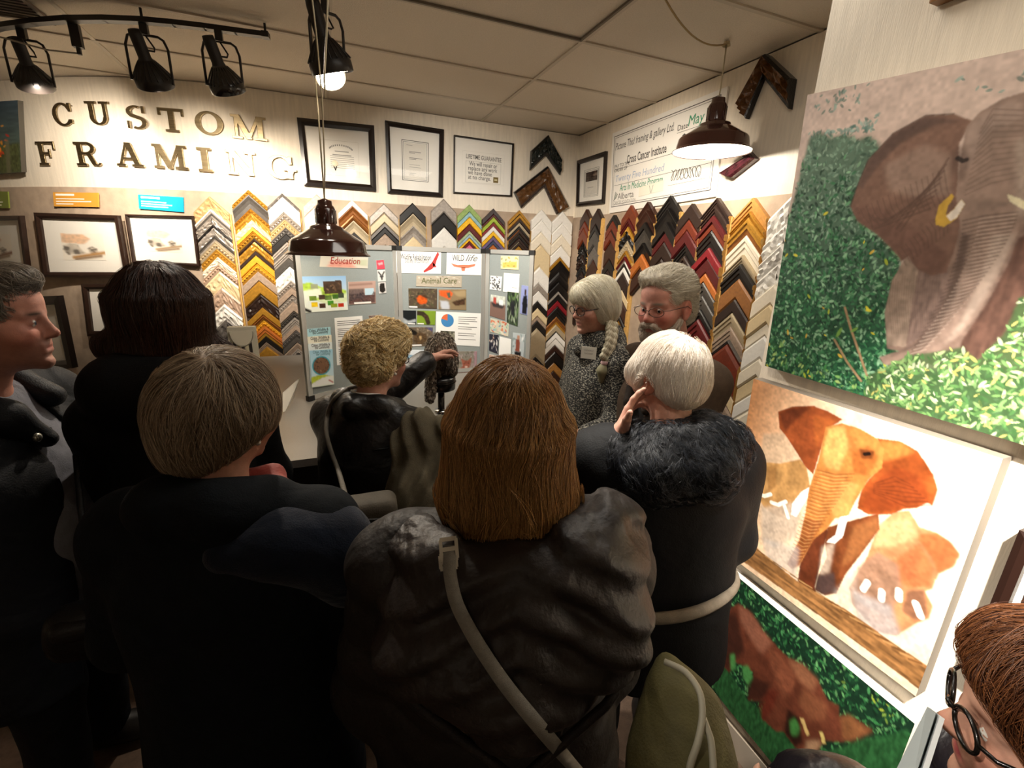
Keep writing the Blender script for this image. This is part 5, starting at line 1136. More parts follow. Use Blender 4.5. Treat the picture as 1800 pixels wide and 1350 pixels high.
spot_head(onZ(570, -6, ZT), 0.14, 0.20, (0.25, 0.2, -0.9), 1.1, 'black track spot behind the pale lamp cords', twist=0.3)
def lit_spot():
    c = at(577, 122, 2.55); root = empty('clip_spot', c, 'small lit chrome spot lamp shining below the black spot', 'spot lamp')
    d = unit([0.15, -0.55, -0.75])
    bm = bmesh.new(); lathe(bm, [(0.0, -0.09), (0.022, -0.088), (0.026, -0.05), (0.05, -0.01), (0.062, 0.03), (0.064, 0.045)], c, 24, d); obj('shade', bm, mat('#8a8378', 0.25, 0.9), root)
    bm = bmesh.new(); lathe(bm, [(0.060, 0.040), (0.03, 0.03), (0.0, 0.028)], c, 24, d); bmesh.ops.reverse_faces(bm, faces=bm.faces); obj('bulb_face', bm, mat('#fff8ea', 0.3, emit='#fff4e2', estr=30.0), root)
    bm = bmesh.new(); tube(bm, [c - d * 0.085, c - d * 0.085 + [0.0, 0.0, 0.08], [c[0], c[1], CEIL]], 0.006, 6); obj('stem', bm, M_TRK, root)
lit_spot()
# ================================================================ paper holder, leaflet on counter
def card_holder():
    q = [at(398, 576, 3.0), at(449, 576, 3.0), at(451, 640, 2.99), at(401, 640, 2.99)]; c = sum(q) / 4
    z0 = CT + 0.001; x0, x1 = q[0][0], q[1][0]; y = q[0][1]; zt = q[0][2]
    root = empty('card_holder', (c[0], c[1], z0), 'pale grey upright card holder with a rounded front flap', 'holder')
    bm = bmesh.new(); box(bm, (x0, y, z0), (x1, y + 0.05, zt)); bmesh.ops.bevel(bm, geom=bm.edges[:], offset=0.004, segments=2); obj('body', bm, mat('#c4bfae', 0.6), root)
    bm = bmesh.new(); w = (x1 - x0); cx = (x0 + x1) / 2; pts = [(cx + w * 0.42 * math.cos(a), zt - 0.02 + 0.085 * math.sin(a)) for a in np.linspace(PI, 2 * PI, 20)]
    vs = [bm.verts.new((a, y - 0.002, b)) for a, b in pts]; f = bm.faces.new(vs); ex = bmesh.ops.extrude_face_region(bm, geom=[f]); bmesh.ops.translate(bm, vec=(0, -0.004, 0), verts=[v for v in ex['geom'] if isinstance(v, bmesh.types.BMVert)]); bmesh.ops.recalc_face_normals(bm, faces=bm.faces)
    obj('flap', bm, mat('#cfc9b8', 0.55), root)
    bm = bmesh.new(); tube(bm, [(a, y - 0.006, b - 0.004) for a, b in pts], 0.003, 5); obj('flap_seam', bm, mat('#8f8a7c', 0.6), root)
    for k, cc in enumerate(('#2b2420', '#b9a070', '#3a322c', '#d4c9a8', '#2b2420')):
        bm = bmesh.new(); xa = x0 + w * (0.16 + 0.14 * k); box(bm, (xa, y - 0.004, z0 + 0.02), (xa + w * 0.10, y, zt - 0.075)); obj('card_strip', bm, mat(cc, 0.6), root)
card_holder()
q = [onZ(497, 690, CT + 0.1), onZ(523, 667, CT + 0.12), onZ(513, 700, CT + 0.02), onZ(497, 725, CT + 0.01)]
o = pydata('folded_leaflet', [x for x in q] + [x + np.array([0.01, 0.03, -0.004]) for x in q], [[0, 1, 2, 3], [7, 6, 5, 4], [0, 4, 5, 1], [1, 5, 6, 2], [2, 6, 7, 3], [3, 7, 4, 0]], mat('#ece7da', 0.6)); tag(o, 'white folded leaflet standing on the counter left of the board', 'leaflet')
# ================================================================ owl and its perch
OWC = at(775, 655, 2.1)
def owl():
    c = OWC; z = c[2]
    st = empty('perch_stand', (c[0], c[1], CT), 'black round padded perch stand with a chrome collar on the counter', 'stand')
    bm = bmesh.new(); lathe(bm, [(0.0, z - 0.012), (0.05, z - 0.012), (0.066, z - 0.02), (0.068, z - 0.034), (0.066, z - 0.075), (0.05, z - 0.083), (0.0, z - 0.083)], (c[0], c[1], 0), 36); obj('padded_top', bm, mat('#0e0d0d', 0.3, coat=0.3), st)
    bm = bmesh.new(); lathe(bm, [(0.0685, z - 0.036), (0.071, z - 0.04), (0.0685, z - 0.044)], (c[0], c[1], 0), 36); obj('trim_ring', bm, mat('#3a3836', 0.2, 0.9), st)
    bm = bmesh.new(); tube(bm, [(c[0], c[1], z - 0.08), (c[0], c[1], CT + 0.02)], 0.016, 14); obj('post', bm, mat('#121111', 0.25, coat=0.4), st)
    bm = bmesh.new(); lathe(bm, [(0.017, 0.0), (0.03, 0.004), (0.033, 0.012), (0.03, 0.02), (0.017, 0.024)], (c[0], c[1], z - 0.20), 24); obj('chrome_collar', bm, mat('#c9c9c9', 0.1, 1.0), st)
    bm = bmesh.new(); lathe(bm, [(0.0, 0.03), (0.02, 0.03), (0.03, 0.022), (0.13, 0.012), (0.14, 0.006), (0.14, 0.001), (0.0, 0.001)], (c[0], c[1], CT), 36); obj('base', bm, mat('#141312', 0.35), st)
    S = Sdf(); o = np.array([c[0], c[1], z])
    S.ell(o + [0, 0, 0.065], (0.066, 0.062, 0.082), 0.03); S.ell(o + [0.004, 0.006, 0.135], (0.058, 0.056, 0.05), 0.04)
    S.ell(o + [-0.045, 0.0, 0.05], (0.03, 0.055, 0.075), 0.02); S.ell(o + [0.05, 0.0, 0.05], (0.028, 0.055, 0.075), 0.02)
    S.cap(o + [-0.045, -0.03, 0.0], o + [-0.062, -0.045, -0.10], 0.03, 0.022, 0.02)
    S.cap(o + [-0.02, -0.01, 0.01], o + [-0.02, -0.01, -0.014], 0.014, 0.012, 0.01); S.cap(o + [0.025, -0.01, 0.01], o + [0.025, -0.01, -0.014], 0.014, 0.012, 0.01)
    S.disp(waves(3, 150, 0.0022, 8))
    V, F = S.mesh(0.0045)
    rg = np.random.default_rng(2); loc = V - o
    nz = np.sin(loc[:, 0] * 310 + 4 * np.sin(loc[:, 2] * 120)) * np.sin(loc[:, 2] * 260 + 3 * np.sin(loc[:, 0] * 150)) + rg.normal(0, 0.35, len(V))
    t = np.clip(nz * 0.5 + 0.45, 0, 1)[:, None]; col = lin('#5d5349') * (1 - t) + lin('#a89c8d') * t
    dk = np.clip((0.07 - np.abs(loc[:, 2:3] - 0.03)) * 30, 0, 1) * np.clip(1 - np.abs(loc[:, :1] + 0.0) * 22, 0, 1); col = col * (1 - 0.75 * dk)
    root = empty('owl', o, 'mottled grey owl perched on the black round stand', 'owl')
    bd = pydata('body', V, F, attr_mat('owl_plumage', 0.9, 0.1, bump=0.4, bscale=300), root, True, col=col)
    # overlapping feathers
    n = 2600; Pt = V[rg.integers(0, len(V), n)]; G = S.grad(Pt); G = G / np.linalg.norm(G, axis=1)[:, None]
    dn = np.array([0, 0, -1.0]) + 0.25 * rg.normal(size=(n, 3)); T_ = dn - (dn * G).sum(1)[:, None] * G; T_ /= np.maximum(np.linalg.norm(T_, axis=1), 1e-6)[:, None]; B_ = np.cross(G, T_)
    L = rg.uniform(0.009, 0.019, n)[:, None]; w = L * 0.22; b0 = Pt + G * 0.0005
    vs = np.stack([b0, b0 + T_ * L * 0.5 + B_ * w + G * 0.003, b0 + T_ * L + G * 0.004, b0 + T_ * L * 0.5 - B_ * w + G * 0.003], 1).reshape(-1, 3)
    cc = np.where(rg.random(n)[:, None] < 0.55, lin('#5a5047') * rg.uniform(0.6, 1.4, (n, 1)), lin('#b5aa9b') * rg.uniform(0.6, 1.1, (n, 1)))
    q = (Pt - o); cc = cc * np.where((np.abs(q[:, 0:1]) < 0.04) & (np.abs(q[:, 2:3] - 0.03) < 0.06), 0.4, 1)
    fe = pydata('feathers', vs, np.arange(4 * n).reshape(-1, 4), attr_mat('owl_plumage', 0.9, 0.1, bump=0.4, bscale=300), root, col=np.repeat(cc, 4, 0)); fe['kind'] = 'stuff'
    bm = bmesh.new()
    for s in (-1, 1): ball(bm, o + [0.004 + 0.026 * s, 0.058, 0.14], 0.009, 10)
    obj('eyes', bm, mat('#d9a21c', 0.1), root)
    bm = bmesh.new(); lathe(bm, [(0.008, 0), (0.006, 0.01), (0.001, 0.018)], o + [0.004, 0.058, 0.13], 10, (0, 0.6, -0.8)); obj('beak', bm, mat('#2c261c', 0.4), root)
owl()

def vent():
    c = onZ(-4, 4, CEIL); root = empty('ceiling_vent', c, 'dark slatted ceiling vent at the top left corner', 'vent')
    bm = bmesh.new()
    for a, b in (((-0.15, -0.15), (0.15, -0.13)), ((-0.15, 0.13), (0.15, 0.15)), ((-0.15, -0.15), (-0.13, 0.15)), ((0.13, -0.15), (0.15, 0.15))): box(bm, (c[0] + a[0], c[1] + a[1], CEIL - 0.012), (c[0] + b[0], c[1] + b[1], CEIL - 0.001))
    obj('frame', bm, mat('#6d5f50', 0.6), root)
    for k in range(7):
        y = c[1] - 0.12 + 0.036 * k; bm = bmesh.new(); obox(bm, (c[0], y, CEIL - 0.008), np.array([0.13, 0, 0]), np.array([0, 0.011, 0.005]), np.array([0, -0.0006, 0.0012])); obj('slat', bm, mat('#4a3f34', 0.6), root)
vent()
# ================================================================ the elephant paintings on the partition
NP = np.array([-1.0, 0, 0])
onP = lambda x, y: onX(x, y, XP - 0.004)
def canvas(name, q, t, label, mside):
    o = slab(name, q, NP, t, mside); tag(o, label, 'painting', 'elephant canvases on the partition'); return o
def ext(a, b, Y):
    """continue the line a-b to the given Y on the partition"""
    a, b = np.asarray(a), np.asarray(b); t = (Y - a[1]) / (b[1] - a[1]); return a + (b - a) * t
def crop(ox, oy, k): return lambda pts: [(ox + x / k, oy + y / k) for x, y in pts]
# ---- upper painting
tl, bl = onP(1434, 170), onP(1358, 642)
tr = ext(tl, onP(1795, 96), 0.27); br = ext(bl, onP(1798, 774), 0.27)
q1 = [tl, tr, br, bl]
o = canvas('elephant_painting', q1, 0.03, 'large canvas of a grey elephant striding out of green leaves', mat('#6b5a4a', 0.7))
A = Art(420, 400, [p + NP * 0.0305 for p in q1], lambda x, y: onX(x, y, XP - 0.0305)); K = crop(1340, 60, 1.928)
A.c = lin('#cbb6ab') * (1 - A.V[..., None] * 0.6) + lin('#b9a08f') * A.V[..., None] * 0.6
lf = A.inside(K([(165, 345), (200, 332), (240, 352), (285, 338), (330, 360), (365, 345), (400, 372), (420, 420), (480, 700), (480, 1180), (900, 1180), (1100, 1500), (0, 1500), (0, 900), (100, 600)]), 16)
A.fill('#5a7260', lf); dp = np.clip((A.V - 0.2) * 1.6, 0, 1); A.fill('#1d4630', lf * dp)
A.leaves(9000, ['#62806c', '#76937e', '#4f6c5a', '#88a48e', '#425f4e'], 0.0095, lf * np.clip(1 - dp * 1.1, 0, 1), 3, a=0.7)
A.leaves(15000, ['#265a3a', '#357048', '#1a442c', '#5f966a', '#0f2e20', '#2d6440', '#173c28', '#86b08c'], 0.0105, lf * dp, 4, a=0.8)
A.leaves(120, ['#c8a83c', '#c9c23a', '#a8b83a'], 0.01, lf * dp, 5)
tb = A.inside(K([(175, 215), (370, 165), (330, 250), (250, 270), (175, 275)]), 4); A.leaves(2500, ['#6d8a80', '#56756a', '#86a196'], 0.010, tb, 6, a=0.75)
for pts in ([(165, 335), (290, 320), (400, 270), (385, 330), (300, 340), (170, 345)], [(660, 150), (690, 150), (690, 165)], [(720, 180), (820, 190), (840, 215), (740, 205)], [(860, 140), (1000, 90), (1000, 180), (880, 165)]):
    A.leaves(9000, ['#6f8f86', '#5d7d74', '#8aa59c'], 0.011, A.inside(K(pts), 2), 7, a=0.75)
# far side leg and body
A.poly(K([(500, 775), (700, 640), (887, 600), (1100, 560), (1100, 1250), (800, 1180), (690, 1170), (600, 1160), (500, 1110), (440, 1090), (430, 960), (455, 850)]), '#7d675c', 1, 2, tex=0.22, tsc=26, ax=(1, 2))
A.poly(K([(500, 775), (545, 815), (540, 900), (505, 1090), (440, 1080), (430, 960), (455, 850)]), '#8d7a6c', 1, 2, tex=0.22, tsc=40, ax=(2, 1))
A.poly(K([(545, 820), (650, 830), (660, 900), (600, 1030), (510, 1090), (520, 950)]), '#76625a', 1, 2, tex=0.25, tsc=40, ax=(3, 1))
A.poly(K([(887, 720), (860, 800), (790, 940), (700, 1080), (690, 1170), (800, 1190), (1100, 1250), (1100, 600)]), '#5c4238', 1, 3, tex=0.3, tsc=34, ax=(3, 1))
# ear
ear = K([(655, 275), (560, 280), (450, 340), (365, 430), (328, 520), (305, 590), (330, 640), (400, 690), (450, 740), (485, 785), (510, 770), (540, 815), (590, 840), (640, 830), (672, 740), (690, 640), (675, 480), (676, 380), (720, 300)])
A.poly(ear, '#75594c', 1, 2, tex=0.16, tsc=14)
A.poly(K([(560, 282), (450, 345), (365, 435), (330, 520), (345, 530), (400, 450), (480, 370), (600, 310), (680, 300)]), '#54423c', 0.75, 3)
A.poly(K([(420, 450), (560, 380), (650, 420), (650, 560), (520, 560), (440, 540)]), '#9c8578', 0.6, 10, tex=0.2, tsc=20)
A.poly(K([(310, 590), (420, 600), (560, 700), (640, 760), (640, 830), (590, 840), (540, 812), (510, 768), (485, 783), (400, 690), (330, 640)]), '#664a40', 0.7, 5, tex=0.2, tsc=24, ax=(2, 1))
for k in range(9): A.stroke(K([(640 - 8 * k, 430 + 22 * k), (560 - 22 * k, 560 + 14 * k), (480 - 14 * k, 680 - 8 * k)]), 0.003, '#5a443a', 0.6)
# head, trunk
hd = K([(700, 320), (745, 270), (820, 225), (890, 203), (1000, 190), (1100, 250), (1100, 700), (890, 665), (885, 700), (845, 790), (805, 890), (755, 985), (700, 1052), (640, 1100), (560, 1150), (480, 1162), (430, 1147), (413, 1120), (470, 1106), (540, 1080), (600, 1020), (640, 920), (672, 800), (690, 690), (668, 560), (682, 430)])
hm = A.poly(hd, '#8d776b', 1, 2, tex=0.14, tsc=24, ax=(1, 2))
A.poly(K([(700, 330), (745, 280), (830, 240), (890, 225), (890, 300), (780, 330), (730, 420), (700, 480), (685, 430)]), '#a08b80', 0.7, 5)
A.poly(K([(690, 690), (720, 700), (700, 820), (670, 930), (610, 1040), (545, 1090), (470, 1115), (430, 1125), (470, 1106), (540, 1078), (600, 1018), (640, 918), (672, 800)]), '#4c3c36', 0.8, 3)
A.poly(K([(800, 700), (880, 700), (840, 800), (780, 920), (700, 1040), (640, 1090), (700, 1000), (760, 860)]), '#b5a294', 0.7, 4)
for k in range(34):
    t = k / 33.0; cx, cy = 790 - 250 * t ** 1.5, 640 + 470 * t; w = 95 - 55 * t
    A.stroke(K([(cx - w, cy + 10 + 25 * t), (cx - 0.2 * w, cy - 6 + 18 * t), (cx + w, cy - 16 - 10 * t)]), 0.0022, '#4f3f38', 0.55); A.stroke(K([(cx - w * 0.4, cy + 5), (cx + w * 0.9, cy - 8)]), 0.0018, '#bda99b', 0.4)
for k in range(14): A.stroke(K([(700 + 4 * k, 560 - 18 * k), (790, 520 - 20 * k), (890, 500 - 18 * k)]), 0.002, '#6a564c', 0.5)
for k in range(16): A.stroke(K([(340 + 19 * k, 600 - 9 * k), (352 + 19 * k, 628 - 6 * k), (372 + 19 * k, 650 - 4 * k)]), 0.0016, '#533f36', 0.45)
for k in range(12): A.stroke(K([(470 + 14 * k, 750 - 12 * k), (488 + 14 * k, 776 - 12 * k), (500 + 13 * k, 800 - 10 * k)]), 0.0016, '#4d3a32', 0.4)
for k in range(22): A.stroke(K([(450 + 8 * k, 830 + 9 * (k % 5)), (445 + 8 * k, 930 + 7 * (k % 4)), (455 + 8 * k, 1040)]), 0.0012, '#5d4a40', 0.35)
A.stroke(ear[:6], 0.0022, '#3d2f2a', 0.6)
A.poly(K([(650, 420), (690, 380), (715, 430), (700, 500), (672, 520), (660, 470)]), '#5a463e', 0.6, 4); A.stroke(K([(672, 430), (690, 440), (702, 436)]), 0.006, '#1c1412', 0.9)
A.poly(K([(870, 380), (887, 360), (1000, 390), (1000, 640), (880, 640)]), '#b0a092', 0.5, 8)
A.poly(K([(598, 642), (612, 592), (655, 553), (662, 565), (640, 600), (636, 630), (660, 612), (688, 574), (700, 592), (672, 642), (630, 670), (602, 662)]), '#b8943c', 1, 1); A.poly(K([(636, 632), (662, 610), (688, 575), (700, 592), (672, 640), (650, 650)]), '#d9cfc2', 1, 1)
A.poly(K([(845, 560), (887, 575), (960, 620), (950, 640), (880, 602), (855, 585)]), '#d8cfae', 1, 1)
# foreground leaves
fg = A.inside(K([(380, 1180), (520, 1120), (640, 1110), (700, 1100), (760, 1150), (850, 1060), (900, 930), (1100, 900), (1100, 1500), (380, 1400), (360, 1240)]), 4)
A.fill('#3c5432', fg * 0.9); A.leaves(7000, ['#86a368', '#a9bd86', '#6a9054', '#42693a', '#bcc8a4', '#aca860', '#527a44', '#34552e', '#74965e'], 0.0125, fg, 8, 0.36)
fl = A.inside(K([(40, 1020), (140, 1080), (250, 1160), (380, 1190), (380, 1400), (0, 1300)]), 3); A.leaves(3200, ['#3f7a44', '#76a45c', '#2c5a34', '#9cb86c', '#1f4a2c'], 0.012, fl, 9)
for st in ([(290, 940), (310, 1010), (370, 1180)], [(255, 1050), (300, 1130), (350, 1200)]): A.stroke(K(st), 0.004, '#a08060', 0.9)
A.leaves(130, ['#a8c86a', '#c9d98a', '#7aa84a'], 0.018, A.inside(K([(215, 1000), (300, 920), (350, 1000), (330, 1060), (240, 1060)]), 2), 12, 0.35)
A.c *= (0.86 + 0.28 * A.noise(90, 31, (1, 1)))[..., None] * (0.9 + 0.2 * A.noise(26, 32))[..., None]
A.mesh('painted_canvas', o, NP, 0.0, rough=0.5)
# ---- middle painting
q2 = [onP(1340, 664), onP(1780, 802), onP(1626, 1215), onP(1289, 967)]
o = canvas('elephant_painting', q2, 0.035, 'brightly lit canvas of a rust-brown elephant charging through dust', mat('#7d7468', 0.7))
K = crop(1260, 640, 2.213)
A = Art(380, 370, [p + NP * 0.0355 for p in q2], lambda x, y: onX(x, y, XP - 0.0355))
g = np.clip(A.U * 1.5, 0, 1)[..., None]; A.c = lin('#d99a68') * (1 - g) + lin('#f4e3c8') * g
A.fill('#e6c8a4', np.clip(A.V * 1.4 - 0.5, 0, 1) * 0.8)
A.poly(K([(185, 270), (280, 270), (330, 330), (370, 470), (330, 620), (200, 700), (165, 600), (165, 420)]), '#c3a88c', 0.8, 8)
A.poly(K([(165, 420), (200, 382), (250, 388), (330, 372), (355, 400), (370, 480), (345, 520), (300, 580), (250, 600), (190, 560), (165, 520)]), '#b08450', 1, 3, tex=0.3, tsc=26)
A.poly(K([(200, 400), (240, 390), (235, 480), (205, 500)]), '#8c6236', 0.7, 4); A.poly(K([(180, 560), (330, 540), (320, 680), (230, 720), (180, 680)]), '#b3a190', 0.8, 8)
for t in ([(170, 505), (190, 515), (215, 508)], [(218, 540), (245, 550), (275, 538)], [(270, 555), (285, 600)]): A.stroke(K(t), 0.010, '#efe6d4')
A.poly(K([(370, 480), (362, 520), (318, 600), (296, 590), (300, 545), (335, 500)]), '#e6e0d4', 1, 1)
rt = [(640, 640), (700, 580), (760, 575), (800, 640), (870, 665), (920, 700), (962, 750), (940, 800), (880, 830), (860, 890), (830, 900), (862, 960), (850, 1010), (800, 1030), (720, 1080), (640, 1060), (545, 950), (530, 880), (590, 780)]
A.poly(K(rt), '#bd8258', 1, 3, tex=0.25, tsc=24)
A.poly(K([(780, 670), (870, 665), (925, 700), (962, 755), (935, 805), (880, 830), (850, 760)]), '#a85c34', 0.9, 3, tex=0.2); A.poly(K([(720, 760), (800, 710), (860, 800), (850, 880), (780, 890), (700, 850)]), '#b0623a', 0.8, 4, tex=0.3)
A.poly(K([(560, 800), (640, 740), (720, 790), (740, 900), (690, 1000), (600, 960), (545, 920)]), '#8f6f5c', 0.85, 5, tex=0.3, tsc=30); A.poly(K([(760, 900), (830, 890), (840, 1000), (800, 1020), (740, 980)]), '#6d4a3a', 0.8, 3)
A.poly(K([(640, 620), (760, 600), (800, 680), (700, 720), (620, 720)]), '#d9a878', 0.8, 6); A.poly(K([(540, 890), (700, 960), (740, 1080), (640, 1090), (560, 1000)]), '#a9a3a2', 0.75, 10)
for t in ([(585, 890), (602, 862)], [(658, 930), (660, 900)], [(727, 930), (727, 898)], [(795, 950), (815, 1000)]): A.stroke(K(t), 0.014, '#f0e9dc')
A.poly(K([(440, 640), (640, 585), (645, 650), (575, 750), (515, 830), (480, 905), (435, 912), (395, 890), (408, 830), (440, 760), (430, 700)]), '#6e3a1e', 1, 2, tex=0.3, tsc=28, ax=(2, 1))
A.poly(K([(400, 650), (445, 640), (420, 760), (395, 880), (402, 908), (350, 892), (325, 850), (335, 780)]), '#5c2c18', 1, 2, tex=0.3, tsc=28)
A.poly(K([(540, 640), (640, 600), (640, 650), (560, 760), (500, 800)]), '#a2683c', 0.6, 6); A.poly(K([(400, 830), (470, 820), (480, 900), (435, 912), (395, 890)]), '#3d3434', 0.8, 4)
eL = K([(243, 185), (300, 165), (380, 162), (440, 185), (495, 215), (450, 245), (425, 290), (400, 370), (382, 432), (350, 400), (310, 335), (270, 275), (248, 250)])
A.poly(eL, '#8a4422', 1, 2, tex=0.35, tsc=16, ax=(1, 2)); A.poly(K([(246, 190), (300, 170), (370, 166), (300, 230), (270, 265)]), '#4f2416', 0.7, 5); A.poly(K([(380, 200), (480, 215), (430, 260), (390, 330)]), '#a85a2a', 0.7, 5)
eR = K([(630, 288), (720, 300), (790, 340), (850, 430), (870, 492), (850, 557), (830, 545), (790, 567), (740, 570), (690, 592), (600, 592), (555, 565), (575, 480), (640, 400)])
A.poly(eR, '#95481f', 1, 2, tex=0.35, tsc=16, ax=(2, 1)); A.poly(K([(600, 480), (700, 400), (800, 440), (840, 540), (740, 560), (640, 590), (570, 560)]), '#7c3416', 0.7, 6, tex=0.3); A.poly(K([(640, 300), (720, 305), (780, 345), (700, 370), (650, 380)]), '#c27a3c', 0.7, 5)
for k in range(7): A.stroke(K([(620, 470 + 6 * k), (700 + 8 * k, 440 + 20 * k), (760 + 14 * k, 470 + 14 * k)]), 0.003, '#5c2812', 0.5)
hp = [(430, 245), (490, 230), (560, 250), (630, 290), (657, 330), (650, 405), (600, 452), (575, 492), (545, 545), (520, 600), (470, 605), (440, 645), (385, 690), (332, 790), (302, 803), (283, 785), (330, 690), (350, 600), (365, 490), (400, 380)]
A.poly(K(hp), '#b5743a', 1, 2, tex=0.22, tsc=26)
A.poly(K([(440, 250), (500, 240), (520, 320), (480, 420), (430, 400), (415, 350)]), '#d9a460', 0.8, 6, tex=0.2, tsc=30); A.poly(K([(530, 340), (600, 320), (640, 360), (600, 440), (540, 430)]), '#8f4c20', 0.75, 6)
A.poly(K([(500, 460), (560, 470), (520, 595), (470, 605), (450, 560)]), '#d39a58', 0.7, 6); A.poly(K([(350, 600), (420, 620), (385, 690), (330, 790), (300, 803), (284, 785), (330, 690)]), '#7c4222', 0.8, 3)
for k in range(26):
    t = k / 25.0; cx, cy = 470 - 150 * t, 420 + 330 * t; w = 72 - 48 * t; A.stroke(K([(cx - w, cy - 6), (cx, cy + 12), (cx + w, cy + 10)]), 0.0025, '#6c3a1a', 0.5); A.stroke(K([(cx - w * .8, cy + 3), (cx, cy + 20), (cx + w * .6, cy + 18)]), 0.002, '#d9a668', 0.35)
A.poly(K([(560, 330), (620, 340), (610, 370), (570, 370)]), '#5a2a12', 0.8, 2); A.stroke(K([(582, 352), (598, 350)]), 0.008, '#1c0e08')
A.poly(K([(488, 600), (522, 595), (500, 680), (470, 706), (438, 700), (446, 690), (472, 672)]), '#eee8de', 1, 1)
A.poly(K([(180, 680), (330, 720), (320, 850), (200, 760)]), '#a6a09c', 0.6, 10); A.poly(K([(420, 720), (470, 700), (450, 820), (410, 830)]), '#c9b9a6', 0.6, 5); A.poly(K([(470, 900), (560, 820), (560, 960), (500, 980)]), '#b0a49c', 0.55, 10)
A.poly(K([(40, 600), (180, 735), (320, 850), (520, 970), (700, 1100), (850, 1205), (820, 1300), (600, 1130), (300, 910), (40, 720)]), '#8a6038', 1, 2, tex=0.5, tsc=20, ax=(1, 5))
for k in range(22): A.stroke(K([(60 + 34 * k, 650 + 25 * k), (110 + 34 * k, 690 + 24 * k)]), 0.004, '#5c3a1e' if k % 2 else '#b58a58', 0.7)
A.c *= (0.84 + 0.32 * A.noise(80, 33, (1, 1)))[..., None] * (0.88 + 0.24 * A.noise(24, 34))[..., None]
A.mesh('painted_canvas', o, NP, 0.0, rough=0.45)
# ---- lower painting
K = crop(1200, 980, 3.0)
tl, bl = onP(1283, 989), onP(1243, 1182); tr = onP(1622, 1264); br = ext(bl, onP(1378, 1345), tr[1] - 0.0)
q3 = [tl, tr, br, bl]
o = canvas('elephant_painting', q3, 0.03, 'lowest canvas of a brown elephant grazing against dark green foliage', mat('#e6ddd0', 0.7))
A = Art(230, 150, [p + NP * 0.0305 for p in q3], lambda x, y: onX(x, y, XP - 0.0305))
A.fill('#122c1c'); A.leaves(2600, ['#1d4a2a', '#2f6a3a', '#0e2216', '#3f7a48', '#173a24', '#5a9058'], 0.012, None, 21)
A.leaves(300, ['#8a9a34', '#6d8a3a'], 0.010, A.inside(K([(850, 640), (1150, 760), (1100, 860), (880, 760)]), 4), 22)
A.poly(K([(150, 380), (215, 420), (250, 600), (350, 740), (560, 900), (720, 1020), (900, 960), (1200, 900), (1200, 1200), (500, 1200), (130, 620)]), '#24502a', 1, 4, tex=0.4, tsc=30, ax=(4, 1))
bk = [(228, 280), (300, 240), (370, 290), (420, 370), (480, 440), (560, 520), (640, 560), (720, 640), (770, 740), (830, 770), (832, 822), (900, 830), (1010, 900), (900, 945), (830, 955), (760, 945), (700, 1022), (650, 1022), (600, 980), (540, 900), (500, 900), (420, 830), (440, 740), (350, 742), (380, 600), (320, 560), (280, 545), (250, 600), (215, 560), (212, 400)]
A.poly(K(bk), '#5e3020', 1, 2, tex=0.25, tsc=24)
A.poly(K([(300, 250), (370, 295), (420, 370), (480, 450), (420, 500), (360, 420), (310, 330)]), '#96604a', 0.7, 5); A.poly(K([(215, 300), (290, 290), (330, 480), (280, 545), (250, 600), (215, 560)]), '#2f1812', 0.8, 5)
A.poly(K([(460, 470), (540, 520), (600, 620), (590, 680), (540, 730), (500, 640), (470, 560)]), '#7c4630', 0.9, 3, tex=0.3, tsc=30); A.poly(K([(560, 530), (640, 560), (720, 640), (690, 700), (620, 640)]), '#9a6648', 0.7, 5)
A.poly(K([(640, 680), (770, 760), (760, 840), (680, 840), (620, 760)]), '#8a5438', 0.7, 5, tex=0.2); A.poly(K([(340, 600), (470, 660), (430, 740), (350, 742)]), '#2c1610', 0.8, 3)
A.poly(K([(560, 780), (620, 830), (640, 960), (600, 980), (540, 900)]), '#1a0e0a', 0.9, 3); A.poly(K([(570, 850), (600, 830), (625, 880), (610, 920), (580, 920)]), '#3f7a3a', 0.9, 2); A.poly(K([(320, 570), (350, 560), (375, 620), (350, 660), (325, 630)]), '#4a8a48', 0.9, 2); A.poly(K([(255, 510), (280, 500), (285, 580), (260, 590)]), '#4a8a48', 0.9, 2)
A.poly(K([(660, 950), (740, 945), (700, 1022), (650, 1022)]), '#b08a68', 0.8, 3)
A.poly(K([(625, 830), (645, 830), (675, 915), (660, 920)]), '#c9a86a', 1, 1); A.poly(K([(728, 900), (748, 905), (762, 962), (745, 962)]), '#c9b26a', 1, 1); A.poly(K([(840, 830), (880, 815), (940, 860), (1010, 900), (900, 945), (850, 940)]), '#7d5030', 0.9, 3, tex=0.3)
A.poly(K([(405, 760), (470, 680), (510, 690), (480, 790), (430, 850)]), '#5c2014', 0.7, 3)
A.c *= (0.86 + 0.28 * A.noise(90, 31, (1, 1)))[..., None] * (0.9 + 0.2 * A.noise(26, 32))[..., None]
A.mesh('painted_canvas', o, NP, 0.0, rough=0.5)
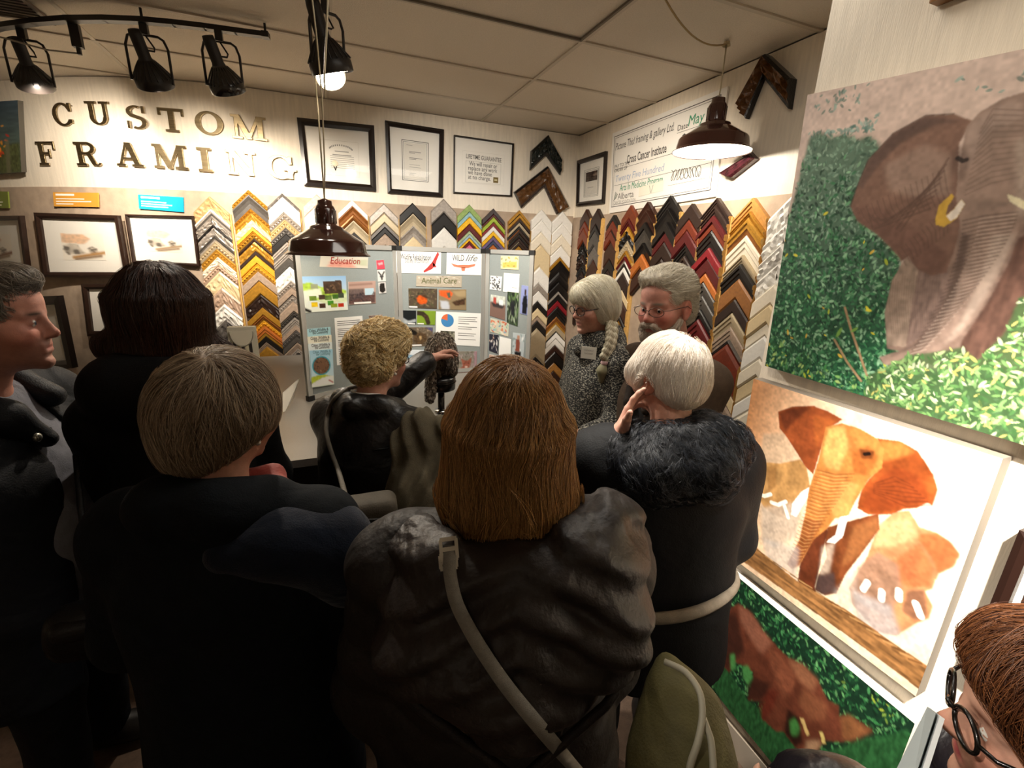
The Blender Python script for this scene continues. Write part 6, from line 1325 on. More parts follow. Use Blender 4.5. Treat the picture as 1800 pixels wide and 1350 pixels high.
# ---- neighbours cut by the picture edge
def edge_frame(q, label, mf, pic, fw):
    q = flat_quad([np.asarray(x) for x in q], NP)
    def art(root, P, n, mq):
        A = Art(30, 30, [P(0.02, 0.02), P(0.98, 0.02), P(0.98, 0.98), P(0.02, 0.98)]); A.fill(pic[0]); A.leaves(60, pic, 0.1); A.mesh('painted_canvas', root, n, 0.0008)
    return framed('framed_painting', q, NP, label, 'painting', fw, 0.03, mf, art=art, glass=False)
bl = onP(1708, 1180); tl = onP(1806, 926)
edge_frame([tl, [XP, -0.35, tl[2]], [XP, -0.35, bl[2]], [XP, tl[1], bl[2]]], 'dark brown painting in a dark frame at the right edge', mat('#24130d', 0.4), ['#2a1a14', '#3a261c', '#1c120e'], 0.02)
bl = onP(1646, 11); br = onP(1744, 0)
bl2 = [XP, bl[1], bl[2]]
edge_frame([[XP, bl[1], 2.66], [XP, br[1] - 0.1, 2.66], [XP, br[1] - 0.1, bl[2]], bl2], 'wooden picture frame at the top above the large elephant canvas', mat('#8a6238', 0.45), ['#c9b088', '#a08058'], 0.03)
bm = bmesh.new(); box(bm, (XP - 0.014, -1.85, 0.001), (XP, Y_END, 0.1)); structure(obj('baseboard_right', bm, mat('#9d9080', 0.6)))
# ================================================================ people: shared anatomy
def rot(yaw=0, pitch=0, roll=0):
    """yaw + turns to the right, pitch + looks down, roll + tilts the head to the right; degrees"""
    y, p, r = map(math.radians, (yaw, pitch, roll))
    Rz = np.array([[math.cos(y), math.sin(y), 0], [-math.sin(y), math.cos(y), 0], [0, 0, 1]])
    Rx = np.array([[1, 0, 0], [0, math.cos(p), math.sin(p)], [0, -math.sin(p), math.cos(p)]])
    Ry = np.array([[math.cos(r), 0, math.sin(r)], [0, 1, 0], [-math.sin(r), 0, math.cos(r)]])
    return Rz @ Rx @ Ry
class Person:
    def __init__(s, label, head, theta, yaw=0, pitch=0, roll=0, k=1.0, off=(0, 0.05), sh=0.175, lean=0.0, name='person'):
        s.th = math.radians(theta); s.k = k; s.sh = sh
        c, n = math.cos(s.th), math.sin(s.th)
        s.R = np.array([[c, n, 0], [-n, c, 0], [0, 0, 1.0]])     # local -> world
        head = np.asarray(head, float); s.hz = head[2]
        s.hc = np.array([off[0], off[1], s.hz]); s.Rh = rot(yaw, pitch, roll)
        b = head - s.R @ s.hc; s.base = np.array([b[0], b[1], 0.0])
        s.root = empty(name, s.base, label, 'person', 'people gathered at the counter'); s.root.rotation_euler = (0, 0, -s.th)
        s.lean = lean; s.arms = {}
    def L(s, w): return s.R.T @ (np.asarray(w, float) - s.base)
    def H(s, p): return s.hc + s.k * (s.Rh @ np.asarray(p, float))
    def toH(s, V): return ((V - s.hc) @ s.Rh) / s.k
    def Z(s, d): return s.hz - (d - float(np.interp(d, [0.10, 0.15, 0.205, 0.25], [0, 0.028, 0.028, 0]))) * s.k
    def mesh(s, name, V, F, m, smooth=True, col=None, parent=None):
        o = pydata(name, V, F, m, None, smooth, col); o.parent = parent or s.root; return o
    def bobj(s, name, bm, m, parent=None, smooth=True):
        o = obj(name, bm, m, None, smooth); o.parent = parent or s.root; return o
    def arm(s, side, elbow, wrist, hand=None):
        s.arms[side] = (np.asarray(elbow, float), np.asarray(wrist, float), hand)
    def shoulder(s, side):
        return np.array([(-1 if side == 'L' else 1) * s.sh, s.lean * 0.0, s.Z(0.245)])
    def default_arms(s):
        for sd, q in (('L', -1), ('R', 1)):
            if sd not in s.arms: s.arm(sd, [q * (s.sh + 0.055), 0.0, s.Z(0.53)], [q * (s.sh + 0.03), 0.09, s.Z(0.77)])
def head_prims(S, P, female=False, ears=True):
    k, M = P.k, P.Rh
    e = lambda p, r, kk=0.02, op='u': S.ell(P.H(p), np.asarray(r) * k, kk * k, M, op)
    c = lambda a, b, ra, rb, kk=0.012, op='u': S.cap(P.H(a), P.H(b), ra * k, rb * k, kk * k, op)
    e((0, -0.012, 0.032), (0.073, 0.093, 0.084)); e((0, 0.026, -0.028), (0.060, 0.066, 0.082), 0.03)
    e((0, 0.042, -0.075), (0.042, 0.045, 0.036), 0.03); e((0, 0.078, -0.100), (0.022, 0.017, 0.017), 0.02); e((0, 0.098, -0.083), (0.03, 0.010, 0.006), 0.012, 's')
    e((0, 0.055, 0.05), (0.055, 0.04, 0.045), 0.03)
    for q in (-1, 1):
        e((q * 0.042, 0.058, -0.028), (0.024, 0.026, 0.024), 0.03)
        e((q * 0.032, 0.098, 0.0), (0.019, 0.016, 0.012), 0.014, 's')
        c((q * 0.014, 0.084, 0.020), (q * 0.046, 0.072, 0.020), 0.008, 0.007, 0.014)
        e((q * 0.0315, 0.076, 0.001), (0.0135, 0.0135, 0.011), 0.004)
        e((q * 0.0105, 0.097, -0.034), (0.0075, 0.009, 0.007), 0.008)
        if ears:
            e((q * 0.076, -0.008, -0.006), (0.010, 0.022, 0.032), 0.008); e((q * 0.088, -0.004, 0.0), (0.008, 0.012, 0.018), 0.006, 's')
            e((q * 0.076, 0.002, -0.034), (0.008, 0.009, 0.011), 0.008)
    c((0, 0.088, 0.012), (0, 0.105, -0.026), 0.008, 0.0105, 0.012); e((0, 0.107, -0.029), (0.010, 0.009, 0.009), 0.008)
    c((-0.019, 0.084, -0.0580), (0.019, 0.084, -0.0580), 0.0072, 0.0072, 0.008); c((-0.016, 0.084, -0.0705), (0.016, 0.084, -0.0705), 0.0080, 0.0080, 0.008)
    c((-0.024, 0.0935, -0.0635), (0.024, 0.0935, -0.0635), 0.0030, 0.0030, 0.003, 's')
    S.cap(P.H((0, -0.02, -0.06)), np.array([P.hc[0] * 0.4, -0.02, P.Z(0.215)]), 0.052 * k, 0.060 * k, 0.03)
def hand_prims(S, wrist, f, n, side, curl=0.5, k=1.0, spread=0.1, curls=None, thumb=0.5):
    """f: wrist to knuckles, n: direction the palm faces, side: 'L' or 'R'"""
    f = unit(f); n = unit(np.asarray(n) - np.dot(n, f) * f); r = np.cross(n, f) * (1 if side == 'L' else -1)      # towards the thumb
    w = np.asarray(wrist, float)
    pt = lambda a, b, c: w + k * (a * f + b * r + c * n)
    S.cap(pt(-0.03, 0, 0), pt(0.02, 0, 0), 0.026 * k, 0.026 * k, 0.015)
    for b in (-0.026, -0.009, 0.009, 0.026):
        S.cap(pt(0.012, b * 0.6, 0), pt(0.088, b * 1.12, 0), 0.0145 * k, 0.0115 * k, 0.012)
    S.cap(pt(0.02, 0.02, 0.006), pt(0.045, 0.03, 0.01), 0.016 * k, 0.013 * k, 0.012)
    for i, (b, L) in enumerate(((0.030, 0.070), (0.010, 0.079), (-0.0105, 0.073), (-0.0295, 0.056))):
        cu = curls[i] if curls else curl
        p = pt(0.088, b, 0); a = 0.0; d0 = unit(f + r * b * spread * 30)
        for j, fr in enumerate((0.44, 0.31, 0.25)):
            a += cu * (0.7, 1.0, 0.7)[j]; d = d0 * math.cos(a) + n * math.sin(a)
            q = p + d * L * fr * k; rr = (0.0098, 0.0088, 0.0078, 0.0066)
            S.cap(p, q, rr[j] * k, rr[j + 1] * k, 0.004); p = q
    p = pt(0.032, 0.032, 0.008); d = unit(f * 0.62 + r * (0.9 - 0.5 * thumb) + n * 0.55 * thumb)
    for j, (L, ra, rb) in enumerate(((0.036, 0.0125, 0.011), (0.03, 0.0105, 0.0085))):
        q = p + d * L * k; S.cap(p, q, ra * k, rb * k, 0.008); p = q; d = unit(d + f * 0.35 * thumb + n * 0.2 * thumb - r * 0.3 * thumb)
def body_sdf(P, female=False, ears=True):
    S = Sdf(); k = P.k; head_prims(S, P, female, ears); P.default_arms()
    Z = P.Z; sh = P.sh
    S.loft([(Z(0.215), 0, -0.01, 0.055, 0.055), (Z(0.25), 0, -0.015, sh * 0.8, 0.075), (Z(0.36), 0, -0.005, sh * 0.86, 0.10), (Z(0.55), 0, 0, sh * 0.74, 0.09), (Z(0.70), 0, 0, sh * 0.86, 0.105), (Z(0.82), 0, 0, sh * 0.86, 0.105)], 0.04)
    for sd in 'LR':
        e, w, h = P.arms[sd]; S.chain([P.shoulder(sd), e, w], [0.046 * k, 0.038 * k, 0.026 * k], 0.02)
        if h: hand_prims(S, w, side=sd, k=k, **h)
        else: hand_prims(S, w, w - e, np.array([1.0 if sd == 'L' else -1.0, 0, 0.0]), sd, 0.35, k)
    for q in (-1, 1):
        S.chain([(q * 0.09, 0, Z(0.80)), (q * 0.10, 0.015, 0.46), (q * 0.105, -0.01, 0.09)], [0.082, 0.056, 0.038], 0.03)
        S.cap((q * 0.105, -0.03, 0.045), (q * 0.125, 0.13, 0.032), 0.04, 0.028, 0.02)
    return S
def skin_col(P, V, base, lips='#a85a50', flush='#b5624e', blush=0.5, brow=None, stub=None):
    q = P.toH(V); b = lin(base); col = np.repeat(b[None], len(V), 0)
    def mixin(c, w):
        nonlocal col
        w = np.clip(w, 0, 1)[:, None]; col = col * (1 - w) + lin(c) * w
    g = lambda p, r: np.exp(-(((q - np.asarray(p)) / np.asarray(r)) ** 2).sum(1))
    for s in (-1, 1):
        mixin(flush, blush * g((s * 0.045, 0.07, -0.03), (0.025, 0.04, 0.025))); mixin(flush, blush * 0.8 * g((s * 0.085, -0.01, -0.01), (0.012, 0.03, 0.04)))
        if brow: mixin(brow, 1.3 * g((s * 0.032, 0.09, 0.022), (0.018, 0.02, 0.0045)))
        mixin('#6a3a2e', 0.35 * g((s * 0.032, 0.09, 0.0), (0.02, 0.02, 0.011)))
    mixin(flush, blush * 0.9 * g((0, 0.112, -0.028), (0.014, 0.014, 0.012)))
    mixin(lips, 1.2 * g((0, 0.09, -0.0635), (0.019, 0.014, 0.0085)))
    if stub: mixin(stub, 0.45 * g((0, 0.06, -0.085), (0.05, 0.05, 0.03)))
    return col
M_SKIN = attr_mat('skin', 0.5, 0.35, bump=0.08, bscale=350, noise=0.10, nscale=90, sss=0.05)
def make_body(P, base, fine=0.005, hands=(), coarse=0.014, female=False, ears=True, **kw):
    S = body_sdf(P, female, ears)
    fb = [(P.hc - 0.14 * P.k - [0, 0, 0.02], P.hc + 0.14 * P.k, fine)]
    for sd in hands:
        e, w, h = P.arms[sd]; d = unit(h['f']) if h else unit(w - e); c = w + d * 0.07 * P.k; fb.append((c - 0.105 * P.k, c + 0.105 * P.k, 0.0042))
    V, F = S.mesh(coarse, fb)
    P.S = S
    P.body = P.mesh('body', V, F, M_SKIN, True, skin_col(P, V, base, **kw))
    return P.body
def eyes(P, iris='#4a5a66', lidcol=None, gaze=(0, 0, 0)):
    for q in (-1, 1):
        bm = bmesh.new(); c = P.H((q * 0.0315, 0.0775, 0.001)); ball(bm, c, 0.0118 * P.k, 14)
        d = P.Rh @ unit(np.array([0, 1, 0]) + np.asarray(gaze)); 
        o = P.bobj('eye', bm, mat('#d9d2c8', 0.15))
        bm = bmesh.new(); lathe(bm, [(0.0, 0.0122 * P.k), (0.0028 * P.k, 0.0121 * P.k), (0.0048 * P.k, 0.0115 * P.k)], c, 14, d); i = P.bobj('iris', bm, mat(iris, 0.1), o); i.data.materials.append(mat('#0c0a09', 0.1))
        for f in i.data.polygons: f.material_index = 1 if f.index < 14 else 0
def glasses(P, col, w=0.026, h=0.019, rr=0.0016, z=-0.002, metal=0.5):
    m = mat(col, 0.25, metal); bm = bmesh.new(); T = lambda p: P.H(p)
    for q in (-1, 1):
        pts = [T((q * 0.0335 + w * math.cos(a) * (1 - 0.08 * math.sin(a) ** 2), 0.1065 - abs(q * 0.0335 + w * math.cos(a)) * 0.16, z + h * math.sin(a) * (1.0))) for a in np.linspace(0, 2 * PI, 22)]
        tube(bm, pts, rr * P.k, 6)
        tube(bm, [T((q * 0.059, 0.097, z + 0.006)), T((q * 0.074, 0.085, z + 0.007)), T((q * 0.083, 0.0, z + 0.008)), T((q * 0.083, -0.02, z - 0.004)), T((q * 0.078, -0.035, z - 0.02))], rr * P.k, 6)
    tube(bm, [T((-0.009, 0.108, z + 0.004)), T((0, 0.112, z + 0.007)), T((0.009, 0.108, z + 0.004))], rr * P.k, 6)
    g = P.bobj('glasses', bm, m)
    for q in (-1, 1):
        bm = bmesh.new(); vs = [bm.verts.new(T((q * 0.0335 + w * math.cos(a), 0.1065 - abs(q * 0.0335 + w * math.cos(a)) * 0.16, z + h * math.sin(a)))) for a in np.linspace(0, 2 * PI, 22)[:-1]]; bm.faces.new(vs)
        P.bobj('lens', bm, glass_mat(), g, False)
# ---------------------------------------------------------------- hair
def hair_mat(c1, c2, rough=0.42, spec=0.5):
    key = ('hair', c1, c2, rough)
    if key in _mats: return _mats[key]
    m = bpy.data.materials.new('hair'); m.use_nodes = True; nt = m.node_tree; b = nt.nodes['Principled BSDF']
    hi = nt.nodes.new('ShaderNodeHairInfo'); r = nt.nodes.new('ShaderNodeValToRGB')
    r.color_ramp.elements[0].color = (*lin(c1), 1); r.color_ramp.elements[1].color = (*lin(c2), 1)
    nt.links.new(hi.outputs['Random'], r.inputs[0]); nt.links.new(r.outputs[0], b.inputs['Base Color'])
    b.inputs['Roughness'].default_value = rough; b.inputs['Specular IOR Level'].default_value = spec
    _mats[key] = m; return m
def hair_mass(P, S, col, col2, h=0.006, name='hair', pad=0.02):
    V, F = S.mesh(h, pad=pad); q = P.toH(V)
    n = 0.5 + 0.5 * np.sin(q[:, 0] * 420 + 5 * np.sin(q[:, 2] * 30) + q[:, 1] * 200); n = n[:, None]
    return P.mesh(name, V, F, attr_mat('hair_mass', 0.6, 0.3, bump=0.3, bscale=400), True, lin(col) * (1 - n) + lin(col2) * n)
def strands(P, parent, S, roots, flow, m, npt=12, step=0.02, depth=(-0.004, 0.003), rad=0.0007, lens=(0.6, 1.0), curl=None, seed=1, zmin=None, jit=0.15, name='hair_strands', clump=6):
    rg = np.random.default_rng(seed); g0 = max(1, len(roots) // clump)
    own = np.repeat(np.arange(g0), clump); n = len(own); p = np.asarray(roots, float)[own] + rg.normal(0, 0.0022, (n, 3))
    dp = rg.uniform(depth[0], depth[1], g0)[own] + rg.normal(0, 0.0012, n)
    for _ in range(3): p = p - S.grad(p) * (S.at(p) - dp)[:, None] * 0.8
    ln = (rg.uniform(lens[0], lens[1], g0)[own] * rg.uniform(0.9, 1.05, n))[:, None]; J = rg.normal(0, jit, (g0, 3))[own] + rg.normal(0, jit * 0.35, (n, 3)); pts = [p.copy()]
    for i in range(npt - 1):
        g = S.grad(p); d = flow(p) + J
        d = d - (d * g).sum(1)[:, None] * g; d /= np.maximum(np.linalg.norm(d, axis=1), 1e-6)[:, None]
        p = p + d * step * ln; p = p - g * ((S.at(p) - dp) * 0.75)[:, None]
        J *= 0.93
        pts.append(p.copy())
    A = np.stack(pts, 1)
    if curl:
        amp, fr = curl; ph = rg.uniform(0, 6.28, g0)[own][:, None]; t = np.arange(npt)[None] * step; sg = rg.choice([-1, 1], g0)[own][:, None]
        f2 = fr * rg.uniform(0.7, 1.3, (g0, 1))[own]; e = np.minimum(1, t / (step * 2.0))
        A = A + amp * e[..., None] * np.stack([np.cos(ph + f2 * t), np.sin(ph + f2 * t * sg), np.sin(ph * 1.7 + f2 * t)], -1)
    cd = bpy.data.hair_curves.new(name); cd.add_curves([npt] * n)
    cd.points.foreach_set('position', A.astype(np.float32).ravel())
    ra = cd.attributes.get('radius') or cd.attributes.new('radius', 'FLOAT', 'POINT')
    t = np.linspace(0, 1, npt); pr = rad * np.minimum(1, (1.02 - t) * 2.2)
    ra.data.foreach_set('value', np.tile(pr, n).astype(np.float32))
    cd.materials.append(m)
    o = bpy.data.objects.new(name, cd); COL.objects.link(o); o.parent = parent; o['kind'] = 'stuff'
    return o
def roots_on(V, n, seed, keep=None):
    rg = np.random.default_rng(seed)
    if keep is not None: V = V[keep]
    return V[rg.integers(0, len(V), n)] + rg.normal(0, 0.002, (n, 3))
def verts_of(o):
    V = np.empty(len(o.data.vertices) * 3, np.float32); o.data.vertices.foreach_get('co', V); return V.reshape(-1, 3).astype(float)
# ---------------------------------------------------------------- clothes
def coat_sdf(P, hem, g=1.0, sl=(0.072, 0.062, 0.05), cuff=0.0, neck=True, belly=0.0, flare=1.0, arms='LR', depth=1.0):
    S = Sdf(); Z, sh, k = P.Z, P.sh * g, P.k
    lv = [(Z(0.205), 0, -0.02, 0.085, 0.075), (Z(0.235), 0, -0.02, sh * 0.9, 0.095 * depth), (Z(0.34), 0, 0.0, sh * 1.08, (0.135 + belly * 0.4) * depth), (Z(0.52), 0, 0.01 + belly * 0.3, sh * 1.04, (0.14 + belly) * depth), (Z(0.68), 0, 0.005, sh * 1.1 * flare, (0.15 + belly * 0.7) * depth), (hem, 0, 0, sh * 1.14 * flare, 0.155 * depth * flare)]
    S.loft(lv, 0.03, e=2.4)
    for sd in arms:
        e, w, h = P.arms[sd]; s = P.shoulder(sd)
        S.cap((s[0] * 0.25, -0.02, Z(0.205)), s, 0.05, sl[0], 0.05)
        d = unit(w - e); S.chain([s, e, w - d * (0.012 + cuff)], [sl[0], sl[1], sl[2]], 0.03)
    return S
def cloth(P, name, S, m, h=0.011, parent=None, folds=(1, 26, 0.006), extra=None, pad=0.03, fine=None):
    if folds: S.disp(waves(*folds, 7))
    if extra: S.disp(extra)
    V, F = S.mesh(h, fine, pad=pad)
    return P.mesh(name, V, F, m, True, None, parent)
def legs(P, m, shoe, hem=0.10):
    S = Sdf()
    S.loft([(P.Z(0.62), 0, 0, P.sh * 0.85, 0.115), (P.Z(0.72), 0, 0, P.sh * 0.98, 0.135), (P.Z(0.86), 0, 0, P.sh * 0.95, 0.125)], 0.03)
    for q in (-1, 1): S.chain([(q * 0.09, 0, P.Z(0.82)), (q * 0.10, 0.015, 0.46), (q * 0.105, -0.01, hem)], [0.098, 0.076, 0.064], 0.03)
    cloth(P, 'trousers', S, m, 0.015, folds=(4, 30, 0.006))
    for q in (-1, 1):
        S = Sdf(); S.cap((q * 0.105, -0.03, 0.055), (q * 0.125, 0.13, 0.045), 0.048, 0.04, 0.02); S.ell((q * 0.118, 0.06, 0.03), (0.05, 0.14, 0.03), 0.02); S.chain([(q * 0.105, -0.02, 0.12), (q * 0.105, -0.03, 0.05)], [0.052, 0.048], 0.02)
        S.add(lambda x, y, z: 0.006 - z + 0 * x, (-9, -9, -1), (9, 9, 9), 0, 's') if False else None
        V, F = S.mesh(0.012); V[:, 2] = np.maximum(V[:, 2], 0.002); P.mesh('shoe', V, F, shoe)
def fabric(c, rough=0.75, noise=0.12, nscale=40, bump=0.35, bscale=350, sheen=0.0, name='cloth', spec=0.3, coat=0.0, wrinkle=0.5):
    m = mat(c, rough, 0, noise, nscale, bump, bscale, name, spec, sheen=sheen, coat=coat)
    if m.get('wrinkled') or not wrinkle or not bump: return m
    m['wrinkled'] = True; nt = m.node_tree; b = nt.nodes['Principled BSDF']; fine = b.inputs['Normal'].links[0].from_node
    tc = nt.nodes.new('ShaderNodeTexCoord'); n = nt.nodes.new('ShaderNodeTexNoise'); n.inputs['Scale'].default_value = 7.5; n.inputs['Detail'].default_value = 2.5; n.inputs['Distortion'].default_value = 0.9
    bp = nt.nodes.new('ShaderNodeBump'); bp.inputs['Strength'].default_value = wrinkle; bp.inputs['Distance'].default_value = 0.035
    nt.links.new(tc.outputs['Object'], n.inputs['Vector']); nt.links.new(n.outputs['Fac'], bp.inputs['Height']); nt.links.new(fine.outputs[0], bp.inputs['Normal']); nt.links.new(bp.outputs[0], b.inputs['Normal'])
    return m
def surf(P, sdfs, px, py, d0, d1, off=0.004):
    """first point on the sight line that lies on the clothes"""
    ds = np.linspace(d0, d1, 160); W = np.array([at(px, py, d) for d in ds]); L_ = (W - P.base) @ P.R
    v = np.min([q.at(L_) for q in sdfs], axis=0); i = np.argmax(v < off) if (v < off).any() else int(np.argmin(v))
    return W[i]
def smooth_path(q, n=40, it=3):
    q = np.array(q); t = np.linspace(0, len(q) - 1, n); r_ = np.stack([np.interp(t, range(len(q)), q[:, i]) for i in range(3)], 1)
    for _ in range(it): r_[1:-1] = (r_[:-2] + 2 * r_[1:-1] + r_[2:]) / 4
    return r_
# ================================================================ woman with brown hair, seen from behind (nearest the middle)
def brown_woman():
    P = Person('person with long brown hair and a brown puffer jacket, seen from behind in the middle', at(893, 762, 0.80), 16, 2, 8, 0, 1.0, (0, 0.03), 0.185)
    P.arm('L', [-0.245, 0.03, P.Z(0.54)], [-0.21, 0.14, P.Z(0.82)]); P.arm('R', [0.225, 0.06, P.Z(0.52)], [0.15, 0.22, P.Z(0.66)])
    make_body(P, '#c9937c', 0.008, coarse=0.016)
    M = fabric('#1d1816', 0.6, 0.15, 30, 0.25, 160, 0, 'puffer_shell', 0.35, wrinkle=0.5)
    S = coat_sdf(P, P.Z(1.12), 1.12, (0.088, 0.085, 0.068), depth=1.2, flare=1.08)
    # hood lying on the back and standing collar
    def quilt(x, y, z): return 0.010 * np.abs(np.sin((z + 0.10 * x + 0.05 * y) * PI / 0.105)) ** 0.5 * -1 + 0.006
    J = cloth(P, 'puffer_jacket', S, M, 0.010, folds=(5, 24, 0.009), extra=quilt)
    P.coat = [S]; H = Sdf(); P.coat.append(H)
    H.chain([(-0.19, -0.02, P.Z(0.235)), (-0.14, -0.13, P.Z(0.285)), (0.0, -0.185, P.Z(0.33)), (0.14, -0.14, P.Z(0.265)), (0.205, -0.02, P.Z(0.20))], [0.045, 0.062, 0.07, 0.07, 0.05], 0.05)
    H.chain([(-0.14, -0.02, P.Z(0.21)), (-0.10, -0.09, P.Z(0.215)), (0.0, -0.12, P.Z(0.225)), (0.12, -0.09, P.Z(0.20)), (0.16, 0.0, P.Z(0.19))], [0.05, 0.055, 0.06, 0.062, 0.05], 0.06)
    H.ell((0.0, -0.13, P.Z(0.27)), (0.15, 0.075, 0.06), 0.05)
    cloth(P, 'hood', H, fabric('#261f1d', 0.5, 0.15, 30, 0.25, 160, 0, 'hood_shell', 0.4, wrinkle=0.6), 0.009, J, folds=(9, 34, 0.011), extra=lambda x, y, z: 0.006 * np.sin((z * 1.6 + np.abs(x) * 0.8) * 70))
    bm = bmesh.new(); pts = [(-0.215, -0.03, P.Z(0.27)), (-0.16, -0.175, P.Z(0.345)), (0.0, -0.262, P.Z(0.405)), (0.15, -0.205, P.Z(0.335)), (0.235, -0.04, P.Z(0.25))]
    t = np.linspace(0, 1, 30); pts = np.array(pts); sp = np.stack([np.interp(t, np.linspace(0, 1, 5), pts[:, i]) for i in range(3)], 1)
    tube(bm, sp, 0.008, 6); P.bobj('hood_seam', bm, fabric('#241d1b', 0.6), J)
    legs(P, fabric('#15131a'), mat('#100e0d', 0.5))
    # hair
    S = Sdf(); k = P.k
    S.ell(P.H((0, -0.014, 0.035)), (0.090, 0.112, 0.098), 0.03, P.Rh)
    S.loft([(P.hz + 0.02, 0, 0.012, 0.094, 0.110), (P.hz - 0.05, 0, 0.012, 0.110, 0.112), (P.hz - 0.10, 0.002, 0.010, 0.119, 0.106), (P.hz - 0.14, 0.006, 0.004, 0.108, 0.094), (P.hz - 0.165, 0.012, -0.005, 0.080, 0.074)], 0.05)
    G = Sdf(); G.ell(P.H((0, -0.014, 0.035)), (0.090, 0.112, 0.098), 0.03, P.Rh)
    G.loft([(P.hz + 0.02, 0, 0.012, 0.094, 0.110), (P.hz - 0.05, 0, 0.012, 0.110, 0.112), (P.hz - 0.10, 0.002, 0.010, 0.119, 0.106), (P.hz - 0.15, 0.010, 0.002, 0.108, 0.094), (P.hz - 0.26, 0.026, -0.005, 0.070, 0.070)], 0.05)
    for q_ in (S, G): q_.ell(P.H((0, 0.16, -0.06)), (0.085, 0.10, 0.14), 0.03, P.Rh, 's')
    S.disp(lambda x, y, z: 0.0035 * np.sin(np.arctan2(y - 0.01, x) * 34 + 2 * np.sin(z * 20)))
    mass = hair_mass(P, S, '#644528', '#926840', 0.007)
    V = verts_of(mass)
    crown = P.H((0.012, -0.045, 0.12))
    def flow(p):
        d = p - crown; r = np.linalg.norm(d, axis=1)[:, None]; o = d / np.maximum(r, 1e-4)
        w = np.clip(1.6 - r * 9, 0, 1); return o * w + np.array([0, 0, -1.0]) * (1.15 - w) + np.array([0.12, 0, 0]) * np.sin(p[:, 2:3] * 40)
    keep = V[:, 2] > P.Z(0.12)
    m = hair_mat('#64421f', '#c99c62', 0.36)
    strands(P, mass, G, roots_on(V, 13520, 1, keep), flow, m, 16, 0.0165, (-0.002, 0.008), 0.00036, (0.35, 1.02), None, 3, jit=0.32, clump=12)
    strands(P, mass, G, np.repeat(crown[None], 900, 0) + np.random.default_rng(3).normal(0, 0.012, (900, 3)), flow, hair_mat('#7a5230', '#cfa06a', 0.36), 16, 0.016, (0.0, 0.006), 0.00033, (0.5, 1.0), None, 4, jit=0.4)
    strands(P, mass, G, roots_on(V, 4160, 7, (V[:, 2] > P.hz - 0.17) & (V[:, 2] < P.hz - 0.08)), lambda p: np.array([0.0, 0, -1.0]) + 0.9 * (p - [0, 0, 0]) * [4, 4, 0], m, 9, 0.015, (-0.002, 0.016), 0.0004, (0.3, 1.2), None, 8, jit=0.4, clump=14)
    # shoulder strap with slider, and the bag it carries
    return P
PB = brown_woman()
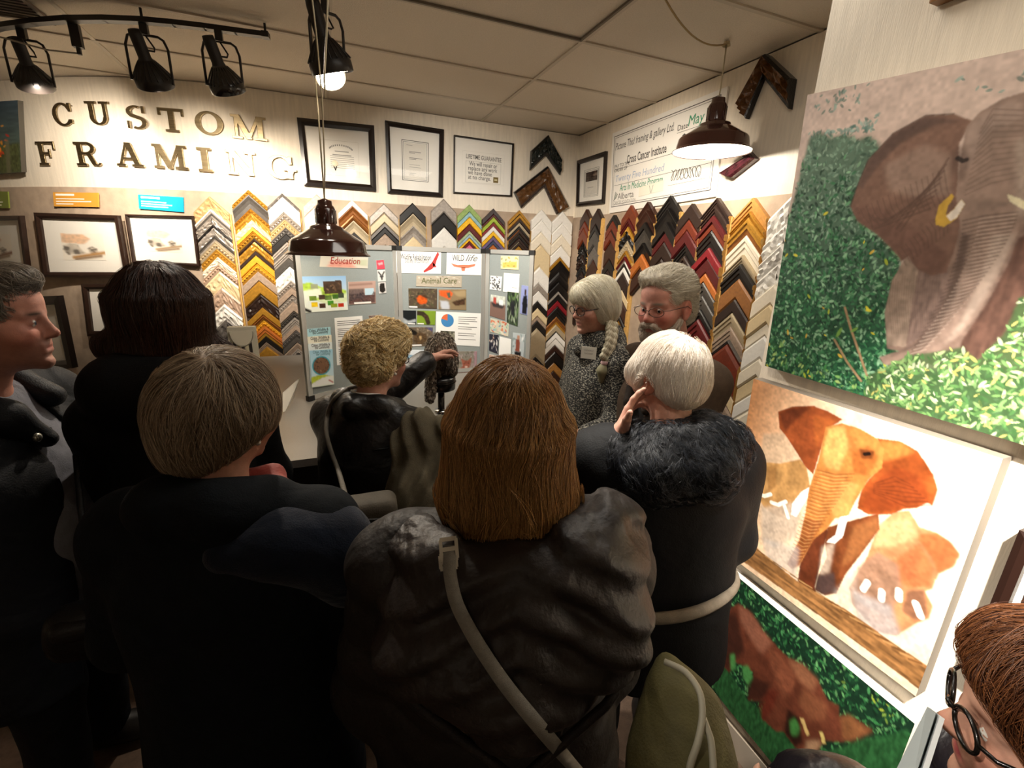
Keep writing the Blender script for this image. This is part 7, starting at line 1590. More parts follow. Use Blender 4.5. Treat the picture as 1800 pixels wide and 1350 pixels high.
def strap_bag():
    P = PB; loc = lambda w: P.L(w)
    Rw = lambda p: P.base + P.R @ np.asarray(p, float)
    root = empty('shoulder_bag', at(1205, 1300, 0.80), 'khaki shoulder bag with pale piping on a grey strap worn by the brown-haired woman', 'bag')
    px = [(792, 958, .655), (789, 1000, .635), (800, 1060, .625), (838, 1130, .63), (888, 1205, .64), (950, 1280, .655), (1020, 1362, .68), (1090, 1440, .70)]
    sp = smooth_path([surf(P, P.coat, a, b, 0.4, 1.0, 0.010) for a, b in zip(np.interp(np.linspace(0, 7, 29), range(8), [q[0] for q in px]), np.interp(np.linspace(0, 7, 29), range(8), [q[1] for q in px]))], 60, 10)
    def band(pts, w, th, name, m, par):
        V, F = [], []
        for i, p in enumerate(pts):
            d = unit(pts[min(i + 1, len(pts) - 1)] - pts[max(i - 1, 0)]); v = unit(p - EYE); s = unit(np.cross(d, v)); n = -v
            V += [p - s * w + n * th, p + s * w + n * th, p + s * w - n * th, p - s * w - n * th]
        for i in range(len(pts) - 1):
            a = 4 * i
            for j in range(4): F.append([a + j, a + (j + 1) % 4, a + 4 + (j + 1) % 4, a + 4 + j])
        return pydata(name, V, F, m, par, True)
    band(sp, 0.0095, 0.0012, 'strap', fabric('#86837c', 0.6, 0.08, 200, 0.4, 900, name='webbing'), root)
    for i, (q, l) in enumerate((((789, 965, .64), 0.014), ((788, 987, .632), 0.009))):
        c = surf(P, P.coat, q[0], q[1], 0.4, 1.0, 0.006); v = unit(EYE - c); d = unit(at(795, 1030, .62) - at(789, 960, .64)); d = unit(d - v * (d @ v)); s = np.cross(d, v)
        bm = bmesh.new()
        for e in (-1, 0, 1): obox(bm, c + d * l * e + v * 0.002, d * 0.003, s * 0.0125, v * 0.003)
        for e in (-1, 1): obox(bm, c + s * 0.0115 * e + v * 0.002, d * l, s * 0.0025, v * 0.0035)
        bmesh.ops.bevel(bm, geom=bm.edges[:], offset=0.001, segments=1); obj('strap_slider' if i == 0 else 'strap_buckle', bm, mat('#b9b2a2', 0.4), root)
    # bag body: soft pouch
    c0 = at(1195, 1330, 0.80); ax = unit(at(1260, 1330, 0.80) - at(1150, 1330, 0.80)); S = Sdf(); up = np.array([0, 0, 1.0])
    tp = at(1172, 1165, 0.80)
    S.chain([tp, at(1190, 1230, 0.80), at(1195, 1330, 0.81), at(1200, 1430, 0.82)], [0.012, 0.042, 0.062, 0.07], 0.03); S.chain([at(1225, 1250, 0.81), at(1215, 1400, 0.83)], [0.03, 0.055], 0.03)
    S.disp(waves(3, 40, 0.006, 6)); V, F = S.mesh(0.008); o = pydata('bag_body', V, F, fabric('#5a5432', 0.7, 0.2, 25, 0.3, 300, name='khaki_nylon'), root, True)
    for pp in ([(1168, 1163, .745), (1205, 1178, .74), (1232, 1215, .735), (1236, 1260, .735), (1226, 1310, .735), (1212, 1345, .74), (1208, 1400, .75)], [(1236, 1262, .74), (1250, 1300, .745), (1254, 1350, .75), (1248, 1420, .76)]):
        q = np.array([at(*a) for a in pp]); t = np.linspace(0, len(q) - 1, 24); r_ = np.stack([np.interp(t, range(len(q)), q[:, i]) for i in range(3)], 1)
        for _ in range(2): r_[1:-1] = (r_[:-2] + 2 * r_[1:-1] + r_[2:]) / 4
        bm = bmesh.new(); tube(bm, r_, 0.0042, 6); obj('piping', bm, mat('#a09a86', 0.6), root)
strap_bag()
# ================================================================ woman with short grey hair, foreground left
def grey_woman():
    P = Person('person with short grey-brown hair in a dark navy coat, seen from behind', at(394, 722, 1.05), 18, 20, 8, 4, 0.98, (0.0, 0.05), 0.175)
    P.arm('L', [-0.25, 0.04, P.Z(0.52)], [-0.16, 0.2, P.Z(0.62)]); P.arm('R', [0.21, 0.06, P.Z(0.52)], [0.12, 0.2, P.Z(0.62)])
    make_body(P, '#b5836c', 0.0065, coarse=0.016, blush=0.4)
    M = fabric('#101418', 0.85, 0.2, 30, 0.3, 350, 0, 'navy_wool', 0.15, wrinkle=0.25)
    S = coat_sdf(P, P.Z(1.0), 1.1, (0.082, 0.078, 0.06), depth=1.15); S.chain([(-0.085, 0.03, P.hz - 0.150), (-0.06, -0.07, P.hz - 0.140), (0.04, -0.08, P.hz - 0.140), (0.085, 0.0, P.hz - 0.155)], [0.042, 0.046, 0.044, 0.036], 0.04)
    J = cloth(P, 'navy_coat', S, M, 0.011, folds=(15, 22, 0.008))
    # blue highlight on the right shoulder, built as a dark blue layer
    S = Sdf(); S.chain([(0.05, -0.09, P.Z(0.235)), (0.13, -0.06, P.Z(0.238)), (0.20, -0.02, P.Z(0.265)), (0.235, 0.0, P.Z(0.34))], [0.04, 0.06, 0.078, 0.075], 0.05)
    cloth(P, 'blue_highlight', S, fabric('#0b1424', 0.85, 0.2, 30, 0.35, 350, 0.15, 'blue_knit', 0.2), 0.010, J, folds=(6, 30, 0.006))
    S = Sdf(); S.chain([(0.0, 0.055, P.Z(0.185)), (0.065, 0.065, P.Z(0.19)), (0.10, 0.02, P.Z(0.185)), (0.085, -0.03, P.Z(0.175))], [0.022, 0.026, 0.02, 0.014], 0.02)
    cloth(P, 'red_scarf', S, fabric('#7e2a1c', 0.7, 0.3, 25, 0.3, 200, 0.1, 'red_silk', 0.4), 0.007, folds=(2, 70, 0.006))
    S = Sdf(); S.chain([(0.085, 0.0, P.Z(0.17)), (0.075, -0.045, P.Z(0.165)), (0.03, -0.07, P.Z(0.17))], [0.018, 0.018, 0.016], 0.02)
    V, F = S.mesh(0.006); q = V; n = (np.sin(q[:, 0] * 300) * np.sin(q[:, 2] * 330 + q[:, 1] * 200) > 0.1)[:, None]
    P.mesh('patterned_neckerchief', V, F, attr_mat('patterned_cloth', 0.7), True, np.where(n, lin('#b0702c'), lin('#1c1512')))
    legs(P, fabric('#101016'), mat('#0d0c0c', 0.5))
    S = Sdf(); S.ell(P.H((0, -0.016, 0.032)), np.array((0.087, 0.110, 0.094)) * P.k, 0.03, P.Rh); S.ell(P.H((-0.01, -0.052, -0.035)), np.array((0.074, 0.066, 0.092)) * P.k, 0.05, P.Rh)
    S.ell(P.H((-0.052, 0.0, -0.01)), np.array((0.036, 0.06, 0.066)) * P.k, 0.04, P.Rh); S.ell(P.H((0.055, 0.0, 0.0)), np.array((0.038, 0.055, 0.05)) * P.k, 0.04, P.Rh)
    S.ell(P.H((0, 0.15, -0.05)), (0.085, 0.085, 0.12), 0.03, P.Rh, 's'); S.ell(P.H((0.09, 0.03, -0.085)), (0.05, 0.05, 0.055), 0.02, P.Rh, 's')
    mass = hair_mass(P, S, '#76624f', '#96826c', 0.006); V = verts_of(mass)
    crown = P.H((0.02, -0.06, 0.11))
    def flow(p):
        d = p - crown; r = np.linalg.norm(d, axis=1)[:, None]; o = d / np.maximum(r, 1e-4); w = np.clip(1.5 - r * 8, 0, 1)
        return o * (0.3 + w) + np.array([0.25, 0, -0.8]) * (1 - w) + np.cross(o, [0, 0, 1.0]) * 0.25
    strands(P, mass, S, roots_on(V, 16900, 2), flow, hair_mat('#5f4e3d', '#c4b096', 0.42), 10, 0.011, (-0.001, 0.007), 0.00033, (0.5, 1.1), None, 5, jit=0.25)
    bm = bmesh.new(); ball(bm, P.H((0.082, 0.004, -0.05)), 0.006, 10); P.bobj('earring', bm, mat('#d9d2c4', 0.2, 0.3))
    return P
PG = grey_woman()
# ================================================================ woman with dark hair and black coat
def dark_woman():
    P = Person('person with a dark brown bob and bulky black coat, seen from behind', at(286, 556, 1.5), -14, 6, 4, 3, 1.05, (0.0, 0.04), 0.15)
    P.arm('L', [-0.165, 0.11, P.Z(0.48)], [-0.06, 0.22, P.Z(0.52)]); P.arm('R', [0.19, 0.08, P.Z(0.50)], [0.10, 0.22, P.Z(0.58)])
    make_body(P, '#b98a70', 0.008, coarse=0.016)
    M = fabric('#0a0909', 0.8, 0.2, 30, 0.3, 300, 0, 'black_coat', 0.15, wrinkle=0.25)
    S = coat_sdf(P, P.Z(1.02), 1.0, (0.075, 0.072, 0.058), depth=1.1)
    S.chain([(-0.10, 0.02, P.Z(0.165)), (-0.10, -0.07, P.Z(0.175)), (0.0, -0.12, P.Z(0.185)), (0.10, -0.07, P.Z(0.18)), (0.10, 0.02, P.Z(0.18))], [0.065, 0.072, 0.075, 0.07, 0.06], 0.05)
    J = cloth(P, 'black_coat', S, M, 0.011, folds=(25, 22, 0.008))
    legs(P, fabric('#0c0b0e'), mat('#0d0c0c', 0.5))
    S = Sdf(); S.ell(P.H((0, -0.016, 0.032)), np.array((0.092, 0.112, 0.098)) * P.k, 0.03, P.Rh)
    S.loft([(P.Z(-0.04), 0, 0.025, 0.092, 0.108), (P.Z(0.04), 0, 0.022, 0.104, 0.108), (P.Z(0.09), 0, 0.015, 0.116, 0.100), (P.Z(0.125), 0.01, 0.012, 0.112, 0.086)], 0.05)
    S.ell(P.H((-0.11, -0.0, -0.07)), (0.028, 0.04, 0.03), 0.03, P.Rh); S.ell(P.H((0.118, -0.03, -0.10)), (0.03, 0.04, 0.04), 0.03, P.Rh)
    S.ell(P.H((0, 0.16, -0.06)), (0.085, 0.09, 0.13), 0.03, P.Rh, 's')
    mass = hair_mass(P, S, '#1a0f0b', '#2c1a12', 0.007); V = verts_of(mass); crown = P.H((0.0, -0.04, 0.12))
    def flow(p):
        d = p - crown; r = np.linalg.norm(d, axis=1)[:, None]; o = d / np.maximum(r, 1e-4); w = np.clip(1.5 - r * 8, 0, 1); return o * w + np.array([0, 0, -1.0]) * (1.1 - w)
    m = hair_mat('#1c0f0a', '#4a2a1a', 0.35)
    strands(P, mass, S, roots_on(V, 9360, 2, V[:, 2] > P.Z(0.10)), flow, m, 12, 0.018, (-0.001, 0.006), 0.00036, (0.5, 1.0), None, 5, jit=0.2)
    return P
dark_woman()
# ================================================================ man at the left edge, in profile
def left_man():
    P = Person('person with grey hair in profile at the left edge, navy jacket, grey shirt', at(-16, 566, 1.62), 96, -10, 1, 0, 1.0, (0, 0.06), 0.20)
    P.arm('L', [-0.25, -0.02, P.Z(0.52)], [-0.22, 0.10, P.Z(0.76)]); P.arm('R', [0.24, -0.04, P.Z(0.52)], [0.17, 0.07, P.Z(0.70)])
    make_body(P, '#bd8572', 0.0042, coarse=0.016, brow='#4a3a30', stub='#8a6a5a', blush=0.6)
    eyes(P, '#3a4a5a', gaze=(0.05, 0, 0))
    S = coat_sdf(P, P.Z(0.84), 0.98, (0.062, 0.055, 0.045), belly=0.035)
    sh = cloth(P, 'grey_shirt', S, fabric('#6f7078', 0.8, 0.12, 40, 0.3, 400, name='grey_cotton'), 0.011, folds=(31, 36, 0.006))
    bm = bmesh.new(); tube(bm, [(0.0, 0.115 + 0.03 * math.sin(t * 3), P.Z(0.27 + 0.5 * t)) for t in np.linspace(0, 1, 12)], 0.004, 6); P.bobj('placket', bm, fabric('#2a2a30', 0.7), sh)
    # jacket open at the front: loft with the front wedge cut away
    S = coat_sdf(P, P.Z(0.92), 1.18, (0.085, 0.078, 0.06), depth=1.2)
    z0 = P.Z(0.235)
    S.add(lambda x, y, z: np.maximum(np.abs(x) - (0.055 + 0.16 * np.clip((z0 - z), 0, 0.9)), 0.0 - y) + 0 * z, (-0.3, 0.0, 0.2), (0.3, 0.5, P.Z(0.20)), 0.01, 's')
    J = cloth(P, 'navy_jacket', S, fabric('#0d1016', 0.7, 0.15, 30, 0.3, 300, name='navy_shell'), 0.011, folds=(33, 26, 0.007))
    S = Sdf(); S.chain([(-0.085, 0.085, P.Z(0.225)), (-0.095, 0.0, P.Z(0.185)), (-0.05, -0.085, P.Z(0.175)), (0.05, -0.085, P.Z(0.175)), (0.095, 0.0, P.Z(0.185)), (0.085, 0.095, P.Z(0.225)), (0.05, 0.135, P.Z(0.28))], [0.03, 0.035, 0.035, 0.035, 0.035, 0.034, 0.022], 0.03)
    c = cloth(P, 'collar', S, fabric('#11141a', 0.6, 0.15, 30, 0.3, 300, name='navy_collar'), 0.008, J, folds=(3, 40, 0.004))
    bm = bmesh.new(); ball(bm, (0.088, 0.142, P.Z(0.262)), (0.011, 0.008, 0.011), 12); P.bobj('snap_button', bm, mat('#a9a79c', 0.25, 0.8), J)
    legs(P, fabric('#0e1017'), mat('#17120f', 0.5))
    S = Sdf(); S.ell(P.H((0, -0.016, 0.045)), (0.083, 0.104, 0.088), 0.02, P.Rh); S.ell(P.H((0, -0.065, -0.02)), (0.068, 0.045, 0.06), 0.04, P.Rh); S.ell(P.H((0, 0.055, 0.102)), (0.055, 0.045, 0.028), 0.03, P.Rh)
    S.ell(P.H((0, 0.135, 0.0)), (0.10, 0.075, 0.082), 0.015, P.Rh, 's'); S.ell(P.H((0, 0.06, -0.075)), (0.12, 0.085, 0.07), 0.02, P.Rh, 's')
    for q in (-1, 1): S.ell(P.H((q * 0.085, 0.005, -0.01)), (0.03, 0.035, 0.042), 0.01, P.Rh, 's')
    mass = hair_mass(P, S, '#5d544a', '#857a6c', 0.0055); V = verts_of(mass); crown = P.H((0, -0.06, 0.12))
    def flow(p):
        d = p - crown; return d / np.linalg.norm(d, axis=1)[:, None] + np.array([0, 0, -0.35])
    strands(P, mass, S, roots_on(V, 10920, 2), flow, hair_mat('#4a4239', '#a3988a', 0.42), 8, 0.008, (0.0, 0.006), 0.00033, (0.5, 1.1), None, 5, jit=0.35)
    return P
left_man()
# ================================================================ woman with blonde curls reaching for the owl
def curly_woman():
    hd = at(668, 632, 1.66)
    P = Person('person with blonde curls in a black leather jacket, reaching out to the owl', hd, 42, 14, 6, -3, 0.9, (0, 0.07), 0.165)
    hw = at(752, 634, 1.92); wl = P.L(hw); fdir = P.R.T @ unit(at(787, 622, 1.99) - hw)
    shL = P.shoulder('L'); el = (shL + wl) / 2 + np.array([-0.06, 0.0, -0.07])
    P.arm('L', el, wl, dict(f=fdir + np.array([0, 0, 0.12]), n=np.array([0.6, 0.25, -0.75]), curl=0.42, spread=0.12, thumb=0.6))
    P.arm('R', [0.22, 0.0, P.Z(0.50)], [0.14, 0.26, P.Z(0.56)], dict(f=np.array([-0.4, 0.9, 0]), n=np.array([-0.3, 0, -1.0]), curl=0.7))
    make_body(P, '#c59380', 0.0048, ('L',), 0.015, blush=0.7, brow='#8a6a4a')
    eyes(P); glasses(P, '#1c1a1c', 0.025, 0.017, 0.0018)
    S = coat_sdf(P, P.Z(0.80), 1.12, (0.078, 0.068, 0.05), cuff=0.0, depth=1.15); S.chain([(-0.08, 0.05, P.hz - 0.15), (-0.075, -0.045, P.hz - 0.128), (0.0, -0.085, P.hz - 0.125), (0.075, -0.045, P.hz - 0.13), (0.08, 0.05, P.hz - 0.165)], [0.03, 0.036, 0.038, 0.036, 0.03], 0.025)
    J = cloth(P, 'leather_jacket', S, fabric('#0e0d0d', 0.42, 0.2, 25, 0.3, 120, 0, 'black_leather', 0.5), 0.0095, folds=(41, 30, 0.010)); S0 = S
    bm = bmesh.new(); tube(bm, [(-0.062, 0.055, P.hz - 0.118), (-0.055, -0.03, P.hz - 0.098), (0.0, -0.06, P.hz - 0.095), (0.06, -0.025, P.hz - 0.10), (0.088, 0.05, P.hz - 0.14), (0.07, 0.115, P.hz - 0.21)], [0.008, 0.009, 0.009, 0.009, 0.009, 0.006], 8); P.bobj('shirt_collar', bm, mat('#d9d4ca', 0.7), J)
    bm = bmesh.new(); tube(bm, [(0.01, -0.145, P.Z(0.30)), (0.11, -0.12, P.Z(0.275)), (0.19, -0.05, P.Z(0.27)), (0.215, 0.03, P.Z(0.30))], 0.004, 6); P.bobj('yoke_seam', bm, fabric('#050505', 0.4), J)
    legs(P, fabric('#15151a'), mat('#100f0f', 0.5))
    S = Sdf(); S.ell(P.H((0, -0.020, 0.040)), (0.074, 0.092, 0.082), 0.03, P.Rh); S.ell(P.H((0, -0.062, -0.02)), (0.058, 0.042, 0.052), 0.04, P.Rh); S.ell(P.H((0, 0.03, 0.085)), (0.062, 0.06, 0.042), 0.04, P.Rh)
    S.ell(P.H((0, 0.14, -0.03)), (0.10, 0.085, 0.09), 0.02, P.Rh, 's'); 
    for q in (-1, 1): S.ell(P.H((q * 0.085, 0.02, -0.03)), (0.03, 0.045, 0.055), 0.015, P.Rh, 's')
    G = Sdf(); G.p = list(S.p); S.disp(waves(4, 150, 0.006, 7)); S.disp(waves(5, 90, 0.006, 7))
    mass = hair_mass(P, S, '#5a4426', '#8a6c3c', 0.005); V = verts_of(mass); crown = P.H((0, -0.05, 0.13))
    def flow(p): d = p - crown; return d / np.linalg.norm(d, axis=1)[:, None] + np.array([0, 0, -0.2])
    top = V[:, 2] > P.Z(-0.0)
    strands(P, mass, G, roots_on(V, 9000, 2), flow, hair_mat('#745a34', '#e6c888', 0.4), 16, 0.0060, (0.002, 0.015), 0.00065, (0.7, 1.2), (0.010, 230), 5, jit=0.9, clump=14)
    strands(P, mass, G, roots_on(V, 5600, 9, top), flow, hair_mat('#d2b478', '#fff0c6', 0.4), 16, 0.0060, (0.005, 0.018), 0.00065, (0.7, 1.2), (0.010, 230), 6, jit=0.9, clump=14)  # paler strands on top put the light on the curls into colour
    bm = bmesh.new(); ball(bm, P.H((0.083, 0.004, -0.048)), 0.0055, 10); P.bobj('pearl_earring', bm, mat('#e6e0d4', 0.15))
    # bag hanging at the hip, its strap over the back
    P.coat = [S0]; c = at(634, 922, 1.38)
    root = empty('shoulder_bag', c, 'grey-brown shoulder bag with a zip pocket at the hip of the curly-haired woman', 'bag')
    S = Sdf(); v = unit((EYE - c) * [1, 1, 0]); r = np.cross(v, [0, 0, 1.0]) * -1; r = unit(np.cross([0, 0, 1.0], v)); Rm = np.stack([r, v, [0, 0, 1.0]], 1)
    def bx(x, y, z):
        q = [(x - c[0]) * Rm[0, i] + (y - c[1]) * Rm[1, i] + (z - c[2]) * Rm[2, i] for i in range(3)]; h = (0.075, 0.02, 0.055)
        return np.sqrt(sum(np.maximum(np.abs(q[i]) - h[i], 0) ** 2 for i in range(3))) - 0.026
    S.add(bx, c - 0.13, c + 0.13, 0.01); S.disp(waves(6, 40, 0.004, 6)); V, F = S.mesh(0.007); bg = pydata('bag_body', V, F, fabric('#4a443a', 0.7, 0.15, 30, 0.3, 300, name='bag_nylon', wrinkle=0.2), root, True)
    bm = bmesh.new(); tube(bm, [c + v * 0.047 + r * a_ + np.array([0, 0, b_]) for a_, b_ in ((-0.085, 0.035), (0.0, 0.042), (0.075, 0.034), (0.09, 0.01))], 0.004, 6); obj('zip', bm, mat('#1c1a17', 0.5), bg)
    st = smooth_path([c + r * -0.03 + np.array([0, 0, 0.07])] + [surf(P, P.coat, x, y, 1.15, 2.0, 0.006) for x, y in ((596, 830), (580, 790), (573, 755), (577, 722), (588, 700), (606, 686), (628, 680))], 36)
    bm = bmesh.new(); tube(bm, st, 0.008, 8); obj('strap', bm, fabric('#6d685e', 0.6), root)
    # coat hung over the right forearm
    S = Sdf()
    S.chain([at(712, 778, 1.49), at(740, 752, 1.49), at(775, 760, 1.51)], [0.045, 0.055, 0.05], 0.04)
    S.chain([at(722, 790, 1.49), at(728, 860, 1.49), at(738, 980, 1.53)], [0.05, 0.06, 0.07], 0.05); S.chain([at(765, 790, 1.51), at(780, 880, 1.53), at(795, 990, 1.57)], [0.05, 0.06, 0.06], 0.04)
    S.chain([at(700, 880, 1.50), at(705, 990, 1.53)], [0.04, 0.06], 0.04)
    S.disp(waves(8, 60, 0.014, 7, (1.6, 1.6, 0.5))); S.disp(lambda x, y, z: 0.007 * np.sin((x - y * 0.6) * 95 + 2.2 * np.sin(z * 11) + 1.5 * np.sin(z * 23))); V, F = S.mesh(0.007)
    o = pydata('folded_coat', V, F, fabric('#57503f', 0.85, 0.12, 40, 0.4, 300, 0.0, 'grey_wool', wrinkle=0.3), None, True)
    tag(o, 'grey-brown coat draped over the forearm of the curly-haired woman', 'coat')
    return P
curly_woman()
# ================================================================ presenter with silver braid
def presenter():
    P = Person('person with a long silver braid, glasses and a speckled turtleneck sweater', at(1045, 538, 2.08), -88, -6, 9, 0, 0.97, (0, 0.05), 0.175)
    wl = P.L(at(1006, 775, 1.92)); P.arm('L', [-0.235, 0.02, P.Z(0.50)], P.L(at(1030, 765, 1.9)), dict(f=P.L(at(1000, 780, 1.93)) - P.L(at(1030, 765, 1.9)), n=np.array([0.7, -0.2, -0.7]), curl=0.35))
    P.arm('R', [0.225, 0.03, P.Z(0.50)], [0.10, 0.2, P.Z(0.58)])
    make_body(P, '#cb9a86', 0.004, ('L',), 0.015, blush=0.5, brow='#9a8470')
    eyes(P, gaze=(0, 0, -0.4)); glasses(P, '#2a1a16', 0.026, 0.019, 0.0022, -0.004, 0.0)
    S = coat_sdf(P, P.Z(0.88), 1.04, (0.068, 0.06, 0.045), depth=1.05)
    S.chain([(-0.055, 0.04, P.Z(0.165)), (-0.06, -0.03, P.Z(0.155)), (0, -0.07, P.Z(0.15)), (0.06, -0.03, P.Z(0.155)), (0.055, 0.04, P.Z(0.165)), (0, 0.07, P.Z(0.175)), (-0.055, 0.04, P.Z(0.165))], [0.03] * 7, 0.02)
    S.chain([(-0.08, 0.04, P.Z(0.20)), (-0.085, -0.03, P.Z(0.19)), (0, -0.09, P.Z(0.19)), (0.085, -0.03, P.Z(0.19)), (0.08, 0.04, P.Z(0.20)), (0, 0.10, P.Z(0.22)), (-0.08, 0.04, P.Z(0.20))], [0.03] * 7, 0.03)
    S.disp(waves(51, 26, 0.006, 7)); V, F = S.mesh(0.010)
    m = bpy.data.materials.new('speckled_knit'); m.use_nodes = True; nt = m.node_tree; b = nt.nodes['Principled BSDF']
    tc = nt.nodes.new('ShaderNodeTexCoord'); mp = nt.nodes.new('ShaderNodeMapping'); mp.inputs['Scale'].default_value = (1, 1, 1.8); no = nt.nodes.new('ShaderNodeTexNoise'); no.inputs['Scale'].default_value = 130; no.inputs['Detail'].default_value = 3; cr_ = nt.nodes.new('ShaderNodeValToRGB')
    cr_.color_ramp.elements[0].position = 0.50; cr_.color_ramp.elements[1].position = 0.66; cr_.color_ramp.elements[0].color = (*lin('#1b1a19'), 1); cr_.color_ramp.elements[1].color = (*lin('#a9a495'), 1)
    nt.links.new(tc.outputs['Object'], mp.inputs[0]); nt.links.new(mp.outputs[0], no.inputs['Vector']); nt.links.new(no.outputs['Fac'], cr_.inputs[0]); nt.links.new(cr_.outputs[0], b.inputs['Base Color']); b.inputs['Roughness'].default_value = 0.9
    bp = nt.nodes.new('ShaderNodeBump'); bp.inputs['Strength'].default_value = 0.5; bp.inputs['Distance'].default_value = 0.003; nt.links.new(no.outputs['Fac'], bp.inputs['Height']); nt.links.new(bp.outputs[0], b.inputs['Normal'])
    sw = P.mesh('speckled_sweater', V, F, m)
    legs(P, fabric('#17161a'), mat('#131111', 0.5))
    # name tag on the chest
    c = P.L(at(1010, 625, 1.93)); n = P.R.T @ unit(EYE - at(1010, 625, 1.93)); n = unit(n * [1, 1, 0.2] + [0, 0.3, 0]); r = unit(np.cross([0, 0, 1.0], n)); u = np.cross(n, r)
    # settle the tag on the sweater
    T_ = S.at(c[None])[0]; c = c - S.grad(c[None])[0] * (T_ - 0.008)
    bm = bmesh.new(); obox(bm, c, r * 0.034, u * 0.027, n * 0.0015); tg = P.bobj('name_tag', bm, mat('#e9e6da', 0.5), None, False)
    bm = bmesh.new()
    for j, L_ in ((0.011, 0.022), (-0.003, 0.019)):
        pts = [c + n * 0.0022 + r * (-L_ + 2 * L_ * t) + u * (j + 0.003 * math.sin(t * 40)) for t in np.linspace(0, 1, 30)]; tube(bm, pts, 0.00036, 4)
    P.bobj('handwriting', bm, INKM, tg)
    S = Sdf(); S.ell(P.H((0, -0.018, 0.042)), (0.086, 0.106, 0.094), 0.02, P.Rh); S.ell(P.H((0, -0.07, -0.03)), (0.068, 0.045, 0.06), 0.04, P.Rh); S.ell(P.H((0, 0.06, 0.06)), (0.066, 0.05, 0.052), 0.03, P.Rh)
    for q in (-1, 1): S.ell(P.H((q * 0.06, -0.02, -0.005)), (0.034, 0.055, 0.07), 0.03, P.Rh)
    S.ell(P.H((0, 0.15, -0.045)), (0.085, 0.095, 0.088), 0.015, P.Rh, 's'); S.ell(P.H((0, 0.09, -0.10)), (0.12, 0.08, 0.05), 0.02, P.Rh, 's')
    G = Sdf(); G.p = list(S.p)
    mass = hair_mass(P, S, '#d6cdb6', '#f2ecd8', 0.0055); V = verts_of(mass); part = P.H((0, 0.02, 0.13)); tie = P.H((-0.075, -0.05, -0.075))
    def flow(p): d = tie - p; return d / np.linalg.norm(d, axis=1)[:, None] + np.array([0, -0.2, -0.5])
    hm = hair_mat('#d2c9b0', '#fffbea', 0.4); strands(P, mass, G, roots_on(V, 9360, 2), flow, hm, 10, 0.013, (-0.001, 0.004), 0.00033, (0.5, 1.0), None, 5, jit=0.12)
    # braid over the left shoulder, falling to the front
    b0 = P.H((-0.085, -0.03, -0.085)); b1 = P.L(at(1064, 630, 1.96)); B = Sdf(); nn = 7
    for i in range(nn):
        t = i / (nn - 1); c = b0 * (1 - t) + b1 * t + np.array([-0.022 * math.sin(t * PI), 0.0, 0]); rr = 0.026 - 0.008 * t
        for q in (-1, 1): B.ell(c + np.array([0.004, q * 0.010, q * 0.006]), (rr * 0.8, rr * 0.8, rr * 1.05), 0.004, rot(0, q * 35, 0))
    V, F = B.mesh(0.0042); n = (0.5 + 0.5 * np.sin(V[:, 2] * 500 + V[:, 1] * 600))[:, None]
    br = P.mesh('braid', V, F, attr_mat('hair_mass', 0.6, 0.3, bump=0.3, bscale=400), True, lin('#8f866c') * (1 - n) + lin('#cfc7ae') * n)
    bm = bmesh.new(); lathe(bm, [(0.016, -0.008), (0.019, 0), (0.016, 0.008)], b1 + [0, 0, -0.018], 14); P.bobj('hair_tie', bm, mat('#d9b4b4', 0.6), br)
    B = Sdf(); B.chain([b1 + [0, 0, -0.02], b1 + [0.004, 0.004, -0.055], b1 + [0.006, 0.006, -0.10]], [0.013, 0.026, 0.012], 0.01); V, F = B.mesh(0.005); P.mesh('braid_tuft', V, F, attr_mat('hair_mass', 0.6, 0.3, bump=0.3, bscale=400), True, np.repeat(lin('#8f8a6c')[None], len(V), 0), br)
    return P
presenter()
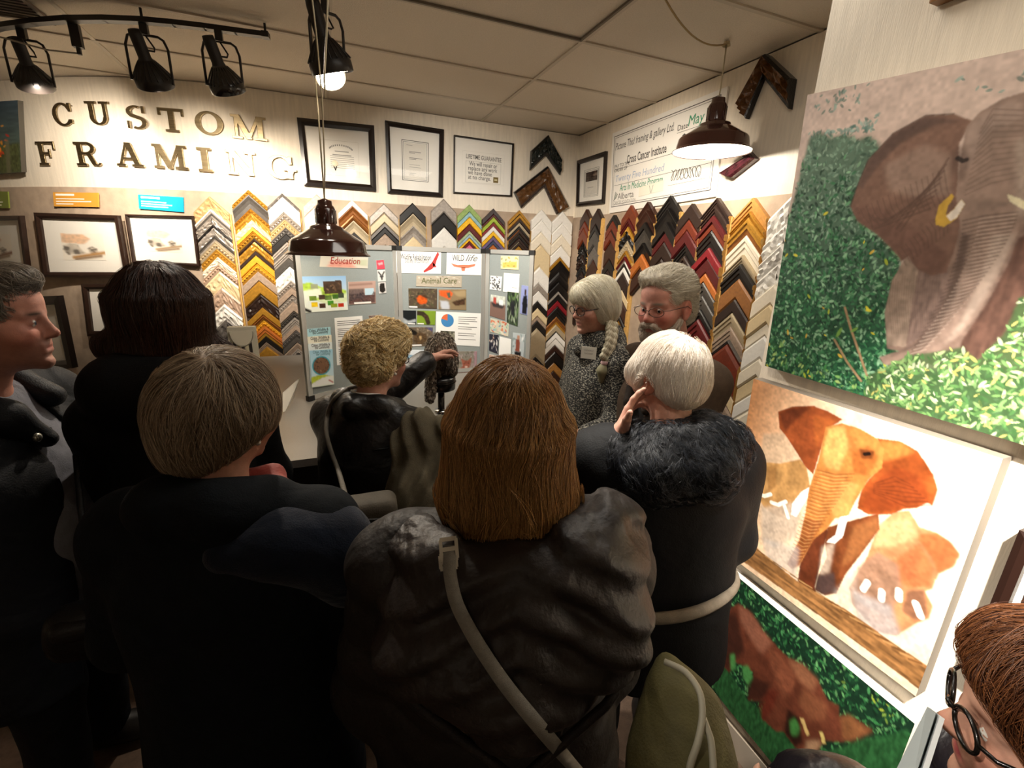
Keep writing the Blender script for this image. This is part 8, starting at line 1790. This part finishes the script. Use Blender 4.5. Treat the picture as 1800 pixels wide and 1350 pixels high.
# ================================================================ bearded man in a brown blazer
def bearded_man():
    P = Person('person with silver hair, beard and thin glasses in a brown blazer', at(1172, 538, 1.82), -96, -8, 7, 2, 1.08, (0, 0.06), 0.18)
    P.arm('L', [-0.195, 0.07, P.Z(0.52)], [-0.12, 0.21, P.Z(0.70)]); P.arm('R', [0.275, 0, P.Z(0.52)], [0.2, 0.18, P.Z(0.72)])
    make_body(P, '#c58d7c', 0.0042, (), 0.016, blush=0.75, flush='#b04f40', brow='#8a8074')
    eyes(P, '#3a3f46', gaze=(-0.3, 0, -0.25)); glasses(P, '#5a4a42', 0.027, 0.016, 0.0012, -0.003, 0.6)
    S = coat_sdf(P, P.Z(0.88), 1.1, (0.08, 0.07, 0.055), depth=1.15)
    S.add(lambda x, y, z: np.maximum(np.abs(x) - np.clip((z - P.Z(0.52)) * 0.26, 0, 0.09), 0.02 - y), (-0.12, 0.0, P.Z(0.55)), (0.12, 0.4, P.Z(0.19)), 0.01, 's')
    J = cloth(P, 'brown_blazer', S, fabric('#4a3c30', 0.85, 0.15, 60, 0.35, 400, 0, 'brown_tweed', 0.2, wrinkle=0.15), 0.0105, folds=(61, 22, 0.006))
    S = coat_sdf(P, P.Z(0.85), 1.0, (0.06, 0.055, 0.04)); cloth(P, 'dark_shirt', S, fabric('#1c1917', 0.8), 0.013, folds=(6, 30, 0.003))
    S = Sdf(); S.chain([(-0.05, 0.15, P.Z(0.36)), (-0.085, 0.09, P.Z(0.25)), (-0.09, 0.0, P.Z(0.195)), (-0.06, -0.07, P.Z(0.178)), (0.06, -0.07, P.Z(0.178)), (0.09, 0.0, P.Z(0.195)), (0.085, 0.09, P.Z(0.25)), (0.05, 0.15, P.Z(0.36))], [0.022, 0.028, 0.03, 0.03, 0.03, 0.03, 0.028, 0.022], 0.02)
    cloth(P, 'collar', S, fabric('#2e251e', 0.8, 0.15, 60, 0.3, 400, name='collar_velvet'), 0.008, J, folds=(5, 40, 0.003))
    legs(P, fabric('#1a1816'), mat('#14100e', 0.4))
    k = P.k
    S = Sdf(); S.ell(P.H((0, -0.018, 0.052)), np.array((0.084, 0.106, 0.088)) * k, 0.02, P.Rh); S.ell(P.H((0, -0.068, -0.02)), np.array((0.068, 0.045, 0.062)) * k, 0.04, P.Rh); S.ell(P.H((0.01, 0.035, 0.105)), np.array((0.064, 0.06, 0.026)) * k, 0.03, P.Rh)
    S.ell(P.H((0, 0.145, 0.02)), np.array((0.10, 0.085, 0.088)) * k, 0.015, P.Rh, 's'); S.ell(P.H((0, 0.065, -0.075)), np.array((0.12, 0.085, 0.075)) * k, 0.02, P.Rh, 's')
    for q in (-1, 1): S.ell(P.H((q * 0.085, 0.008, -0.012)), np.array((0.03, 0.036, 0.042)) * k, 0.01, P.Rh, 's')
    mass = hair_mass(P, S, '#bdb3a0', '#ded6c4', 0.0055); V = verts_of(mass)
    def flow(p): return np.array([0.35, -1.0, 0.0]) @ P.Rh.T + np.array([0, 0, -0.25]) + 0 * p
    strands(P, mass, S, roots_on(V, 10920, 2), flow, hair_mat('#b5ab98', '#f6f0e0', 0.4), 9, 0.011, (0.0, 0.006), 0.00033, (0.5, 1.1), None, 5, jit=0.25)
    # beard and moustache
    B = Sdf(); B.ell(P.H((0, 0.062, -0.098)), np.array((0.042, 0.034, 0.036)) * k, 0.02, P.Rh)
    for q in (-1, 1): B.chain([P.H((q * 0.064, 0.02, -0.045)), P.H((q * 0.054, 0.045, -0.078)), P.H((q * 0.03, 0.07, -0.095))], [0.011 * k, 0.017 * k, 0.022 * k], 0.02); B.chain([P.H((0.002 * q, 0.101, -0.048)), P.H((q * 0.02, 0.095, -0.052)), P.H((q * 0.033, 0.08, -0.072))], [0.007 * k, 0.0085 * k, 0.008 * k], 0.008)
    B.ell(P.H((0, 0.1, -0.066)), np.array((0.02, 0.02, 0.007)) * k, 0.005, P.Rh, 's')
    bd = hair_mass(P, B, '#a08c7c', '#c9bcab', 0.0045, 'beard'); V = verts_of(bd)
    strands(P, bd, B, roots_on(V, 6760, 4), lambda p: np.array([0, 0.25, -1.0]) + 0 * p, hair_mat('#9a8674', '#ddd2c2', 0.5), 5, 0.006, (0.0, 0.004), 0.0003, (0.5, 1.1), None, 6, jit=0.4, name='beard_strands')
    return P
bearded_man()
# ================================================================ white haired man with a hand at his ear
def white_man():
    P = Person('person with white hair holding a hand to his ear, dark coat with a fur collar', at(1172, 660, 1.29), 18, -26, 6, -4, 0.95, (0, 0.05), 0.19)
    wl = P.L(at(1084, 772, 1.24)); fd = P.R.T @ unit(at(1112, 705, 1.255) - at(1082, 780, 1.24))
    P.arm('L', [-0.25, 0.15, P.Z(0.40)], wl, dict(f=fd, n=np.array([0.75, -0.35, -0.1]), curl=0.22, spread=0.30, curls=[0.22, 0.16, 0.30, 0.50], thumb=0.1))
    P.arm('R', [0.235, 0.02, P.Z(0.50)], [0.14, 0.20, P.Z(0.58)])
    make_body(P, '#cf9d8a', 0.0045, ('L',), 0.015, blush=0.6, flush='#c06a58')
    M = fabric('#0f1012', 0.7, 0.12, 30, 0.25, 250, 0, 'dark_coat', 0.2, wrinkle=0.18)
    S = coat_sdf(P, P.Z(0.90), 1.16, (0.085, 0.078, 0.058), depth=1.25, cuff=0.02); J = cloth(P, 'dark_coat', S, M, 0.010, folds=(71, 22, 0.008))
    bm = bmesh.new(); tube(bm, [(-0.19, -0.125, P.Z(0.30)), (-0.20, -0.15, P.Z(0.45)), (-0.19, -0.16, P.Z(0.62))], 0.004, 6); P.bobj('back_seam', bm, fabric('#121315', 0.6), J)
    bm = bmesh.new(); tube(bm, [(-0.235, -0.02, P.Z(0.245)), (-0.16, -0.12, P.Z(0.27)), (-0.07, -0.155, P.Z(0.265))], 0.006, 6); P.bobj('shoulder_seam', bm, fabric('#2c2e32', 0.5), J)
    # cuff inside the raised sleeve
    e, w, _ = P.arms['L']; d = unit(w - e); bm = bmesh.new(); tube(bm, [w - d * 0.07, w - d * 0.02], [0.045, 0.04], 14); P.bobj('navy_cuff', bm, fabric('#10131f', 0.7), J)
    # fur collar
    C = Sdf(); C.chain([(-0.12, 0.05, P.hz - 0.20), (-0.135, -0.03, P.hz - 0.21), (-0.07, -0.125, P.hz - 0.205), (0.05, -0.135, P.hz - 0.19), (0.135, -0.05, P.hz - 0.165), (0.13, 0.05, P.hz - 0.165)], [0.042, 0.055, 0.06, 0.06, 0.055, 0.042], 0.05)
    C.chain([(-0.08, 0.0, P.hz - 0.15), (-0.03, -0.085, P.hz - 0.145), (0.06, -0.085, P.hz - 0.135), (0.09, 0.0, P.hz - 0.13)], [0.035, 0.04, 0.04, 0.035], 0.05)
    G = Sdf(); G.p = list(C.p); C.disp(waves(7, 60, 0.007, 7)); V, F = C.mesh(0.008); fc = P.mesh('fur_collar', V, F, fabric('#0c0e12', 0.8, 0.2, 60, 0.3, 300), True, None, J)
    def ff(p): d = p - np.array([0, 0, P.Z(0.10)]); return d / np.linalg.norm(d, axis=1)[:, None] + np.array([0.3, 0, -0.2])
    strands(P, fc, G, roots_on(V, 15600, 3), ff, hair_mat('#0a0c10', '#262c36', 0.4), 6, 0.007, (0.0, 0.012), 0.00033, (0.5, 1.1), None, 8, jit=0.5, name='fur')
    # pale drawstring band at the waist
    bm = bmesh.new(); n = 30; pts = []
    for a in np.linspace(-PI * 1.02, 0.05, n): pts.append((0.245 * math.cos(a), 0.195 * math.sin(a), P.Z(0.60) + 0.0 - 0.02 * math.sin(a * 2)))
    tube(bm, pts, 0.016, 8, flat=((0, 0, 1), 0.95)) if False else tube(bm, pts, [0.006 + 0.009 * math.sin(PI * i / (n - 1)) for i in range(n)], 8, flat=((0, 0, 1), 1.0))
    P.bobj('pale_waist_band', bm, fabric('#847b6c', 0.8), J)
    legs(P, fabric('#17181b'), mat('#141211', 0.5))
    S = Sdf(); S.ell(P.H((0, -0.018, 0.034)), (0.079, 0.100, 0.085), 0.02, P.Rh); S.ell(P.H((0, -0.066, -0.025)), (0.065, 0.044, 0.052), 0.04, P.Rh)
    for q in (-1, 1): S.ell(P.H((q * 0.062, 0.035, 0.01)), (0.028, 0.05, 0.04), 0.03, P.Rh)
    S.ell(P.H((0, 0.15, -0.02)), (0.10, 0.085, 0.10), 0.015, P.Rh, 's')
    for q in (-1, 1): S.ell(P.H((q * 0.085, 0.0, -0.02)), (0.028, 0.036, 0.045), 0.01, P.Rh, 's')
    mass = hair_mass(P, S, '#eadfd2', '#fbf4ea', 0.0055); V = verts_of(mass)
    q = P.toH(V); w = np.exp(-(((q - [0.012, -0.06, 0.105]) / [0.035, 0.04, 0.03]) ** 2).sum(1))[:, None]
    a = mass.data.color_attributes['col']; cc = np.ones((len(V), 4), np.float32); a.data.foreach_get('color', cc.ravel()); buf = np.empty(len(V) * 4, np.float32); a.data.foreach_get('color', buf); buf = buf.reshape(-1, 4); buf[:, :3] = buf[:, :3] * (1 - w * 0.75) + lin('#d99a86') * w * 0.75; a.data.foreach_set('color', buf.ravel())
    crown = P.H((0.012, -0.055, 0.115))
    def flow(p):
        d = p - crown; r = np.linalg.norm(d, axis=1)[:, None]; o = d / np.maximum(r, 1e-4); w = np.clip(1.4 - r * 8, 0, 1); return o * (0.2 + w) + np.array([0, -0.05, -0.9]) * (1 - w)
    keep = np.random.default_rng(0).random(len(V)) > w[:, 0] * 1.2
    strands(P, mass, S, roots_on(V, 16900, 2, keep), flow, hair_mat('#e6dacb', '#fffaf2', 0.4), 10, 0.011, (-0.001, 0.006), 0.00033, (0.5, 1.1), None, 5, jit=0.22)
    return P
white_man()
# ================================================================ woman at the lower right corner with a booklet
def nose_anchor(px, py, d, th, k):
    t = math.radians(th); return at(px, py, d) - k * np.array([math.sin(t) * 0.112, math.cos(t) * 0.112, -0.03])
def corner_woman():
    P = Person('person with auburn hair and dark glasses reading at the lower right corner, black quilted jacket', nose_anchor(1655, 1256, 0.86, -36, 0.93), -36, 0, 4, 0, 0.93, (0, 0.05), 0.17)
    P.arm('L', P.L(at(1470, 1480, 0.84)), P.L(at(1560, 1600, 0.82)), dict(f=np.array([0.3, 0.9, 0.0]), n=np.array([0.3, 0.0, 0.9]), curl=0.4)); P.arm('R', [0.21, 0.03, P.Z(0.5)], [0.15, 0.18, P.Z(0.74)])
    make_body(P, '#d6a48c', 0.0045, (), 0.015, blush=0.6, lips='#b85a5c', brow='#6a4030')
    eyes(P, gaze=(0, 0, -0.3)); glasses(P, '#16120f', 0.027, 0.020, 0.0028, -0.002, 0.0)
    S = coat_sdf(P, P.Z(0.85), 1.1, (0.08, 0.075, 0.06), depth=1.1)
    cloth(P, 'quilted_jacket', S, fabric('#1f1b20', 0.35, 0.15, 30, 0.25, 120, 0, 'black_quilt', 0.5), 0.010, folds=(81, 60, 0.010), extra=lambda x, y, z: -0.010 * np.abs(np.sin((z + 0.4 * y) * PI / 0.05)) ** 0.5 + 0.006)
    legs(P, fabric('#141216'), mat('#121010', 0.5))
    S = Sdf(); S.ell(P.H((0, -0.018, 0.042)), (0.094, 0.112, 0.10), 0.02, P.Rh)
    S.loft([(P.Z(-0.03), 0, 0.025, 0.093, 0.095), (P.Z(0.06), 0, 0.008, 0.104, 0.092), (P.hz - 0.14, 0, 0.0, 0.104, 0.085)], 0.05); S.ell(P.H((-0.035, 0.035, 0.08)), (0.045, 0.045, 0.04), 0.03, P.Rh); S.ell(P.H((0.035, 0.035, 0.08)), (0.045, 0.045, 0.04), 0.03, P.Rh)
    S.ell(P.H((0, 0.165, -0.07)), (0.24, 0.135, 0.14), 0.02, P.Rh, 's')
    mass = hair_mass(P, S, '#3a1c10', '#6d3a20', 0.006); V = verts_of(mass); crown = P.H((0, -0.03, 0.13))
    def flow(p):
        d = p - crown; r = np.linalg.norm(d, axis=1)[:, None]; o = d / np.maximum(r, 1e-4); w = np.clip(1.5 - r * 8, 0, 1); return o * (0.15 + w) + np.array([0, 0.15, -1.0]) * (1.1 - w)
    strands(P, mass, S, roots_on(V, 10920, 2), flow, hair_mat('#3a1c10', '#8a5530', 0.4), 13, 0.013, (-0.001, 0.010), 0.00027, (0.5, 1.1), None, 5, jit=0.35)
    # booklet
    q = [at(1636, 1246, 0.78), at(1652, 1258, 0.72), at(1606, 1400, 0.70), at(1560, 1400, 0.77)]; n = unit(np.cross(q[1] - q[0], q[3] - q[0]))
    o = slab('booklet', q, n, 0.004, mat('#dfe2e2', 0.5)); tag(o, 'white open booklet held up by the auburn-haired woman', 'booklet')
    q2 = [at(1634, 1250, 0.82), at(1640, 1246, 0.80), at(1565, 1400, 0.80), at(1552, 1400, 0.83)]
    bm = bmesh.new()
    for k in range(5):
        s = [x + n * 0.0015 * k + (q[0] - q[1]) * 0.12 * k for x in (q[0], q[1], q[2], q[3])]; f = bm.faces.new([bm.verts.new(x - n * 0.003) for x in s])
    obj('pages', bm, mat('#b9c4c6', 0.6), o)
    return P
corner_woman()

def chain_bag():
    top, mid, low = at(143, 905, 1.45), at(149, 965, 1.45), at(153, 1046, 1.45)
    c = at(180, 1096, 1.46)
    root = empty('handbag', c, 'small black handbag on a gold chain beside the black coat', 'bag')
    S = Sdf(); S.ell(c, (0.085, 0.04, 0.055), 0.03); S.cap(c + [-0.06, 0, -0.03], c + [0.06, 0, -0.03], 0.04, 0.04, 0.04); S.cap(c + [-0.055, 0, 0.025], c + [0.055, 0, 0.025], 0.032, 0.032, 0.04)
    V, F = S.mesh(0.008); pydata('bag_body', V, F, fabric('#0c0b0b', 0.4, 0.1, 40, 0.2, 200, name='black_bag', wrinkle=0.1), root, True)
    S = Sdf(); S.cap(c + [-0.05, -0.022, 0.02], c + [0.05, -0.022, 0.02], 0.03, 0.03, 0.03); V, F = S.mesh(0.007); fl = pydata('flap', V, F, fabric('#121010', 0.4, 0.1, 40, 0.2, 200, name='black_flap', wrinkle=0.1), root, True)
    bm = bmesh.new(); ball(bm, c + [0.02, -0.056, 0.0], (0.010, 0.005, 0.007), 10); obj('gold_clasp', bm, mat('#c79a3a', 0.25, 1.0), fl)
    bm = bmesh.new(); n = 16
    for i in range(n):
        p = mid + (low - mid) * (i + 0.5) / n; d = unit(low - mid); a = unit(np.cross(d, [0.3, 1, 0] if i % 2 else [1, -0.3, 0.0]))
        tube(bm, [p + 0.0055 * math.cos(t) * d + 0.004 * math.sin(t) * a for t in np.linspace(0, 2 * PI, 9)], 0.0013, 5)
    obj('gold_chain', bm, mat('#c79a3a', 0.25, 1.0), root)
    bm = bmesh.new(); tube(bm, [at(133, 800, 1.47), top, mid], 0.006, 6); obj('strap', bm, fabric('#0d0c0c', 0.5), root)
chain_bag()
